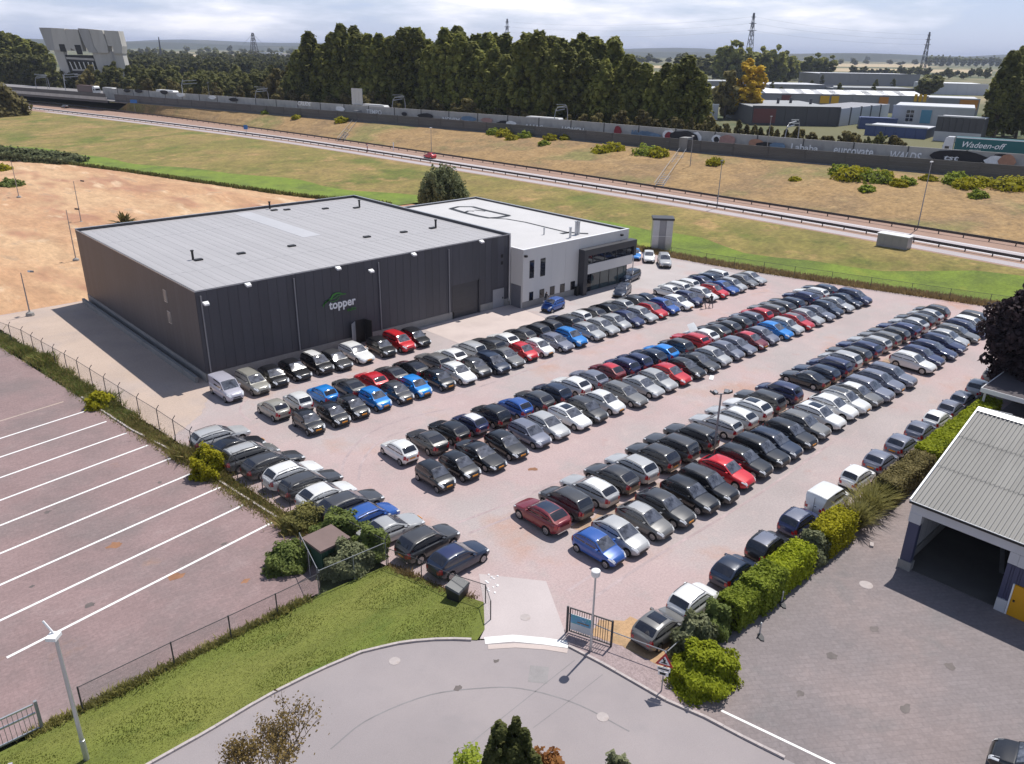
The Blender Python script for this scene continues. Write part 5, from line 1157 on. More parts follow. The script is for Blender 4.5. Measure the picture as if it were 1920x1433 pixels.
# ------------------------------------------------------------------ noise barriers
M['barrier'] = mk('dark_barrier', (0.105,0.103,0.10), 0.75, 0.12, 0.25, stretch=(1,0.1,3), prand=0.08)
M['barrier2'] = mk('concrete_barrier', (0.40,0.39,0.37), 0.8, 0.12, 0.2, prand=0.12, patches=[((0.27,0.26,0.25),0.3,0.5,0.68,0.7)])
M['bpost'] = mk('barrier_post', (0.09,0.09,0.09), 0.7, 0.1, 0.5)
M['barrierfoot'] = mk('barrier_foot', (0.24,0.24,0.24), 0.8, 0.1, 0.5)
def barrier(fu, label, z0, z1, step, v0, v1, mat, name, th=0.25, rows=1, foot=False):
    t = thing(name, label, 'wall', (fu(v0),v0,0)); o0 = Vector((fu(v0),v0,0)); out = []
    v = v0
    while v < v1:
        b = v+step; A = Vector((fu(v),v,0)); B = Vector((fu(b),b,0)); d = B-A; a = math.atan2(d.y,d.x); L = d.length
        for r_ in range(rows):
            za, zb = lerp(z0,z1,r_/rows), lerp(z0,z1,(r_+1)/rows)
            pn = MB().box(0.14,L-0.14,-th/2,th/2,za+0.02,zb-0.02).obj('panel', mat, t, A-o0, (0,0,a))
        MB().box(-0.13,0.13,-th*0.8,th*0.8,z0-0.8,z1+0.05).obj('post', M['bpost'], t, A-o0, (0,0,a))
        if foot: MB().box(0,L,-0.5,0.35,z0-0.55,z0-0.12).obj('foot_beam', M['barrierfoot'], t, A-o0, (0,0,a))
        out.append((A,a,L)); v = b
    return t, out
nb_, _ = barrier(lambda v: u_bar(v), 'dark horizontal slatted noise wall at the top of the dry bank', 6.0, 9.0, 9.0, -110, 322, M['barrier'], 'noise_wall', rows=3, foot=True)
fb_, FP_ = barrier(lambda v: u_bar(v)+4.6, 'grey concrete wall with graffiti behind the dark noise wall', 6.4, 11.0, 11.5, -110, 330, M['barrier2'], 'graffiti_wall', th=0.3)
# graffiti
def graf_at(px, py):
    d = FWD+RIGHT*((px-960)/FPX)-UPV*((py-716.5)/FPX); t = 60.0
    while t < 700:
        q = CAM+d*t
        if q.x > u_bar(q.y)+4.35: break
        t += 0.4
    return q
GM = {'w':mk('graffiti_white',(0.80,0.80,0.80),0.7,0.15,1.0),'k':mk('graffiti_black',(0.02,0.018,0.02),0.7,0.2,1.0),'r':mk('graffiti_red',(0.25,0.02,0.03),0.7,0.2,1.0),'b':mk('graffiti_blue',(0.14,0.22,0.32),0.7,0.2,1.0),'p':mk('graffiti_pink',(0.38,0.22,0.19),0.7,0.2,1.0),'t':mk('graffiti_tan',(0.42,0.22,0.14),0.7,0.2,1.0)}
def graf_frame(px, py):
    q = graf_at(px,py); v = q.y; a = math.atan2(-10, u_bar(v-5)-u_bar(v+5)); return q, a
def graf_text(s, px, py, w, h, col, shear=0.0):
    q, a = graf_frame(px,py); me = text_mesh(s, 1.0, 0.02, GM[col], shear, 0.02); xs = [v.co.x for v in me.vertices]; zs = [v.co.y for v in me.vertices]
    o = link('graffiti_lettering', me, None, (q.x-0.55,q.y,q.z-0.2), (R(90),0,a), (w/(max(xs)-min(xs)), h/(max(zs)-min(zs)), 1)); o.parent = fb_; o.matrix_parent_inverse = Matrix.Translation(-fb_.location)
def graf_blob(px, py, w, h, col, seed, n=14):
    q, a = graf_frame(px,py); rr = random.Random(seed); mb = MB()
    pts = [(w/2*math.cos(2*math.pi*k/n)*rr.uniform(0.8,1.1), h/2*math.sin(2*math.pi*k/n)*rr.uniform(0.85,1.1)) for k in range(n)]
    mb.add([(x,0,z) for x,z in pts]+[(x,-0.03,z) for x,z in pts],[tuple(range(n)),tuple(range(2*n-1,n-1,-1))]+[(k,(k+1)%n,n+(k+1)%n,n+k) for k in range(n)])
    o = mb.obj('graffiti_patch', GM[col], None, (q.x-0.42-0.03*seed*0.1,q.y,q.z), (0,0,a)); o.parent = fb_; o.matrix_parent_inverse = Matrix.Translation(-fb_.location)
graf_text('eurcovate', 1564, 286, 9.0, 1.8, 'w'); graf_text('WALDS', 1667, 296, 6.6, 1.9, 'w', 0.25); graf_text('Lababa', 1484, 278.5, 6.6, 1.5, 'w'); graf_text('HOMEN', 1054, 246, 8, 1.7, 'w', 0.2); graf_text('MURO', 1184, 255, 6, 2.0, 'b', 0.2)
graf_text('SORI', 1266, 261, 5.5, 1.9, 'w'); graf_text('ALIAS', 985, 240, 7, 1.5, 'w', 0.1); graf_text('NOVEM', 832, 226, 7, 1.4, 'w'); graf_text('CRUDE', 560, 196, 7, 1.4, 'w', 0.2); graf_text('TEMPO', 690, 212, 7, 1.5, 'w'); graf_text('tst', 1770, 297, 3.0, 0.9, 'w',0.2)
for i,(px,py,w,h,c) in enumerate(((1160,246,2.6,3.0,'r'),(1256,255,4.2,3.4,'w'),(1256,255,2.6,2.2,'r'),(1285,257,9,3.2,'k'),(1306,259,4,3.2,'w'),(1345,262,3,2.6,'w'),(1345,262,1.6,1.5,'k'),(1365,263,5,2.8,'p'),(1420,270,5,2.6,'t'),(1440,273,6,1.8,'k'),(1460,274,4,1.8,'b'),(1215,254,9,2.0,'b'),(880,223,7,1.6,'b'),(915,226,5,1.8,'p'),(950,232,7,1.8,'k'),(960,231,4,1.3,'w'),(800,218,7,2.0,'k'),(760,214,2.4,1.4,'k'),(310,173,6,1.8,'k'),(340,178,6,1.6,'w'),(400,183,5,1.5,'w'),(440,187,6,1.5,'k'),(1800,295,12,3.2,'k'),(1870,302,5,2.4,'w'),(1890,303,3.4,3.0,'t'),(1886,302.5,0.8,0.6,'k'),(1896,303.5,0.8,0.6,'k'),(1878,299,4,2.6,'k'),(240,170,6,1.6,'k'),(262,171,6,1.6,'k'),(640,204,5,1.6,'w'))):
    graf_blob(px,py,w,h,c,i)
# wall openings with stairs down the bank
for px0,py0,px1,py1,lb in ((670,226,638,265,'steel stair with handrails down the bank by the sign gantry'),(1282,283,1234,352,'steel stair with handrails down the bank near the red graffiti')):
    A = at(px0,py0,6.0); B = at(px1,py1,2.1); t = thing('bank_stair', lb, 'stairs', (B.x,B.y,B.z)); d = A-B; n = 22; s_ = Vector((-d.y,d.x,0)).normalized()
    for s in (-1,1):
        MB().bar(s_*s*0.9, d+s_*s*0.9, 0.10, 0.3).obj('stringer', M['greymetal'], t); MB().bar(s_*s*0.9+Vector((0,0,1.0)), d+s_*s*0.9+Vector((0,0,1.0)), 0.08).obj('handrail', M['lightmetal'], t)
    for k in range(n):
        c = d*((k+0.5)/n); MB().bar(c-s_*0.85+Vector((0,0,0.1)), c+s_*0.85+Vector((0,0,0.1)), 0.42, 0.06).obj('tread', M['greymetal'], t)
    MB().box(-1.5,1.5,-1.2,1.2,0,3.6).obj('landing_door', M['barrierfoot'], t, d+Vector((0.6,0,-0.2)), (0,0,R(8)))
# signs on the service road
for px,py,h,w,hh,lb,c in ((254,213,4.2,3.0,1.4,'small blue road sign beside the service road near the bridge','b'),(462,252,1.6,1.4,1.4,'blue square sign on the service road guard rail','b')):
    p = at(px,py,2.0); t = thing('road_sign', lb, 'sign', (p.x,p.y,2.0)); t.rotation_euler = (0,0,R(-48))
    MB().tube([(0,0.1,0),(0,0.1,h+hh)],0.07,6).obj('post', M['postgrey'], t); MB().box(-w/2,w/2,-0.05,0.0,h,h+hh).obj('plate', mk('sign_blue',(0.02,0.14,0.42),0.4,0.05), t)
for px,py,c,lb in ((689,285,'w','red and white marker post in the service road gap'),(738,283,'w','small white marker beside the service road gap')):
    p = at(px,py,2.0); t = thing('marker_post', lb, 'post', (p.x,p.y,2.0)); MB().tube([(0,0,0),(0,0,2.4)],0.14,6).obj('post', GM['r'] if c == 'w' and px < 700 else M['white'], t); MB().tube([(0,0,1.6),(0,0,2.0)],0.16,6).obj('band', M['white'], t)
M['trim'] = mk('black_trim', (0.018,0.018,0.02), 0.55, 0.1, 2.0)
# ------------------------------------------------------------------ motorway furniture and traffic
def on_mw(px, py, off, z=7.0):
    """point on the motorway deck along the sight line, at distance 'off' behind the dark wall"""
    d = FWD+RIGHT*((px-960)/FPX)-UPV*((py-716.5)/FPX); d.z = 0; t = 60.0
    while t < 900:
        q = CAM+d*t
        if q.x > u_bar(q.y)+off: break
        t += 0.5
    v = q.y; return Vector((q.x,q.y,z)), math.atan2(-10, u_bar(v-5)-u_bar(v+5))
for px in (75,480,735,1040,1480):
    for off, s in ((9.0,1),(26.0,-1)):
        p, a = on_mw(px+(0 if s > 0 else 25), 200, off); t = thing('motorway_lamp', 'curved arm motorway lamp behind the graffiti wall', 'lamp post', p, a, 'motorway lamps behind the graffiti wall')
        MB().tube([(0,0,-0.3),(0,0.1*s,4.2),(0,0.7*s,6.2),(0,2.0*s,7.0)],[0.16,0.13,0.11,0.08],7).obj('pole', M['greymetal'], t)
        for k,zz in enumerate((6.9,6.0)): MB().bar((0,1.6*s-0.5*k*s,zz),(0,6.6*s-1.0*k*s,zz+0.25),0.28,0.22).obj('arm', M['lightmetal'], t)
for px, lb in ((121,'motorway lamp standing in front of the bridge tower'),(340,'motorway lamp beside the white lorry')):
    p, a = on_mw(px, 160, 9.0); t = thing('motorway_lamp', lb, 'lamp post', p, a)
    MB().tube([(0,0,0),(0,0.2,7.0),(0,1.0,9.0)],[0.18,0.14,0.1],7).obj('pole', M['lightmetal'], t)
    for k,zz in enumerate((8.4,7.2)): MB().bar((0,0.8,zz),(0,7.5,zz+0.2),0.3,0.25).obj('arm', M['lightmetal'], t)
# tall single street poles along the bank
for i,(px,py,zb,h) in enumerate(((1295,300,6,7),(1344,390,2.0,9),(1720,430,2.0,11.5),(809,292,2.0,7.5),(397,215,2.0,8.0),(95,193,2.0,8.0),(1435,302,5.5,9.0),(1490,245,7.0,5))):
    p = at(px,py,zb); t = thing('bank_light_pole', ['thin light pole at the foot of the second stair','thin light pole on the far guard rail left of the grey hut','tall light pole by the guard rail above the grey hut','thin light pole behind the willow on the dry bank','thin light pole on the dry bank near the bridge','pale light pole beside the bridge abutment','dark leaning pole in front of the graffiti wall','dark pole behind the graffiti wall below the grey roofed hall'][i], 'lamp post', (p.x,p.y,gz(p.x,p.y)))
    MB().tube([(0,0,-0.2),(0,0,h)],[0.11,0.06],7).obj('pole', M['greymetal'], t); MB().box(-0.3,0.3,-0.18,0.18,h-0.06,h+0.12).obj('lamp_head', M['white'] if i in (0,2,3) else M['greymetal'], t)
# sign gantry back
p, a = on_mw(670, 190, 7.5); t = thing('motorway_sign', 'back of a tall motorway sign standing above the graffiti wall', 'sign', p, a)
for k in range(3): MB().box(-2.6+k*1.75,-0.9+k*1.75,-0.1,0.1,3.9,9.4).obj('panel', M['lightmetal'], t)
for x in (-2.0,2.0): MB().box(x-0.12,x+0.12,0.12,0.35,0,9.2).obj('post', M['greymetal'], t)
# lorries, coach, van
def lorry(px, off, L, H, W_, col, label, name='lorry', cab=True, cat='lorry', flip=1, cabcol=None):
    p, a = on_mw(px, 200, off); t = thing(name, label, cat, p+Vector((0,0,0.05)), a if flip > 0 else a+math.pi)
    mt = mk('vehicle_'+name, col, 0.4, 0.05, 0.4)
    if cab:
        MB().box(-L/2,L/2-2.6,-W_/2,W_/2,1.15,H).obj('trailer', mt, t); MB().box(-L/2,L/2-2.8,-W_/2+0.2,W_/2-0.2,0.7,1.14).obj('chassis', M['trim'], t)
        cb = MB(); cb.prism([(L/2-2.3,0.9),(L/2,0.9),(L/2,2.3),(L/2-0.35,H-0.5),(L/2-0.9,H-0.1),(L/2-2.3,H-0.1)],-W_/2,W_/2,0,Matrix.Rotation(R(90),4,'X')); cb.obj('cab', mk('cab_paint',cabcol or (0.6,0.6,0.6),0.35,0.03), t)
        MB().box(L/2-0.33,L/2+0.02,-W_/2+0.15,W_/2-0.15,2.0,2.9).obj('windscreen', M['cglass_'], t)
        for s in (1,-1): MB().box(L/2-1.5,L/2-0.55,s*W_/2-0.02,s*W_/2+0.02,1.9,2.7).obj('side_window', M['cglass_'], t)
    else:
        bd = MB(); bd.prism([(-L/2,0.5),(L/2-0.2,0.5),(L/2,1.3),(L/2-0.5,H-0.25),(L/2-0.9,H),(-L/2+0.3,H),(-L/2,H-0.3)],-W_/2,W_/2,0,Matrix.Rotation(R(90),4,'X')); bd.obj('body', mt, t)
        for s in (1,-1): MB().box(-L/2+0.5,L/2-0.8,s*W_/2-0.02,s*W_/2+0.025,H*0.52,H*0.80).obj('window_band', M['cglass_'], t)
        MB().box(L/2-0.42,L/2-0.05,-W_/2+0.15,W_/2-0.15,1.35,H-0.5).obj('windscreen', M['cglass_'], t)
    for x in ((-L/2+1.5,-L/2+2.8,L/2-1.4) if cab else (-L/2+2.0,L/2-2.2)):
        for s in (1,-1):
            w = MB(); w.tube([(x,s*(W_/2-0.3),0.48),(x,s*(W_/2),0.48)],0.48,14); w.obj('wheel', M['tyre_'], t)
    return t, p, a
M['cglass_'] = mk('vehicle_glass', (0.015,0.016,0.02), 0.05, 0, spec=0.8); M['tyre_'] = mk('lorry_tyre', (0.016,0.016,0.017), 0.85, 0.1)
lorry(1020, 13, 13.0, 3.55, 2.5, (0.68,0.68,0.68), 'white coach passing behind the graffiti wall', 'coach', False, 'coach', -1)
lorry(705, 12, 11.0, 4.0, 2.5, (0.62,0.62,0.62), 'white box lorry half hidden behind the graffiti wall', 'white_lorry')
lorry(318, 11, 13.0, 4.2, 2.5, (0.62,0.62,0.62), 'white lorry on the motorway right of the bridge tower', 'white_lorry')
lorry(172, 11, 15.0, 4.0, 2.6, (0.13,0.075,0.065), 'dark red curtain sided lorry in front of the bridge tower', 'red_lorry')
lorry(212, 17, 8.0, 3.2, 2.4, (0.55,0.55,0.56), 'small pale lorry beside the dark red one', 'small_lorry')
gl_, gp_, ga_ = lorry(1868, 27, 19.0, 5.0, 2.6, (0.0,0.095,0.10), 'dark green articulated lorry with white lettering on the motorway', 'green_lorry', flip=-1)
tm = text_mesh('Wadeen-off', 1.9, 0.02, M['letter'], 0.35, 0.01)
link('lettering', tm, gl_, (5.6,1.33,2.75), (R(90),0,R(180)))
tm = text_mesh('www.wadeen', 0.45, 0.02, M['letter']); link('lettering', tm, gl_, (3.5,1.33,2.1), (R(90),0,R(180)))
MB().box(-9.5,6.8,1.30,1.325,4.78,4.98).obj('white_stripe', M['letter'], gl_)

# ------------------------------------------------------------------ bridge tower and bridge deck at the left
M['conc'] = mk('weathered_concrete', (0.50,0.485,0.45), 0.85, 0.14, 0.12, stretch=(1,1,0.2), patches=[((0.38,0.365,0.34),0.1,0.5,0.68,0.7)])
M['conc2'] = mk('ribbed_concrete', (0.36,0.355,0.345), 0.85, 0.16, 0.25, stretch=(1,1,0.1))
bp = at(160,163,7.0); TB = Vector((bp.x+6,bp.y+6,0))
bt_ = thing('bridge_tower', 'tall concrete bridge control tower with flared heads over the motorway', 'tower', (TB.x,TB.y,6.0))
dist = (TB-CAM).dot(FWD); bt_.rotation_euler = (0,0,math.atan2(RIGHT.y,RIGHT.x)); bt_.scale = (0.93,0.4,0.9)
sc_ = dist/FPX                      # metres per photo pixel at the tower
def X(px): return (px-158)*sc_
def Z(py): return (163-py)*sc_
def prism_xz(pts, y0, y1, mat, nm, par=None):
    mb = MB(); n = len(pts); vs_ = [(X(px),y0,Z(py)) for px,py in pts]+[(X(px),y1,Z(py)) for px,py in pts]
    mb.add(vs_, [tuple(range(n)),tuple(range(2*n-1,n-1,-1))]+[(k,(k+1)%n,n+(k+1)%n,n+k) for k in range(n)]); return mb.obj(nm, mat, par or bt_)
prism_xz([(106,166),(94,92),(112,92),(122,166)],-2,9,M['conc'],'leg'); prism_xz([(182,166),(169,92),(228,92),(236,166)],-3,10,M['conc'],'leg')
prism_xz([(214,165),(207,93),(211,93),(218,165)],-3.3,-3.02,M['conc2'],'groove')
prism_xz([(84,92),(75,50),(98,50),(98,80),(106,92)],-4,10,M['conc2'],'head'); prism_xz([(98,92),(98,50),(124,51),(130,92)],-4.6,9,M['conc'],'head')
prism_xz([(127,86),(125,52),(150,52),(153,93),(140,93)],-4.3,8,M['conc'],'head'); prism_xz([(158,80),(151,50),(172,51),(176,82),(182,95),(165,95)],-5.2,10,M['conc2'],'head')
prism_xz([(177,82),(173,51),(198,53),(203,80),(203,95),(183,95)],-5.6,10,M['conc'],'head'); prism_xz([(204,82),(201,53),(229,54),(232,82),(230,96),(214,96),(213,82)],-5.4,10,M['conc'],'head')
prism_xz([(108,80),(109,94),(121,94),(119,80)],-4.75,-4.62,M['black'],'opening'); prism_xz([(138,81),(141,99),(152,99),(150,81)],-4.75,-4.32,M['black'],'opening')
prism_xz([(108,100),(122,158),(178,158),(168,100)],0.0,6,M['black'],'glazed_bay'); prism_xz([(112,104),(113,108),(169,110),(168,106)],-0.4,-0.02,M['conc'],'ledge'); prism_xz([(116,113),(123,128),(172,128),(169,113)],-0.35,-0.02,M['glassdark'],'control_window')
for k in range(6): prism_xz([(119+k*9,113),(123+k*8.6,128),(125+k*8.6,128),(121+k*9,113)],-0.5,-0.36,M['lightmetal'],'mullion')
prism_xz([(122,127),(123,130),(174,130),(173,127)],-0.7,-0.02,M['conc'],'ledge'); prism_xz([(124,137),(125,139),(176,139),(175,137)],-0.7,-0.02,M['conc'],'ledge')
# bridge deck with pale edge
def deck(v): return u_bar(v)
bd = thing('bridge_deck', 'pale edged motorway bridge deck with a dark underside beside the tower', 'bridge', (u_bar(324),324,0)); o0 = Vector((u_bar(324),324,0))
for v in range(324, 556, 12):
    A = Vector((u_bar(v)-2.5,v,0))-o0; B = Vector((u_bar(v+12)-2.5,v+12,0))-o0; d = B-A; a = math.atan2(d.y,d.x); L = d.length
    MB().box(0.02,L-0.02,-0.4,0.4,6.3,7.6).obj('edge_beam', M['conc'], bd, A, (0,0,a)); MB().box(0,L,-1.2,-0.42,5.2,6.2).obj('girder', M['clad2'], bd, A, (0,0,a))
    MB().box(0.02,L-0.02,0.1,0.3,7.62,9.2).obj('parapet_panel', M['barrier'], bd, A, (0,0,a))
# small car on the service road, red car behind the willow
def simple_car(px,py,col,label,z=2.0,rz=None):
    p = at(px,py,z); v = p.y; a = math.atan2(10, u_r0(v+5)-u_r0(v-5)); return (p, a, col, label)
ROADCARS = [simple_car(122,203,'K','black car on the service road below the bridge'), simple_car(806,297,'R','red car on the service road behind the willow')]

# ------------------------------------------------------------------ industrial estate beyond the motorway
FW = {}
def fmat(nm, c, r=0.6, **k):
    if nm not in FW: FW[nm] = mk('far_'+nm, c, r, 0.05, 0.05, **k)
    return FW[nm]
def hallbox(name, label, px0, px1, py, h, depth, wall, roof, sections=6, rot=None, extra=None):
    """hall whose front foot runs between two surveyed points"""
    A = at(px0,py[0],0); B = at(px1,py[1],0); d = B-A; L = d.length; a = math.atan2(d.y,d.x)
    t = thing(name, label, 'building', (A.x,A.y,-0.35), a)
    n = sections
    for k in range(n): MB().box(L*k/n+0.05,L*(k+1)/n-0.05,0,0.4,0,h).obj('wall_panel', wall, t)
    MB().box(0.1,L-0.1,0.41,depth,0,h-0.3).obj('core_wall', wall, t)
    MB().box(0.2,L-0.2,0.3,depth-0.2,h-0.3,h-0.05).obj('flat_roof', roof, t)
    MB().box(-0.1,L+0.1,-0.15,0.28,h+0.0,h+0.5).obj('cornice', extra or roof, t)
    return t, L
grey = fmat('grey',(0.24,0.24,0.26)); white = fmat('white',(0.52,0.53,0.57)); rl = fmat('roof_light',(0.50,0.51,0.54)); rg = fmat('roof_grey',(0.27,0.28,0.29)); dk = fmat('dark',(0.07,0.07,0.08)); red = fmat('red',(0.16,0.05,0.05)); yel = fmat('yellow',(0.65,0.36,0.01)); org = fmat('orange',(0.50,0.19,0.02)); blu = fmat('blue',(0.06,0.09,0.22)); cy = fmat('cyan',(0.10,0.30,0.45)); bw = fmat('brightwhite',(0.75,0.76,0.78))
t, L = hallbox('flat_hall','large hall with wide flat grey roof beyond the motorway',1408,1571,(233,236),8.0,60,dk,rg,8,extra=dk); MB().box(0.5,L*0.27,-0.2,-0.02,1,7.2).obj('red_panel', red, t)
for k in range(5): MB().tube([(L*(0.1+0.2*k),30+6*(k%2),7.9),(L*(0.1+0.2*k),30+6*(k%2),10.5)],0.7,7).obj('roof_vent', dk, t)
A = at(1571,236,0); B = at(1664,224,0); d = B-A; Ls = d.length; t2 = thing('hall_wing','white panelled flank of the flat grey roofed hall','building',(A.x,A.y,-0.35),math.atan2(d.y,d.x))
for k in range(5): MB().box(Ls*k/5+0.5,Ls*(k+1)/5-0.5,0,0.5,0,7.8).obj('wall_panel', white, t2); MB().box(Ls*k/5-0.5,Ls*k/5+0.5,-0.2,0.5,0,8.0).obj('pilaster', dk, t2)
MB().box(0,Ls,0.5,20,0,7.7).obj('core_wall', grey, t2)
t, L = hallbox('white_hall','white hall with a blue door and gridded window beyond the motorway',1668,1820,(238,246),9.5,40,white,rl,6,extra=bw)
for i in range(2):
    for j in range(3): MB().box(L*(0.18+0.05*i),L*(0.22+0.05*i),-0.12,-0.01,3.2+1.7*j,4.5+1.7*j).obj('window', M['glassdark'], t)
MB().box(L*0.36,L*0.49,-0.15,-0.01,2.6,8.3).obj('blue_door', cy, t)
t, L = hallbox('striped_shed','pale ribbed shed right of the white hall',1749,1836,(262,268),9,14,dk,rl,7,extra=rl); MB().box(0,L,-0.3,-0.02,0,3.6).obj('ribbed_band', rl, t)
t, L = hallbox('blue_shed','low blue and white shed in front of the white hall',1620,1735,(252,260),4.0,18,blu,rl,6,extra=bw)
t, L = hallbox('dark_shed','low blue roofed annex beside the flat hall',1610,1680,(240,243),4.5,14,blu,blu,4)
t, L = hallbox('row_hall','long low hall with bright sawtooth roof lights',1400,1735,(205,212),9,60,grey,rg,12,extra=grey)
for k in range(9):
    mb = MB(); x = L*(0.12+0.095*k); mb.add([(x,10,9),(x+14,10,9),(x+14,40,9),(x,40,9),(x,25,11),(x+14,25,11)],[(0,1,5,4),(3,4,5,2),(0,4,3),(1,2,5)]); mb.obj('roof_light', bw, t)
for px,w,c,lb in ((1545,0.06,yel,'sign_panel'),(1564,0.05,yel,'sign_panel'),(1473,0.06,red,'sign_panel'),(1655,0.06,org,'sign_panel')):
    x = L*(px-1400)/335; MB().box(x-L*w/2,x+L*w/2*0.7,-0.5,-0.2,4.5,8.6).obj(lb, c, t)
t, L = hallbox('sign_hall','hall with yellow rooftop letters and orange end beyond the white hall',1735,1832,(212,216),8.5,40,grey,rl,6); 
for k in range(3): MB().box(L*(-0.28+0.09*k),L*(-0.22+0.09*k),-3,-2.6,6.5,10.5).obj('roof_letter', yel, t)
MB().box(L*0.62,L*0.97,-0.4,-0.02,3,8.3).obj('orange_panel', org, t)
t, L = hallbox('mid_hall','low dark fronted hall behind the yellow tree',1330,1470,(190,192),8,50,dk,rl,7,extra=bw)
t, L = hallbox('mid_hall','long white roofed hall in the second line of the estate',1440,1560,(178,180),8,60,grey,rl,8,extra=grey)
t, L = hallbox('mid_hall','grey hall left of the rounded tree in the estate',1560,1730,(182,185),7,50,grey,rg,8,extra=grey)
t, L = hallbox('far_hall','far long grey hall in front of the stubble fields',1534,1722,(159,162),12,60,grey,rl,10,extra=grey)
t, L = hallbox('far_hall','pale flat hall right of the rounded tree',1735,1850,(176,179),9,50,white,bw,6,extra=bw)
t, L = hallbox('far_hall','wide pale hall behind the copse',1300,1420,(170,171),8,40,grey,rl,7,extra=bw)
for px0,px1,py in ((1310,1344,214),(1300,1318,222),(1320,1345,224)):
    hallbox('white_unit','small white unit behind the shrubs left of the autumn tree',px0,px1,(py,py),7,15,white,bw,3,extra=bw)[0]['group'] = 'small white units left of the autumn tree'
for px0,px1,py in ((300,345,116),(500,530,104),(395,430,113),(545,590,108)):
    t, L = hallbox('distant_barn','distant pale farm building on the plain',px0,px1,(py,py),10,30,white,rl,3,extra=rl); t['group'] = 'distant farm buildings'
# ------------------------------------------------------------------ pylons and wires
M['pylon'] = mk('pylon_steel', (0.07,0.07,0.085), 0.6, 0.1, 0.2)
def pylon(px, pyb, pyt, label, arms=True, w=None):
    p = at(px,pyb,0); dist = (p-CAM).length; h = (pyb-pyt)/FPX*dist; w = w or h*0.065
    t = thing('pylon', label, 'pylon', (p.x,p.y,-0.35)); th = max(0.18, dist*0.00045)
    n = 7; lev = [(h*i/n, w*(1-0.82*i/n)) for i in range(n+1)]
    mb = MB()
    for sx in (-1,1):
        for sy in (-1,1): mb.bar((sx*w,sy*w,0),(sx*w*0.15,sy*w*0.15,h),th)
    mb.obj('legs', M['pylon'], t); mb = MB()
    for i in range(n):
        (z0,a),(z1,b) = lev[i],lev[i+1]
        for s in (-1,1): mb.bar((-a,s*a,z0),(b,s*b,z1),th*0.7); mb.bar((s*a,-a,z0),(s*b,b,z1),th*0.7); mb.bar((a,s*a,z0),(-b,s*b,z1),th*0.7)
    mb.obj('bracing', M['pylon'], t)
    if arms:
        dx_ = RIGHT.copy(); dx_.z = 0; dx_.normalize()
        for zf,ln in ((0.70,0.16),(0.82,0.13),(0.93,0.09)):
            mb = MB(); mb.bar(-dx_*h*ln*0.5+Vector((0,0,h*zf)), dx_*h*ln*0.5+Vector((0,0,h*zf)), th*1.2); mb.obj('cross_arm', M['pylon'], t)
    return Vector((p.x,p.y,h))
P1 = pylon(1401,132,44,'tall lattice pylon above the copse'); P2 = pylon(1728,138,78,'lattice pylon above the industrial halls'); P3 = pylon(950,118,48,'lattice pylon rising behind the poplar wood')
P4 = pylon(479,118,72,'left lattice bridge mast on the plain',False,8); P5 = pylon(583,118,76,'right lattice bridge mast beside the poplars',False,8); pylon(303,110,78,'thin mast standing in the distant fields',False,1.5)
def wire(a, b, label, group, sag=0.02, r=None):
    a, b = Vector(a), Vector(b); n = 14; L = (b-a).length
    pts = [a.lerp(b,i/n)-Vector((0,0,4*sag*L*(i/n)*(1-i/n))) for i in range(n+1)]
    o0 = pts[0]; mb = MB(); mb.tube([q-o0 for q in pts], r or max(0.03, ((a+b)/2-CAM).length*0.00005), 4); o = mb.obj('power_line', M['pylon'], None, o0); tag(o, label, 'power line', group)
for k,zf in enumerate((0.70,0.82,0.93)):
    wire((P1.x,P1.y,P1.z*zf),(P2.x,P2.y,P2.z*zf),'power line between the copse pylon and the industrial pylon','power lines right of the copse pylon',0.018)
    wire((P3.x,P3.y,P3.z*zf),(P1.x,P1.y,P1.z*zf),'power line between the poplar wood pylon and the copse pylon','power lines left of the copse pylon',0.018)
dd = (P5-P4)
for P_ in (P4,P5):
    for s in (-1,1):
        for q in (0.16,0.30): wire((P_.x,P_.y,P_.z*0.97),(P_.x+dd.x*q*s,P_.y+dd.y*q*s,P_.z*(0.62 if q < 0.2 else 0.35)),'stay cable running down from a lattice bridge mast','stay cables of the bridge masts',0.0)
# ------------------------------------------------------------------ low hills on the skyline
def hills(name, px0, px1, pyb, pyt, dist, seed, mat):
    rr = np.random.RandomState(seed); n = 60; mb = MB()
    for i in range(n+1):
        px = lerp(px0,px1,i/n); d = FWD+RIGHT*((px-960)/FPX); d.z = 0; d.normalize(); p = CAM+d*dist
        h = (30+dist*0.0)*1.0+ (0.5+0.5*math.sin(i*0.37+seed)+0.3*math.sin(i*0.9))*dist*pyt
        for (off,z) in ((-400,-0.4),(0,max(h*0.75,2)),(500,max(h,3)),(1400,-0.4)): q = p+d*off; mb.v.append((q.x,q.y,z))
    for i in range(n):
        for k in range(3): mb.f.append((i*4+k,(i+1)*4+k,(i+1)*4+k+1,i*4+k+1)); mb.m.append(0)
    tag(mb.obj(name, mat, smooth=True, sharp=3), kind='structure')
HM = mk('hill_wood', (0.040,0.048,0.035), 1.0, 0.25, 0.003, patches=[((0.12,0.105,0.065),0.002,0.55,0.65,0.6)])
hills('hills', -200, 2150, 0, 0.0042, 9000, 1, HM); hills('hills', -200, 2150, 0, 0.0022, 5600, 4, HM)
# a pale straw field bands in front of the skyline
FS = mk('stubble_field', (0.42,0.33,0.20), 1.0, 0.08, 0.004)
for (px0,px1,py0,py1) in ((232,600,101,106),(240,560,112,117),(1560,1740,119,125),(1560,1860,128,134),(1150,1345,122,127),(1000,1150,120,124)):
    q = [at(px0,py0),at(px1,py0+ (px1-px0)*0.012),at(px1,py1+(px1-px0)*0.012),at(px0,py1)]; sheet('stubble_field', [(p.x,p.y) for p in q], -0.15, FS)
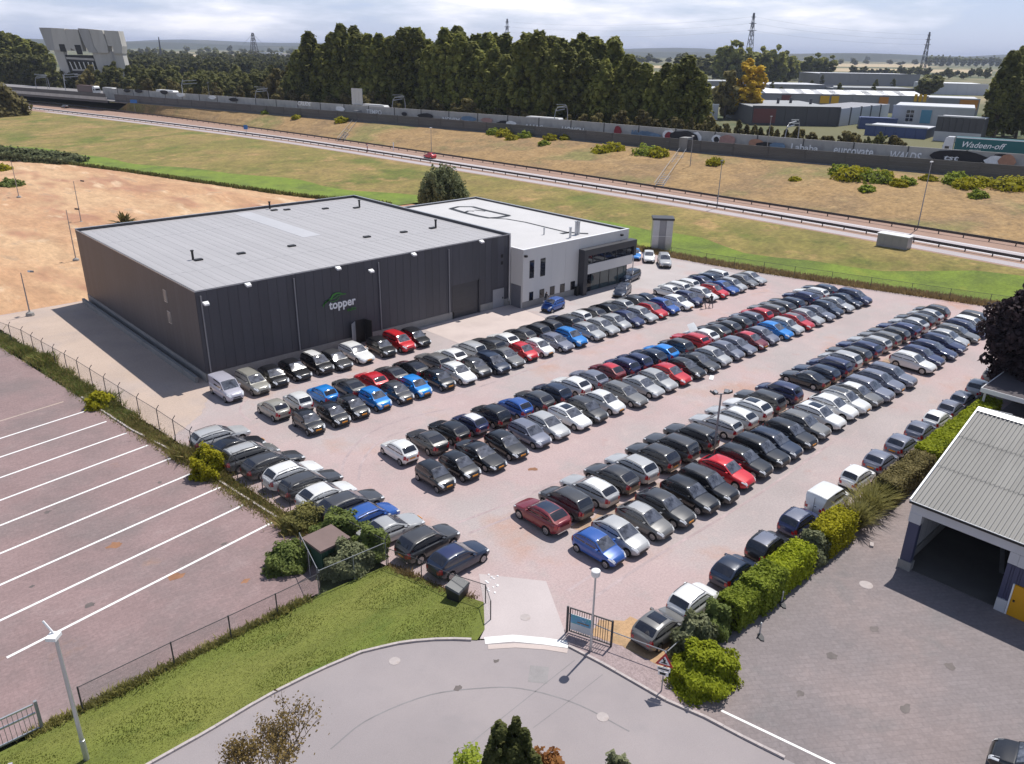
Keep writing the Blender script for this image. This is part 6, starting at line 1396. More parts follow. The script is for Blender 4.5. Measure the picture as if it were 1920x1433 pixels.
# ------------------------------------------------------------------ people
M['skin'] = mk('skin', (0.45,0.27,0.19), 0.6, 0.05, 5.0); M['cloth_dark'] = mk('dark_cloth', (0.03,0.03,0.036), 0.9, 0.15, 6.0); M['cloth_grey'] = mk('grey_trousers', (0.10,0.10,0.11), 0.9, 0.15, 6.0); M['hair'] = mk('dark_hair', (0.03,0.02,0.015), 0.7, 0.1, 8.0); M['shoe'] = mk('shoe', (0.02,0.02,0.02), 0.6, 0.1)
def person(loc, rz, label, lean=0.0, stride=0.25, reach=0.0, top='cloth_dark', name='person'):
    J = {}
    def j(n, x, y, z, r): J[n] = (Vector((x,y,z)), r)
    L = lean
    j('pelvis',0,0,0.95,0.15); j('waist',L*0.12,0,1.10,0.135); j('chest',L*0.35,0,1.32,0.165); j('neck',L*0.52,0,1.50,0.065); j('head',L*0.60+0.02,0,1.60,0.085); j('crown',L*0.66+0.01,0,1.73,0.095)
    for s, n in ((1,'l'),(-1,'r')):
        st = stride*s
        j(n+'hip',0,0.10*s,0.90,0.105); j(n+'knee',st*0.45+0.04,0.11*s,0.50,0.068); j(n+'ank',st*0.9-0.02,0.11*s,0.09,0.045); j(n+'toe',st*0.9+0.17,0.13*s,0.04,0.042)
        j(n+'sh',L*0.42,0.20*s,1.43,0.065); j(n+'el',L*0.42-0.05+reach*0.25,0.25*s,1.16-0.0*reach,0.048); j(n+'wr',L*0.42+0.08+reach*0.42,0.22*s,0.94+reach*0.15,0.034)
        for k,(dy,dz,ln) in enumerate(((0.03,0.02,0.07),(0.012,-0.01,0.10),(0,-0.015,0.105),(-0.012,-0.012,0.095),(-0.024,-0.005,0.075))):
            b = J[n+'wr'][0]; j(n+'f%d'%k, b.x+0.02+ln*0.4, b.y+dy*s, b.z-ln*0.75+dz, 0.010)
    E_ = [('pelvis','waist'),('waist','chest'),('chest','neck'),('neck','head'),('head','crown')]
    for n in 'lr':
        E_ += [('pelvis',n+'hip'),(n+'hip',n+'knee'),(n+'knee',n+'ank'),(n+'ank',n+'toe'),('chest',n+'sh'),(n+'sh',n+'el'),(n+'el',n+'wr')] + [(n+'wr',n+'f%d'%k) for k in range(5)]
    keys = list(J); me = bpy.data.meshes.new('t'); me.from_pydata([tuple(J[k][0]) for k in keys], [(keys.index(a),keys.index(b)) for a,b in E_], [])
    ob = bpy.data.objects.new('t', me); C.objects.link(ob); md = ob.modifiers.new('s','SKIN'); md.use_smooth_shade = True
    for i,k in enumerate(keys):
        sv = me.skin_vertices[0].data[i]; sv.radius = (J[k][1],J[k][1]); sv.use_root = (k == 'pelvis')
    ob.modifiers.new('ss','SUBSURF').levels = 1
    dg = bpy.context.evaluated_depsgraph_get(); nm = bpy.data.meshes.new_from_object(ob.evaluated_get(dg)); bpy.data.objects.remove(ob)
    nm.materials.clear()
    for m in ('skin',top,'cloth_grey','hair','shoe'): nm.materials.append(M[m])
    hd = J['head'][0]
    for pgn in nm.polygons:
        c = pgn.center
        if c.z > 1.66 or (c.z > 1.56 and c.x < hd.x-0.03): mi = 3
        elif c.z > 1.49: mi = 0
        elif c.z < 0.10: mi = 4
        elif any((c-J[n+'wr'][0]).length < 0.13 for n in 'lr'): mi = 0
        elif c.z < 0.98 and abs(c.y) < 0.19: mi = 2
        else: mi = 1
        pgn.material_index = mi
    root = thing(name, label, 'person', loc, rz); link('body', nm, root)
    fm_ = MB(); h = hd
    fm_.tube([(h.x+0.085,0,h.z+0.05),(h.x+0.115,0,h.z+0.0),(h.x+0.085,0,h.z-0.01)],[0.008,0.016,0.012],6); fm_.obj('nose', M['skin'], root)
    for s in (1,-1):
        MB().tube([(h.x+0.080,0.032*s,h.z+0.05),(h.x+0.096,0.032*s,h.z+0.05)],0.012,6).obj('eye', M['hair'], root); MB().tube([(h.x-0.005,0.088*s,h.z+0.0),(h.x-0.005,0.093*s,h.z+0.06)],0.02,6).obj('ear', M['skin'], root)
    MB().box(h.x+0.075,h.x+0.095,-0.025,0.025,h.z-0.05,h.z-0.04).obj('mouth', M['hair'], root)
    return root
p = at(1319,579); person((p.x,p.y,0.01), R(75), 'person in dark clothes walking along the gravel lane, left of a companion', 0.12, 0.34)
p = at(1333,577); person((p.x,p.y,0.01), R(60), 'person in a dark top leaning towards a parked white car', 0.30, 0.30, 0.5)
p = at(1022,573); person((p.x+0.1,p.y+0.1,0.02), R(-5), 'person in dark clothes bent over the raised bonnet of a blue car', 0.30, 0.1, 0.7)
# ------------------------------------------------------------------ vehicles
M['paint'] = mk('car_paint', (1,1,1), 0.32, 0.04, 1.2, objcol=True, coat=0.8, metal=0.12, spec=0.5)
M['under'] = mk('underbody', (0.012,0.011,0.011), 0.9, 0.1, 2.0)
M['wscreen'] = mk('windscreen_glass', (0.085,0.09,0.11), 0.04, 0.5, 2.2, spec=0.9, coat=0.6, patches=[((0.02,0.02,0.025),1.7,0.5,0.6,0.8),((0.22,0.23,0.26),3.0,0.6,0.68,0.7)])
M['cglass'] = mk('car_side_glass', (0.012,0.013,0.020), 0.04, 0.2, 1.5, spec=0.8, coat=0.5)
M['tyre'] = mk('tyre_rubber', (0.016,0.016,0.017), 0.85, 0.1, 4.0)
M['rim'] = mk('alloy_rim', (0.48,0.48,0.49), 0.3, 0.05, 3.0, metal=0.7)
M['head'] = mk('headlamp_lens', (0.72,0.73,0.75), 0.08, 0.08, 6.0, spec=0.9, coat=1.0)
M['tail'] = mk('tail_lamp_lens', (0.40,0.012,0.02), 0.12, 0.1, 6.0, coat=1.0)
M['plate'] = mk('yellow_number_plate', (0.75,0.30,0.02), 0.5, 0.08, 8.0)
M['chrome'] = mk('bright_trim', (0.62,0.62,0.63), 0.18, 0.0, metal=0.9)

class CarProto: pass
def interp(tab, x):
    xs = [p[0] for p in tab]; ys = [p[1] for p in tab]
    return float(np.interp(x, xs, ys))
def make_proto(key, L, W, H, wbase, r, clear, nose, hood, cowl, tail, xA, xB, xC, xD, van=False, clad=False, notch=None, roofw=0.75, rails=False, sunroof=False):
    """nose: height of bonnet front edge, hood: bonnet height mid, cowl: at windscreen foot, tail: deck height at the back.
       x measured from the centre, front positive; xA>xB>xC>xD are screen foot, roof front, roof back, rear screen foot."""
    h = L/2
    xf, xr = wbase/2+0.04, -wbase/2+0.0
    deck = [(-h, tail*0.90), (-h+0.06, tail*0.98), (xD-0.02 if xD > -h+0.15 else -h+0.10, tail)]
    if notch: deck += [(xD, notch)]
    deck += [(xA*0.1, (tail+cowl)/2 if not notch else cowl), (xA, cowl), (lerp(xA,h,0.5), hood), (h-0.20, nose+0.03), (h-0.07, nose-0.05), (h, nose-0.18)]
    deck = sorted(set(deck))
    xs = set(np.linspace(-h, h, 25).round(3).tolist()) | {round(-h+0.05,3), round(h-0.05,3), round(-h+0.14,3), round(h-0.14,3)}
    ra = r+0.045
    for xw in (xf, xr):
        for a in np.linspace(0, math.pi, 9): xs.add(round(xw+ra*math.cos(a), 3))
    xs = sorted(xs)
    def wid(x): return W/2*(1-0.24*abs(x/h)**9-0.04*abs(x/h)**2)
    def arch(x):
        z = 0
        for xw in (xf, xr):
            d = abs(x-xw)
            if d <= ra+1e-4: z = max(z, r+math.sqrt(max(ra*ra-d*d, 0))*1.0)
        return z
    def ring(x):
        w = wid(x); zd = interp(deck, x); e = abs(x)/h
        zb = clear + (0.16*max(0,(e-0.86)/0.14)**1.5); ar = arch(x)
        z1 = max(zb+0.02, ar); z2 = max(zb+0.14, ar+0.01); z3 = max(lerp(zb, zd, 0.52), ar+0.04)
        z4 = max(zd-0.10, z3+0.03); z5 = max(zd-0.015, z4+0.02)
        return [(0,zb),(w*0.80,z1),(w*0.97,z2),(w*1.0,z3),(w*0.965,z4),(w*0.87,z5),(w*0.45,z5+0.03),(0,z5+0.04)]
    mb = MB(); rings = [ring(x) for x in xs]; npt = 8; full = []
    for x, rg in zip(xs, rings):
        row = []
        for (y,z) in rg: row.append(len(mb.v)); mb.v.append((x,y,z))
        neg = []
        for k in range(1, npt-1): neg.append(len(mb.v)); mb.v.append((x,-rg[k][0],rg[k][1]))
        full.append(row + neg[::-1])
    nn = len(full[0])
    for i in range(len(xs)-1):
        for k in range(nn):
            k2 = (k+1) % nn
            lowk = k in (0, nn-1)
            mi = 1 if lowk else (2 if clad and k in (1, nn-2) else 0)
            mb.f.append((full[i][k], full[i+1][k], full[i+1][k2], full[i][k2])); mb.m.append(mi)
    mb.f.append(tuple(full[0])); mb.m.append(0); mb.f.append(tuple(full[-1][::-1])); mb.m.append(0)
    # greenhouse
    zc, zt_ = interp(deck, xA), interp(deck, xD)
    top = [(xD, zt_), (xC, H-0.07), (lerp(xC,xB,0.5), H), (xB, H-0.055), (xA, zc)]
    gx = np.linspace(xD, xA, 29)
    raw = np.interp(np.linspace(xD-0.2, xA+0.2, 400), [p[0] for p in top], [p[1] for p in top])
    ker = np.ones(31)/31; sm = np.convolve(raw, ker, 'same'); grid = np.linspace(xD-0.2, xA+0.2, 400)
    def zt(x): return float(np.interp(x, grid, sm)) if xD+0.1 < x < xA-0.1 else float(np.interp(x, [p[0] for p in top], [p[1] for p in top]))
    def belt(x): return interp(deck, x)-0.02
    def wbelt(x): return wid(x)*0.905
    def we(x):
        f = min(1.0, max(0.0, (zt(x)-belt(x))/(H-0.05-cowl)))
        return lerp(wbelt(x), W/2*roofw, f)
    def gring(x):
        b, t = belt(x), zt(x); wb, w = wbelt(x), we(x); hh = max(t-b, 0.001)
        return [(wb,b-0.03),(lerp(wb,w,0.5)+0.02*min(1,hh*2),lerp(b,t,0.5)),(w+0.01,t-0.055*min(1,hh*3)),(w*0.90,t-0.012*min(1,hh*3)),(w*0.45,t+0.012*min(1,hh*2)),(0,t+0.018*min(1,hh*2))]
    base = []
    for x in gx:
        g = gring(float(x)); row = []
        for (y,z) in g: row.append(len(mb.v)); mb.v.append((float(x),y,z))
        neg = []
        for k in range(4,-1,-1): neg.append(len(mb.v)); mb.v.append((float(x),-g[k][0],g[k][1]))
        base.append(row+neg)
    for i in range(len(gx)-1):
        for k in range(len(base[0])-1):
            mb.f.append((base[i][k], base[i+1][k], base[i+1][k+1], base[i][k+1])); mb.m.append(0)
    P = CarProto(); P.key = key; P.parts = []; P.L = L; P.roofx = (xB+xC)/2; P.H = H
    P.parts.append(('body', mb.mesh('car_body', [M['paint'], M['under'], M['trim']], True, 0.7), 'paint', (0,0,0), None))
    def patch_top(x0, x1, t0, t1, off, nx=6, nt=6):
        pts = []; m2 = MB()
        for i in range(nx+1):
            x = lerp(x0,x1,i/nx)
            for j in range(nt+1):
                t = lerp(t0,t1,j/nt); w = we(x); hh = max(zt(x)-belt(x),0.001)
                at_ = abs(t); ys = [0,w*0.45,w*0.90,w+0.01]; zs = [zt(x)+0.018*min(1,hh*2), zt(x)+0.012*min(1,hh*2), zt(x)-0.012*min(1,hh*3), zt(x)-0.055*min(1,hh*3)]
                y = at_*(w+0.01); z = float(np.interp(y, ys, zs))
                dz = (zt(x+0.02)-zt(x-0.02))/0.04; nrm = Vector((-dz,0,1)).normalized()*off
                pts.append((x+nrm.x, math.copysign(y,t), z+nrm.z))
        m2.add(pts, [(i*(nt+1)+j,(i+1)*(nt+1)+j,(i+1)*(nt+1)+j+1,i*(nt+1)+j+1) for i in range(nx) for j in range(nt)])
        return m2
    P.parts.append(('windscreen', patch_top(xB-0.02, xA-0.06, -0.90, 0.90, 0.008).mesh('windscreen', M['wscreen'], True, 1.0), None, (0,0,0), None))
    if not van:
        P.parts.append(('rear_window', patch_top(xC+0.04, lerp(xC,xD,0.72 if not notch else 0.9), -0.84, 0.84, 0.008).mesh('rear_window', M['cglass'], True, 1.0), None, (0,0,0), None))
    P.parts.append(('roof', patch_top(xC+0.10, xB-0.05, -0.93, 0.93, 0.006).mesh('roof', M['paint'], True, 1.0), 'roof', (0,0,0), None))
    if sunroof:
        P.parts.append(('sunroof', patch_top(lerp(xC,xB,0.35), xB-0.12, -0.66, 0.66, 0.012).mesh('sunroof', M['cglass'], True, 1.0), None, (0,0,0), None))
    # bonnet
    m2 = MB(); nx, nt = 6, 6; pts = []
    for i in range(nx+1):
        x = lerp(xA+0.04, h-0.20, i/nx); rg = ring(x)
        for j in range(nt+1):
            t = lerp(-1,1,j/nt); y = t*wid(x)*0.84; z = float(np.interp(abs(y), [0,rg[6][0],rg[5][0]], [rg[7][1],rg[6][1],rg[5][1]]))
            pts.append((x-xA, y, z+0.007-cowl))
    m2.add(pts, [(i*(nt+1)+j,(i+1)*(nt+1)+j,(i+1)*(nt+1)+j+1,i*(nt+1)+j+1) for i in range(nx) for j in range(nt)])
    P.parts.append(('bonnet', m2.mesh('bonnet', M['paint'], True, 1.0), 'paint', (xA,0,cowl), None))
    # side windows
    def side(x0, x1, s):
        m3 = MB(); n = 8; lo = []; hi = []
        for i in range(n+1):
            x = lerp(x0,x1,i/n); b = belt(x)+0.035; t = zt(x)-0.10
            if t < b+0.01: t = b+0.01
            def yy(z):
                g = gring(x); return float(np.interp(z, [g[0][1],g[1][1],g[2][1]], [g[0][0],g[1][0],g[2][0]]))
            lo.append((x, s*(yy(b)+0.008), b)); hi.append((x, s*(yy(t)+0.008), t))
        m3.add(lo+hi, [(i,i+1,n+2+i,n+1+i) if s < 0 else (i,n+1+i,n+2+i,i+1) for i in range(n)])
        return m3.mesh('side_window', M['cglass'])
    xm = lerp(xC, xB, 0.48) if not notch else lerp(xC,xB,0.40)
    for s in (1,-1):
        P.parts.append(('side_window', side(xm+0.04, lerp(xB,xA,0.78), s), None, (0,0,0), None))
        if not van:
            P.parts.append(('side_window', side(max(lerp(xC,xD,0.55), xD+0.12), xm-0.04, s), None, (0,0,0), None))
    # wheels
    tb = MB(); n = 18; prof = [(-0.10,r-0.06),(-0.085,r-0.012),(-0.03,r),(0.03,r),(0.085,r-0.012),(0.10,r-0.06),(0.085,r*0.62)]
    for (y,rr) in prof:
        for k in range(n): a = 2*math.pi*k/n; tb.v.append((rr*math.cos(a), y, rr*math.sin(a)))
    for i in range(len(prof)-1):
        for k in range(n): tb.f.append((i*n+k,(i+1)*n+k,(i+1)*n+(k+1)%n,i*n+(k+1)%n)); tb.m.append(0)
    tb.f.append(tuple(range(n))); tb.m.append(0); tb.f.append(tuple((len(prof)-1)*n+k for k in range(n))[::-1]); tb.m.append(0)
    tyre = tb.mesh('tyre', M['tyre'], True, 0.6)
    rb = MB(); q = r*0.66
    for k in range(10):
        a0, a1 = 2*math.pi*(k-0.32)/10, 2*math.pi*(k+0.32)/10
        rb.add([(0.15*q*math.cos(a0),0.088,0.15*q*math.sin(a0)),(0.15*q*math.cos(a1),0.088,0.15*q*math.sin(a1)),(q*math.cos(a1),0.094,q*math.sin(a1)),(q*math.cos(a0),0.094,q*math.sin(a0))],[(3,2,1,0)])
    ring_o = [(q*math.cos(2*math.pi*k/18),0.095,q*math.sin(2*math.pi*k/18)) for k in range(18)]; ring_i = [(q*0.86*math.cos(2*math.pi*k/18),0.098,q*0.86*math.sin(2*math.pi*k/18)) for k in range(18)]
    rb.add(ring_o+ring_i, [(k,(k+1)%18,18+(k+1)%18,18+k)[::-1] for k in range(18)])
    rb.add([(0.2*q*math.cos(2*math.pi*k/8),0.10,0.2*q*math.sin(2*math.pi*k/8)) for k in range(8)], [tuple(range(7,-1,-1))])
    rim = rb.mesh('rim', M['rim'])
    for xw in (xf, xr):
        for s in (1,-1):
            P.parts.append(('wheel', tyre, None, (xw, s*(W/2-0.115), r), None, (0,0,0) if s > 0 else (0,0,math.pi)))
            P.parts.append(('rim', rim, None, (0,0,0), 'wheel', (0,0,0)))
    # lamps follow the corner of the body
    def corner(x0, x1, k0, k1, s, mat, name, off=0.012):
        m4 = MB(); n = 5; A = []; B = []
        def pt(x, k):
            rg = ring(x); i = int(k); f = k-i; a, b = rg[i], rg[min(i+1,7)]; return (x, s*lerp(a[0],b[0],f)*1.0, lerp(a[1],b[1],f))
        for i in range(n+1):
            x = lerp(x0,x1,i/n); a = pt(x,k0); b = pt(x,(k0+k1)/2); c = pt(x,k1)
            for q_ in (a,b,c): A.append((q_[0]+(off if x0 > 0 else -off)*0.8, q_[1]+s*off, q_[2]+off*0.4))
        m4.add(A, [(i*3+j,(i+1)*3+j,(i+1)*3+j+1,i*3+j+1) for i in range(n) for j in range(2)])
        return m4
    for s in (1,-1):
        hm = corner(h-0.42, h-0.015, 4.0, 5.35, s, M['head'], 'headlight')
        P.parts.append(('headlight', hm.mesh('headlight', M['head'], True, 1.0), None, (0,0,0), None))
        tm_ = corner(-h+0.015, -h+0.20, 3.05 if not van else 2.6, 5.0, s, M['tail'], 'tail_light')
        zt0 = tail*0.90
        tm_.box(-h-0.018, -h+0.02, *sorted((s*W*0.24, s*W*0.345)), zt0-0.30, zt0-0.08)
        P.parts.append(('tail_light', tm_.mesh('tail_light', M['tail'], True, 0.8), None, (0,0,0), None))
        mm = MB(); mm.box(-0.10,0.07,-0.09,0.09,-0.055,0.065)
        P.parts.append(('mirror', mm.mesh('mirror', M['paint']), 'paint', (xA-0.38, s*(W/2+0.04), cowl+0.09), None))
    # front: grille, bumper line, plates
    g = MB(); g.box(h-0.03,h+0.014,-W*0.24,W*0.24,clear+0.17,clear+0.30); g.box(h-0.05,h+0.006,-W*0.20,W*0.20,nose-0.32,nose-0.22)
    P.parts.append(('grille', g.mesh('grille', M['trim']), None, (0,0,0), None))
    pl = MB(); pl.box(h,h+0.026,-0.26,0.26,clear+0.32,clear+0.43); P.parts.append(('number_plate', pl.mesh('number_plate', M['plate']), None, (0,0,0), None))
    pl = MB(); pl.box(-h-0.02,-h+0.02,-0.26,0.26,clear+0.42,clear+0.53); P.parts.append(('number_plate', pl.mesh('number_plate', M['plate']), None, (0,0,0), None))
    bm_ = MB(); bm_.box(-h-0.016,-h+0.05,-W*0.33,W*0.33,clear+0.17,clear+0.24); P.parts.append(('bumper_strip', bm_.mesh('bumper_strip', M['chrome'] if clad else M['trim']), None, (0,0,0), None))
    if rails:
        for s in (1,-1):
            rl = MB(); n = 6; pts = [(lerp(xC+0.15,xB-0.1,i/n), s*(W/2*roofw*0.93), zt(lerp(xC+0.15,xB-0.1,i/n))+0.035) for i in range(n+1)]
            rl.tube(pts, 0.018, 5); P.parts.append(('roof_rail', rl.mesh('roof_rail', M['trim']), None, (0,0,0), None))
    if van:
        dl = MB(); dl.box(-h-0.012,-h+0.01,-0.012,0.012,0.5,H-0.2); dl.box(-h-0.02,-h+0.01,-0.2,-0.06,0.95,1.0); P.parts.append(('rear_door_seam', dl.mesh('rear_door_seam', M['trim']), None, (0,0,0), None))
    return P
PT = {}
#                 L    W    H    wb   r    clear nose hood cowl tail   xA    xB    xC    xD
PT['H'] = make_proto('H', 3.60,1.66,1.49,2.36,0.29,0.19,0.74,0.86,0.96,0.98, 0.92, 0.22,-1.22,-1.70)
PT['C'] = make_proto('C', 4.20,1.77,1.48,2.60,0.31,0.18,0.70,0.83,0.94,1.00, 0.92, 0.12,-1.40,-2.00)
PT['Cs'] = make_proto('Cs',4.25,1.79,1.46,2.62,0.31,0.18,0.70,0.83,0.94,1.00, 0.92, 0.12,-1.40,-2.02, sunroof=True)
PT['E'] = make_proto('E', 4.62,1.80,1.49,2.70,0.32,0.18,0.70,0.83,0.94,1.02, 0.92, 0.10,-1.90,-2.24, rails=True)
PT['S'] = make_proto('S', 4.45,1.85,1.66,2.66,0.36,0.22,0.84,0.98,1.07,1.12, 0.95, 0.20,-1.66,-2.14, clad=True, rails=True)
PT['Ss'] = make_proto('Ss',4.45,1.86,1.66,2.66,0.36,0.22,0.84,0.98,1.07,1.12, 0.95, 0.20,-1.60,-2.14, clad=True, sunroof=True)
PT['M'] = make_proto('M', 4.30,1.77,1.66,2.66,0.31,0.18,0.80,0.93,1.03,1.06, 1.18, 0.36,-1.68,-2.08, rails=False)
PT['V'] = make_proto('V', 4.40,1.78,1.83,2.70,0.31,0.19,0.86,0.98,1.08,1.10, 1.30, 0.62,-2.06,-2.17, van=True, roofw=0.84)
PT['L'] = make_proto('L', 4.70,1.82,1.42,2.78,0.32,0.16,0.66,0.80,0.92,1.00, 0.95, 0.10,-0.95,-1.78, notch=1.0)
PT['C2'] = make_proto('C2',4.05,1.75,1.52,2.54,0.31,0.18,0.74,0.88,0.98,1.02, 1.02, 0.26,-1.20,-1.94)
PT['C3'] = make_proto('C3',4.30,1.79,1.44,2.64,0.32,0.16,0.66,0.80,0.91,1.03, 0.86, 0.02,-1.10,-2.02, roofw=0.72)
PT['C4'] = make_proto('C4',4.10,1.74,1.55,2.56,0.30,0.18,0.76,0.88,0.98,0.98, 0.98, 0.30,-1.55,-1.98, rails=True)
PT['E2'] = make_proto('E2',4.75,1.84,1.47,2.80,0.33,0.16,0.68,0.82,0.93,1.04, 0.98, 0.12,-1.70,-2.30)
PT['S2'] = make_proto('S2',4.35,1.82,1.60,2.60,0.35,0.21,0.80,0.95,1.05,1.14, 0.92, 0.16,-1.35,-2.06, clad=True)
PT['S3'] = make_proto('S3',4.65,1.88,1.72,2.74,0.37,0.22,0.90,1.02,1.10,1.10, 0.98, 0.26,-1.95,-2.26, clad=True, rails=True)
PT['M2'] = make_proto('M2',4.45,1.80,1.70,2.72,0.32,0.18,0.84,0.96,1.06,1.06, 1.26, 0.46,-1.86,-2.16, rails=True)
PT['H2'] = make_proto('H2',3.50,1.64,1.52,2.34,0.28,0.18,0.78,0.90,0.99,0.96, 0.92, 0.30,-1.34,-1.66)
VARI = {'C':['C','C','C2','C3','C4'],'E':['E','E2'],'S':['S','S2','S3','S'],'M':['M','M2'],'H':['H','H2']}
COL = {'W':(0.72,0.72,0.71),'S':(0.40,0.405,0.41),'G':(0.15,0.148,0.145),'D':(0.050,0.050,0.053),'K':(0.010,0.010,0.012),'R':(0.55,0.012,0.02),
       'B':(0.006,0.20,0.60),'U':(0.02,0.085,0.33),'N':(0.018,0.026,0.090),'C':(0.17,0.015,0.022),'L':(0.155,0.165,0.215),'E':(0.30,0.29,0.255),'P':(0.46,0.45,0.52),'T':(0.012,0.022,0.05)}
CNAME = {'W':'white','S':'silver','G':'grey','D':'dark grey','K':'black','R':'red','B':'bright blue','U':'mid blue','N':'navy','C':'dark red','L':'blue grey','E':'beige silver','P':'pale lilac silver','T':'blue black'}
TNAME = {'H':'small hatchback','C':'hatchback','Cs':'hatchback with glass sunroof','E':'estate car','S':'crossover','Ss':'crossover with glass roof','M':'people carrier','V':'panel van','L':'saloon'}
ORD = lambda n: {1:'first',2:'second',3:'third',4:'fourth',5:'fifth',6:'sixth',7:'seventh',8:'eighth',9:'ninth',10:'tenth',11:'eleventh',12:'twelfth'}.get(n, '%d%s' % (n, {1:'st',2:'nd',3:'rd'}.get(n%10 if n not in (11,12,13) else 0,'th')))
crng = random.Random(42); vrng = random.Random(9)
def car(kind, col, x, y, rz, label, group, roofcol=None, bonnet=None, lscale=1.0, z=0.006, plate=False):
    P = PT[kind]; base = COL[col]; f = crng.uniform(0.9,1.1)
    c = tuple(min(0.8, v*f) for v in base)+(1.0,)
    cat = 'van' if kind == 'V' else 'car'
    root = thing('parked_van' if kind == 'V' else 'parked_car', label, cat, (x,y,z), rz, group)
    sw = crng.uniform(0.985,1.015); root.scale = (lscale*crng.uniform(0.985,1.015), sw, crng.uniform(0.98,1.02))
    last = None
    far = (Vector((x,y,0))-CAM).length > 112; plates = plate or crng.random() < 0.12
    for prt in P.parts:
        name, me, pk, loc, par = prt[:5]; rot = prt[5] if len(prt) > 5 else (0,0,0)
        if far and name in ('mirror','number_plate','bumper_strip'): continue
        if name == 'number_plate' and not plates: continue
        o = bpy.data.objects.new(name, me); C.objects.link(o)
        o.parent = last if par == 'wheel' else root
        o.location = loc; o.rotation_euler = rot
        if pk == 'paint': o.color = c
        elif pk == 'roof': o.color = c if not roofcol else COL[roofcol]+(1.0,)
        if name == 'wheel': last = o
        if name == 'bonnet' and bonnet: o.rotation_euler = (0, R(-bonnet), 0)
    return root
def place(kind, col, px, py, rz, label, group, roofcol=None, snap=None, **k):
    kind = vrng.choice(VARI.get(kind,[kind])); P = PT[kind]; p = at(px, py, P.H-0.03)
    x = p.x - P.roofx*math.cos(rz)*k.get('lscale',1); y = p.y - P.roofx*math.sin(rz)*k.get('lscale',1)
    if snap is not None: y = lerp(y, snap, 0.55)
    rz += R(crng.uniform(-2.2,2.2))
    return car(kind, col, x, y, rz, label, group, roofcol, **k)
UPH, DNH = math.pi/2, -math.pi/2
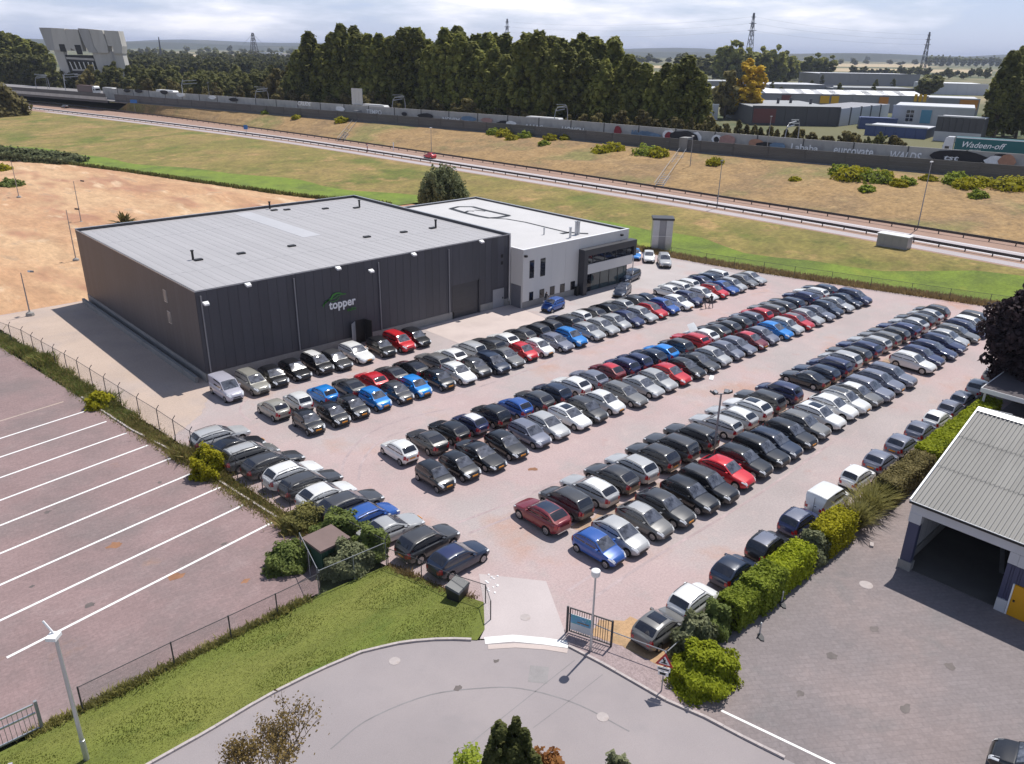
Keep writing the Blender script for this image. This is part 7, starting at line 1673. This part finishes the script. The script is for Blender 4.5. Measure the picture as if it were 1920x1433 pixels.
ROWS = [
 ('wall', DNH, 'from the van, against the dark hall wall', 'cars parked against the dark hall wall', [
  ('V','P',417.7,706.6),('M','E',469,698),('C','K',507,688),('C','K',544.5,675),('M','K',586,661.5,'W'),('C','D',625,659),('E','W',656.5,643),('C','K',709,634.5),('M','R',740.7,622.6),('C','K',772,617)]),
 ('1u', UPH, 'from the entrance, hall side, double row nearest hall', 'cars in the double row nearest the hall', [
  ('H','E',519.4,755.6),('H','W',564.6,740.6),('H','B',612,729),('C','D',663,716),('C','R',705.5,703.6),('C','D',742,691.7),('C','K',777,680),('E','G',821,666.6),('C','W',854,658),('M','S',890,645),('E','D',925.6,637),('C','W',952,627.7),('C','D',982,617.7),('C','D',1012,610),('C','D',1036.6,602.8),('E','D',1063,592),('H','W',1090.6,584),('C','D',1114.5,577.7),('C','K',1138,570),('C','S',1166,562.6),('C','D',1191,556),('C','T',1208.8,551),('H','W',1254.8,536),('M','W',1272.5,530),('M','W',1291,524),('C','N',1309,517.6),('E','T',1323.6,512.6),('M','W',1343.7,506.7)]),
 ('1d', DNH, 'from the entrance, lane side, double row nearest hall', 'cars in the double row nearest the hall', [
  ('H','K',576,774.5),('H','K',623.5,760.7),('H','K',657.8,745.7),('H','B',696.7,729.3),('H','D',739.4,718),('H','B',775.8,708),('H','K',821.4,695.5),('C','W',854,683),('H','D',888,673),('M','T',921.8,664),('C','G',944.4,654),('H','R',975.8,644),('H','W',1007,636.5),('C','L',1037.9,626.7),('C','B',1065.5,617),('C','S',1097,606.6),('C','S',1122,597.8),('C','S',1146,589.6),('C','N',1170,583),('C','S',1195,575.4),('C','R',1213.8,567.8,'D'),('C','U',1235.6,559.5),('C','W',1262,552.8),('C','N',1281,545.3),('C','W',1308.5,538.6),('C','R',1330,532,'D'),('C','U',1347,526),('C','S',1364.6,521),('C','G',1382,514),('C','S',1397,508.4)]),
 ('2u', UPH, 'from the entrance, hall side, middle double row', 'cars in the middle double row', [
  ('H','W',759,833),('C','D',811.8,815.5),('C','K',850.7,795.4),('H','N',889.6,781.5,'W'),('C','K',930,765.5),('H','U',978,753),('C','D',1014.4,739),('C','T',1047,725),('C','W',1082,711.5),('C','L',1114,698.5),('C','C',1146.7,685,'R'),('C','N',1177,675.5),('C','N',1200,667),('C','T',1226,657.7),('C','B',1249,650),('C','D',1279.4,638.6),('E','R',1305.6,628),('C','W',1322.3,618.7),('C','D',1343,610),('C','D',1364,602.5),('C','D',1381.9,594),('C','L',1406,586),('C','R',1424.6,579),('E','G',1443,571),('E','D',1464,565.5),('E','T',1482.3,559.2),('E','N',1505,547),('E','W',1524,539),('E','T',1539,533)]),
 ('2d', DNH, 'from the entrance, lane side, middle double row', 'cars in the middle double row', [
  ('H','K',821.7,877.5),('H','K',867.5,858.8),('L','K',903,838),('C','K',948.8,817),('C','L',989,794),('C','S',1022,779),('Cs','W',1062,763),('C','D',1096,750),('C','W',1130,736),('E','G',1164.5,721.5),('C','S',1201,708),('C','S',1226,696),('C','R',1251,684.7),('C','K',1279.4,674),('C','D',1303.5,662.7),('C','S',1329.7,652),('C','L',1351.6,640.7),('C','L',1371.8,632),('C','C',1398.6,622.8,'R'),('C','L',1417.9,612.8),('C','B',1441,603.6),('C','S',1464.8,596),('C','R',1482,588,'G'),('C','S',1500.5,580),('C','L',1522,572.7),('C','T',1538,564),('C','S',1556,556.7),('C','T',1569,548.5),('M','N',1587,540.7)]),
 ('3u', UPH, 'from the entrance, hall side, double row nearest hedge', 'cars in the double row nearest the hedge', [
  ('S','C',1037.9,955.4,'T'),('M','D',1083,930),('E','S',1125.8,909,'W'),('S','D',1163.5,882.6),('S','S',1204,864),('S','D',1243,842.8),('S','D',1279.6,824),('S','D',1316,805),('E','S',1363.7,787),('E','S',1388.8,770,'W'),('Ss','W',1420,753.5),('S','D',1442,737.8),('M','N',1476.4,721.7),('L','K',1517,697.7),('E','T',1545.5,688),('M','N',1571.6,674.7),('M','S',1586.9,661.7),('E','D',1600.5,652.3),('E','N',1617,640.8),('E','S',1637,631.4),('E','G',1655,622),('E','D',1673.2,614.7),('E','N',1690,605.5),('S','S',1709,595.8),('S','D',1720.5,588),('C','S',1736.5,580),('C','D',1748,572)]),
 ('3d', DNH, 'from the entrance, hedge side, double row nearest hedge', 'cars in the double row nearest the hedge', [
  ('H','U',1118.6,1003),('C','S',1161,981),('C','G',1205,953,'S'),('S','D',1242,928),('S','K',1288.4,904),('S','K',1322,885,'D'),('S','R',1356.6,863),('S','K',1383,840),('S','K',1413,820),('S','T',1441.5,807.8),('S','K',1469.8,790),('S','G',1493.5,773),('Ss','W',1523.5,757),('S','W',1548.6,741.6),('S','W',1572,730,'D'),('S','G',1599.4,720,'W'),('S','L',1618,708.8),('S','L',1640,696),('S','L',1661,683.7),('S','W',1701,660.7),('S','N',1715.6,649),('E','N',1733,637.7),('E','N',1749,626),('S','S',1759.5,617),('E','G',1773,607.6),('E','N',1787.8,598),('M','W',1800,590.8),('M','D',1809.8,581.4)]),
 ('fence', 0.0, 'from the hall, along the car park fence', 'cars along the car park fence', [
  ('E','S',391,807.4),('L','K',429.5,825),('M','G',451.5,839,'S'),('E','D',492.6,856.8),('S','W',531,874.6),('E','D',561,895),('S','W',597,914),('E','D',638,933.6),('C','U',679,955.5),('L','S',722,977.3),('S','D',784.7,1000.7),('C','T',844.6,1032,'N')]),
 ('hedge', 0.0, 'from the warning sign, single file by hedge', 'cars in single file beside the hedge', [
  ('Cs','G',1241.5,1169),('C','W',1303,1117),('C','T',1381,1058),('C','K',1443.4,1011.7,'L'),('C','N',1500.7,964.8,'L'),('V','W',1552,920),('H','W',1607.5,881.5),('C','L',1649,850),('C','L',1688,820),('C','L',1722,794),('H','W',1756,773.4),('H','L',1780.7,754.7),('H','L',1805,738),('H','S',1830,714),('C','G',1861,693)]),
]
for rid, rz, phrase, group, cars in ROWS:
    ys = []
    for c in cars:
        P = PT[c[0]]; p = at(c[2], c[3], P.H-0.03); ys.append(p.y - P.roofx*math.sin(rz))
    med = sorted(ys)[len(ys)//2]
    for i, c in enumerate(cars):
        kind, col, px, py = c[:4]; roofc = c[4] if len(c) > 4 else None
        if rid == '2u' and i == 17: extra = {'bonnet': 62}
        else: extra = {}
        if rid == 'hedge': extra['lscale'] = 0.86 if kind in ('C','Cs') else (0.90 if kind == 'V' else 0.97)
        nm = CNAME[col]+' '+TNAME[kind]
        if roofc: nm = '%s roofed %s' % (CNAME[roofc], nm)
        if (rid == '1d' and i < 7) or (rid == '2d' and i < 4) or (rid == '2u' and i == 0): extra['plate'] = True
        if extra.get('bonnet'): nm += ' with bonnet raised'
        if rid in ('fence',): lab = '%s, %s %s' % (nm, ORD(i+1), phrase); sn = None
        elif rid == 'hedge': lab = '%s, %s %s' % (nm, ORD(i+1), phrase); sn = med
        else: lab = '%s, %s %s' % (nm, ORD(i+1), phrase); sn = med if abs(ys[i]-med) < 2.5 else None
        place(kind, col, px, py, rz, lab, group, roofc, sn, **extra)
for kind, col, px, py, a, lab in (('H','U',1042,558,190,'bright mid blue hatchback with its bonnet raised beside the white showroom wall'),
   ('C','T',1170,531,205,'black hatchback alone beside the showroom entrance frame'),
   ('E','T',1187,505,190,'blue black estate car parked beside the showroom corner column'),
   ('C','N',1162,503,190,'navy hatchback half hidden behind the showroom corner'),
   ('C','T',1176,463,225,'dark hatchback mostly hidden behind the showroom, beside the bright blue one'),
   ('C','B',1191,466,222,'bright blue hatchback nosed away from the grass bank fence'),
   ('C','W',1217,470,222,'white hatchback between blue and silver cars by the grass bank'),
   ('S','S',1246,475,222,'silver crossover by the grass bank, in front of the tall steel cabin')):
    place(kind, col, px, py, R(a), lab, 'cars near the showroom', bonnet=55 if 'raised' in lab else None)
# road cars, and the two vehicles cut by the frame edge
for p, a, col, label in ROADCARS: car('C', col, p.x, p.y, a, label, 'cars on the service road', z=2.02)
p = at(-22,1462,1.4); car('C','P',p.x,p.y,R(-25),'pale silver car on the street at the foot of the lawn','cars on the street')
p = at(1968,1425,1.4); car('M','K',p.x,p.y,R(100),'black car at the edge of the paved yard','cars in the yard')
# ------------------------------------------------------------------ summer haze: one closed box of even air
hz = MB(); HS = 27500; hz.box(-HS,HS,-HS,HS,-1.6,140.0)
hm = bpy.data.materials.new('haze_air'); hm.use_nodes = True; nt = hm.node_tree; nt.nodes.clear()
ho = nt.nodes.new('ShaderNodeOutputMaterial'); pv = nt.nodes.new('ShaderNodeVolumePrincipled'); pv.inputs['Color'].default_value = (0.72,0.80,1.0,1); pv.inputs['Density'].default_value = 0.00007; pv.inputs['Anisotropy'].default_value = 0.0
nt.links.new(pv.outputs[0], ho.inputs['Volume'])
tag(hz.obj('haze', hm), kind='stuff')
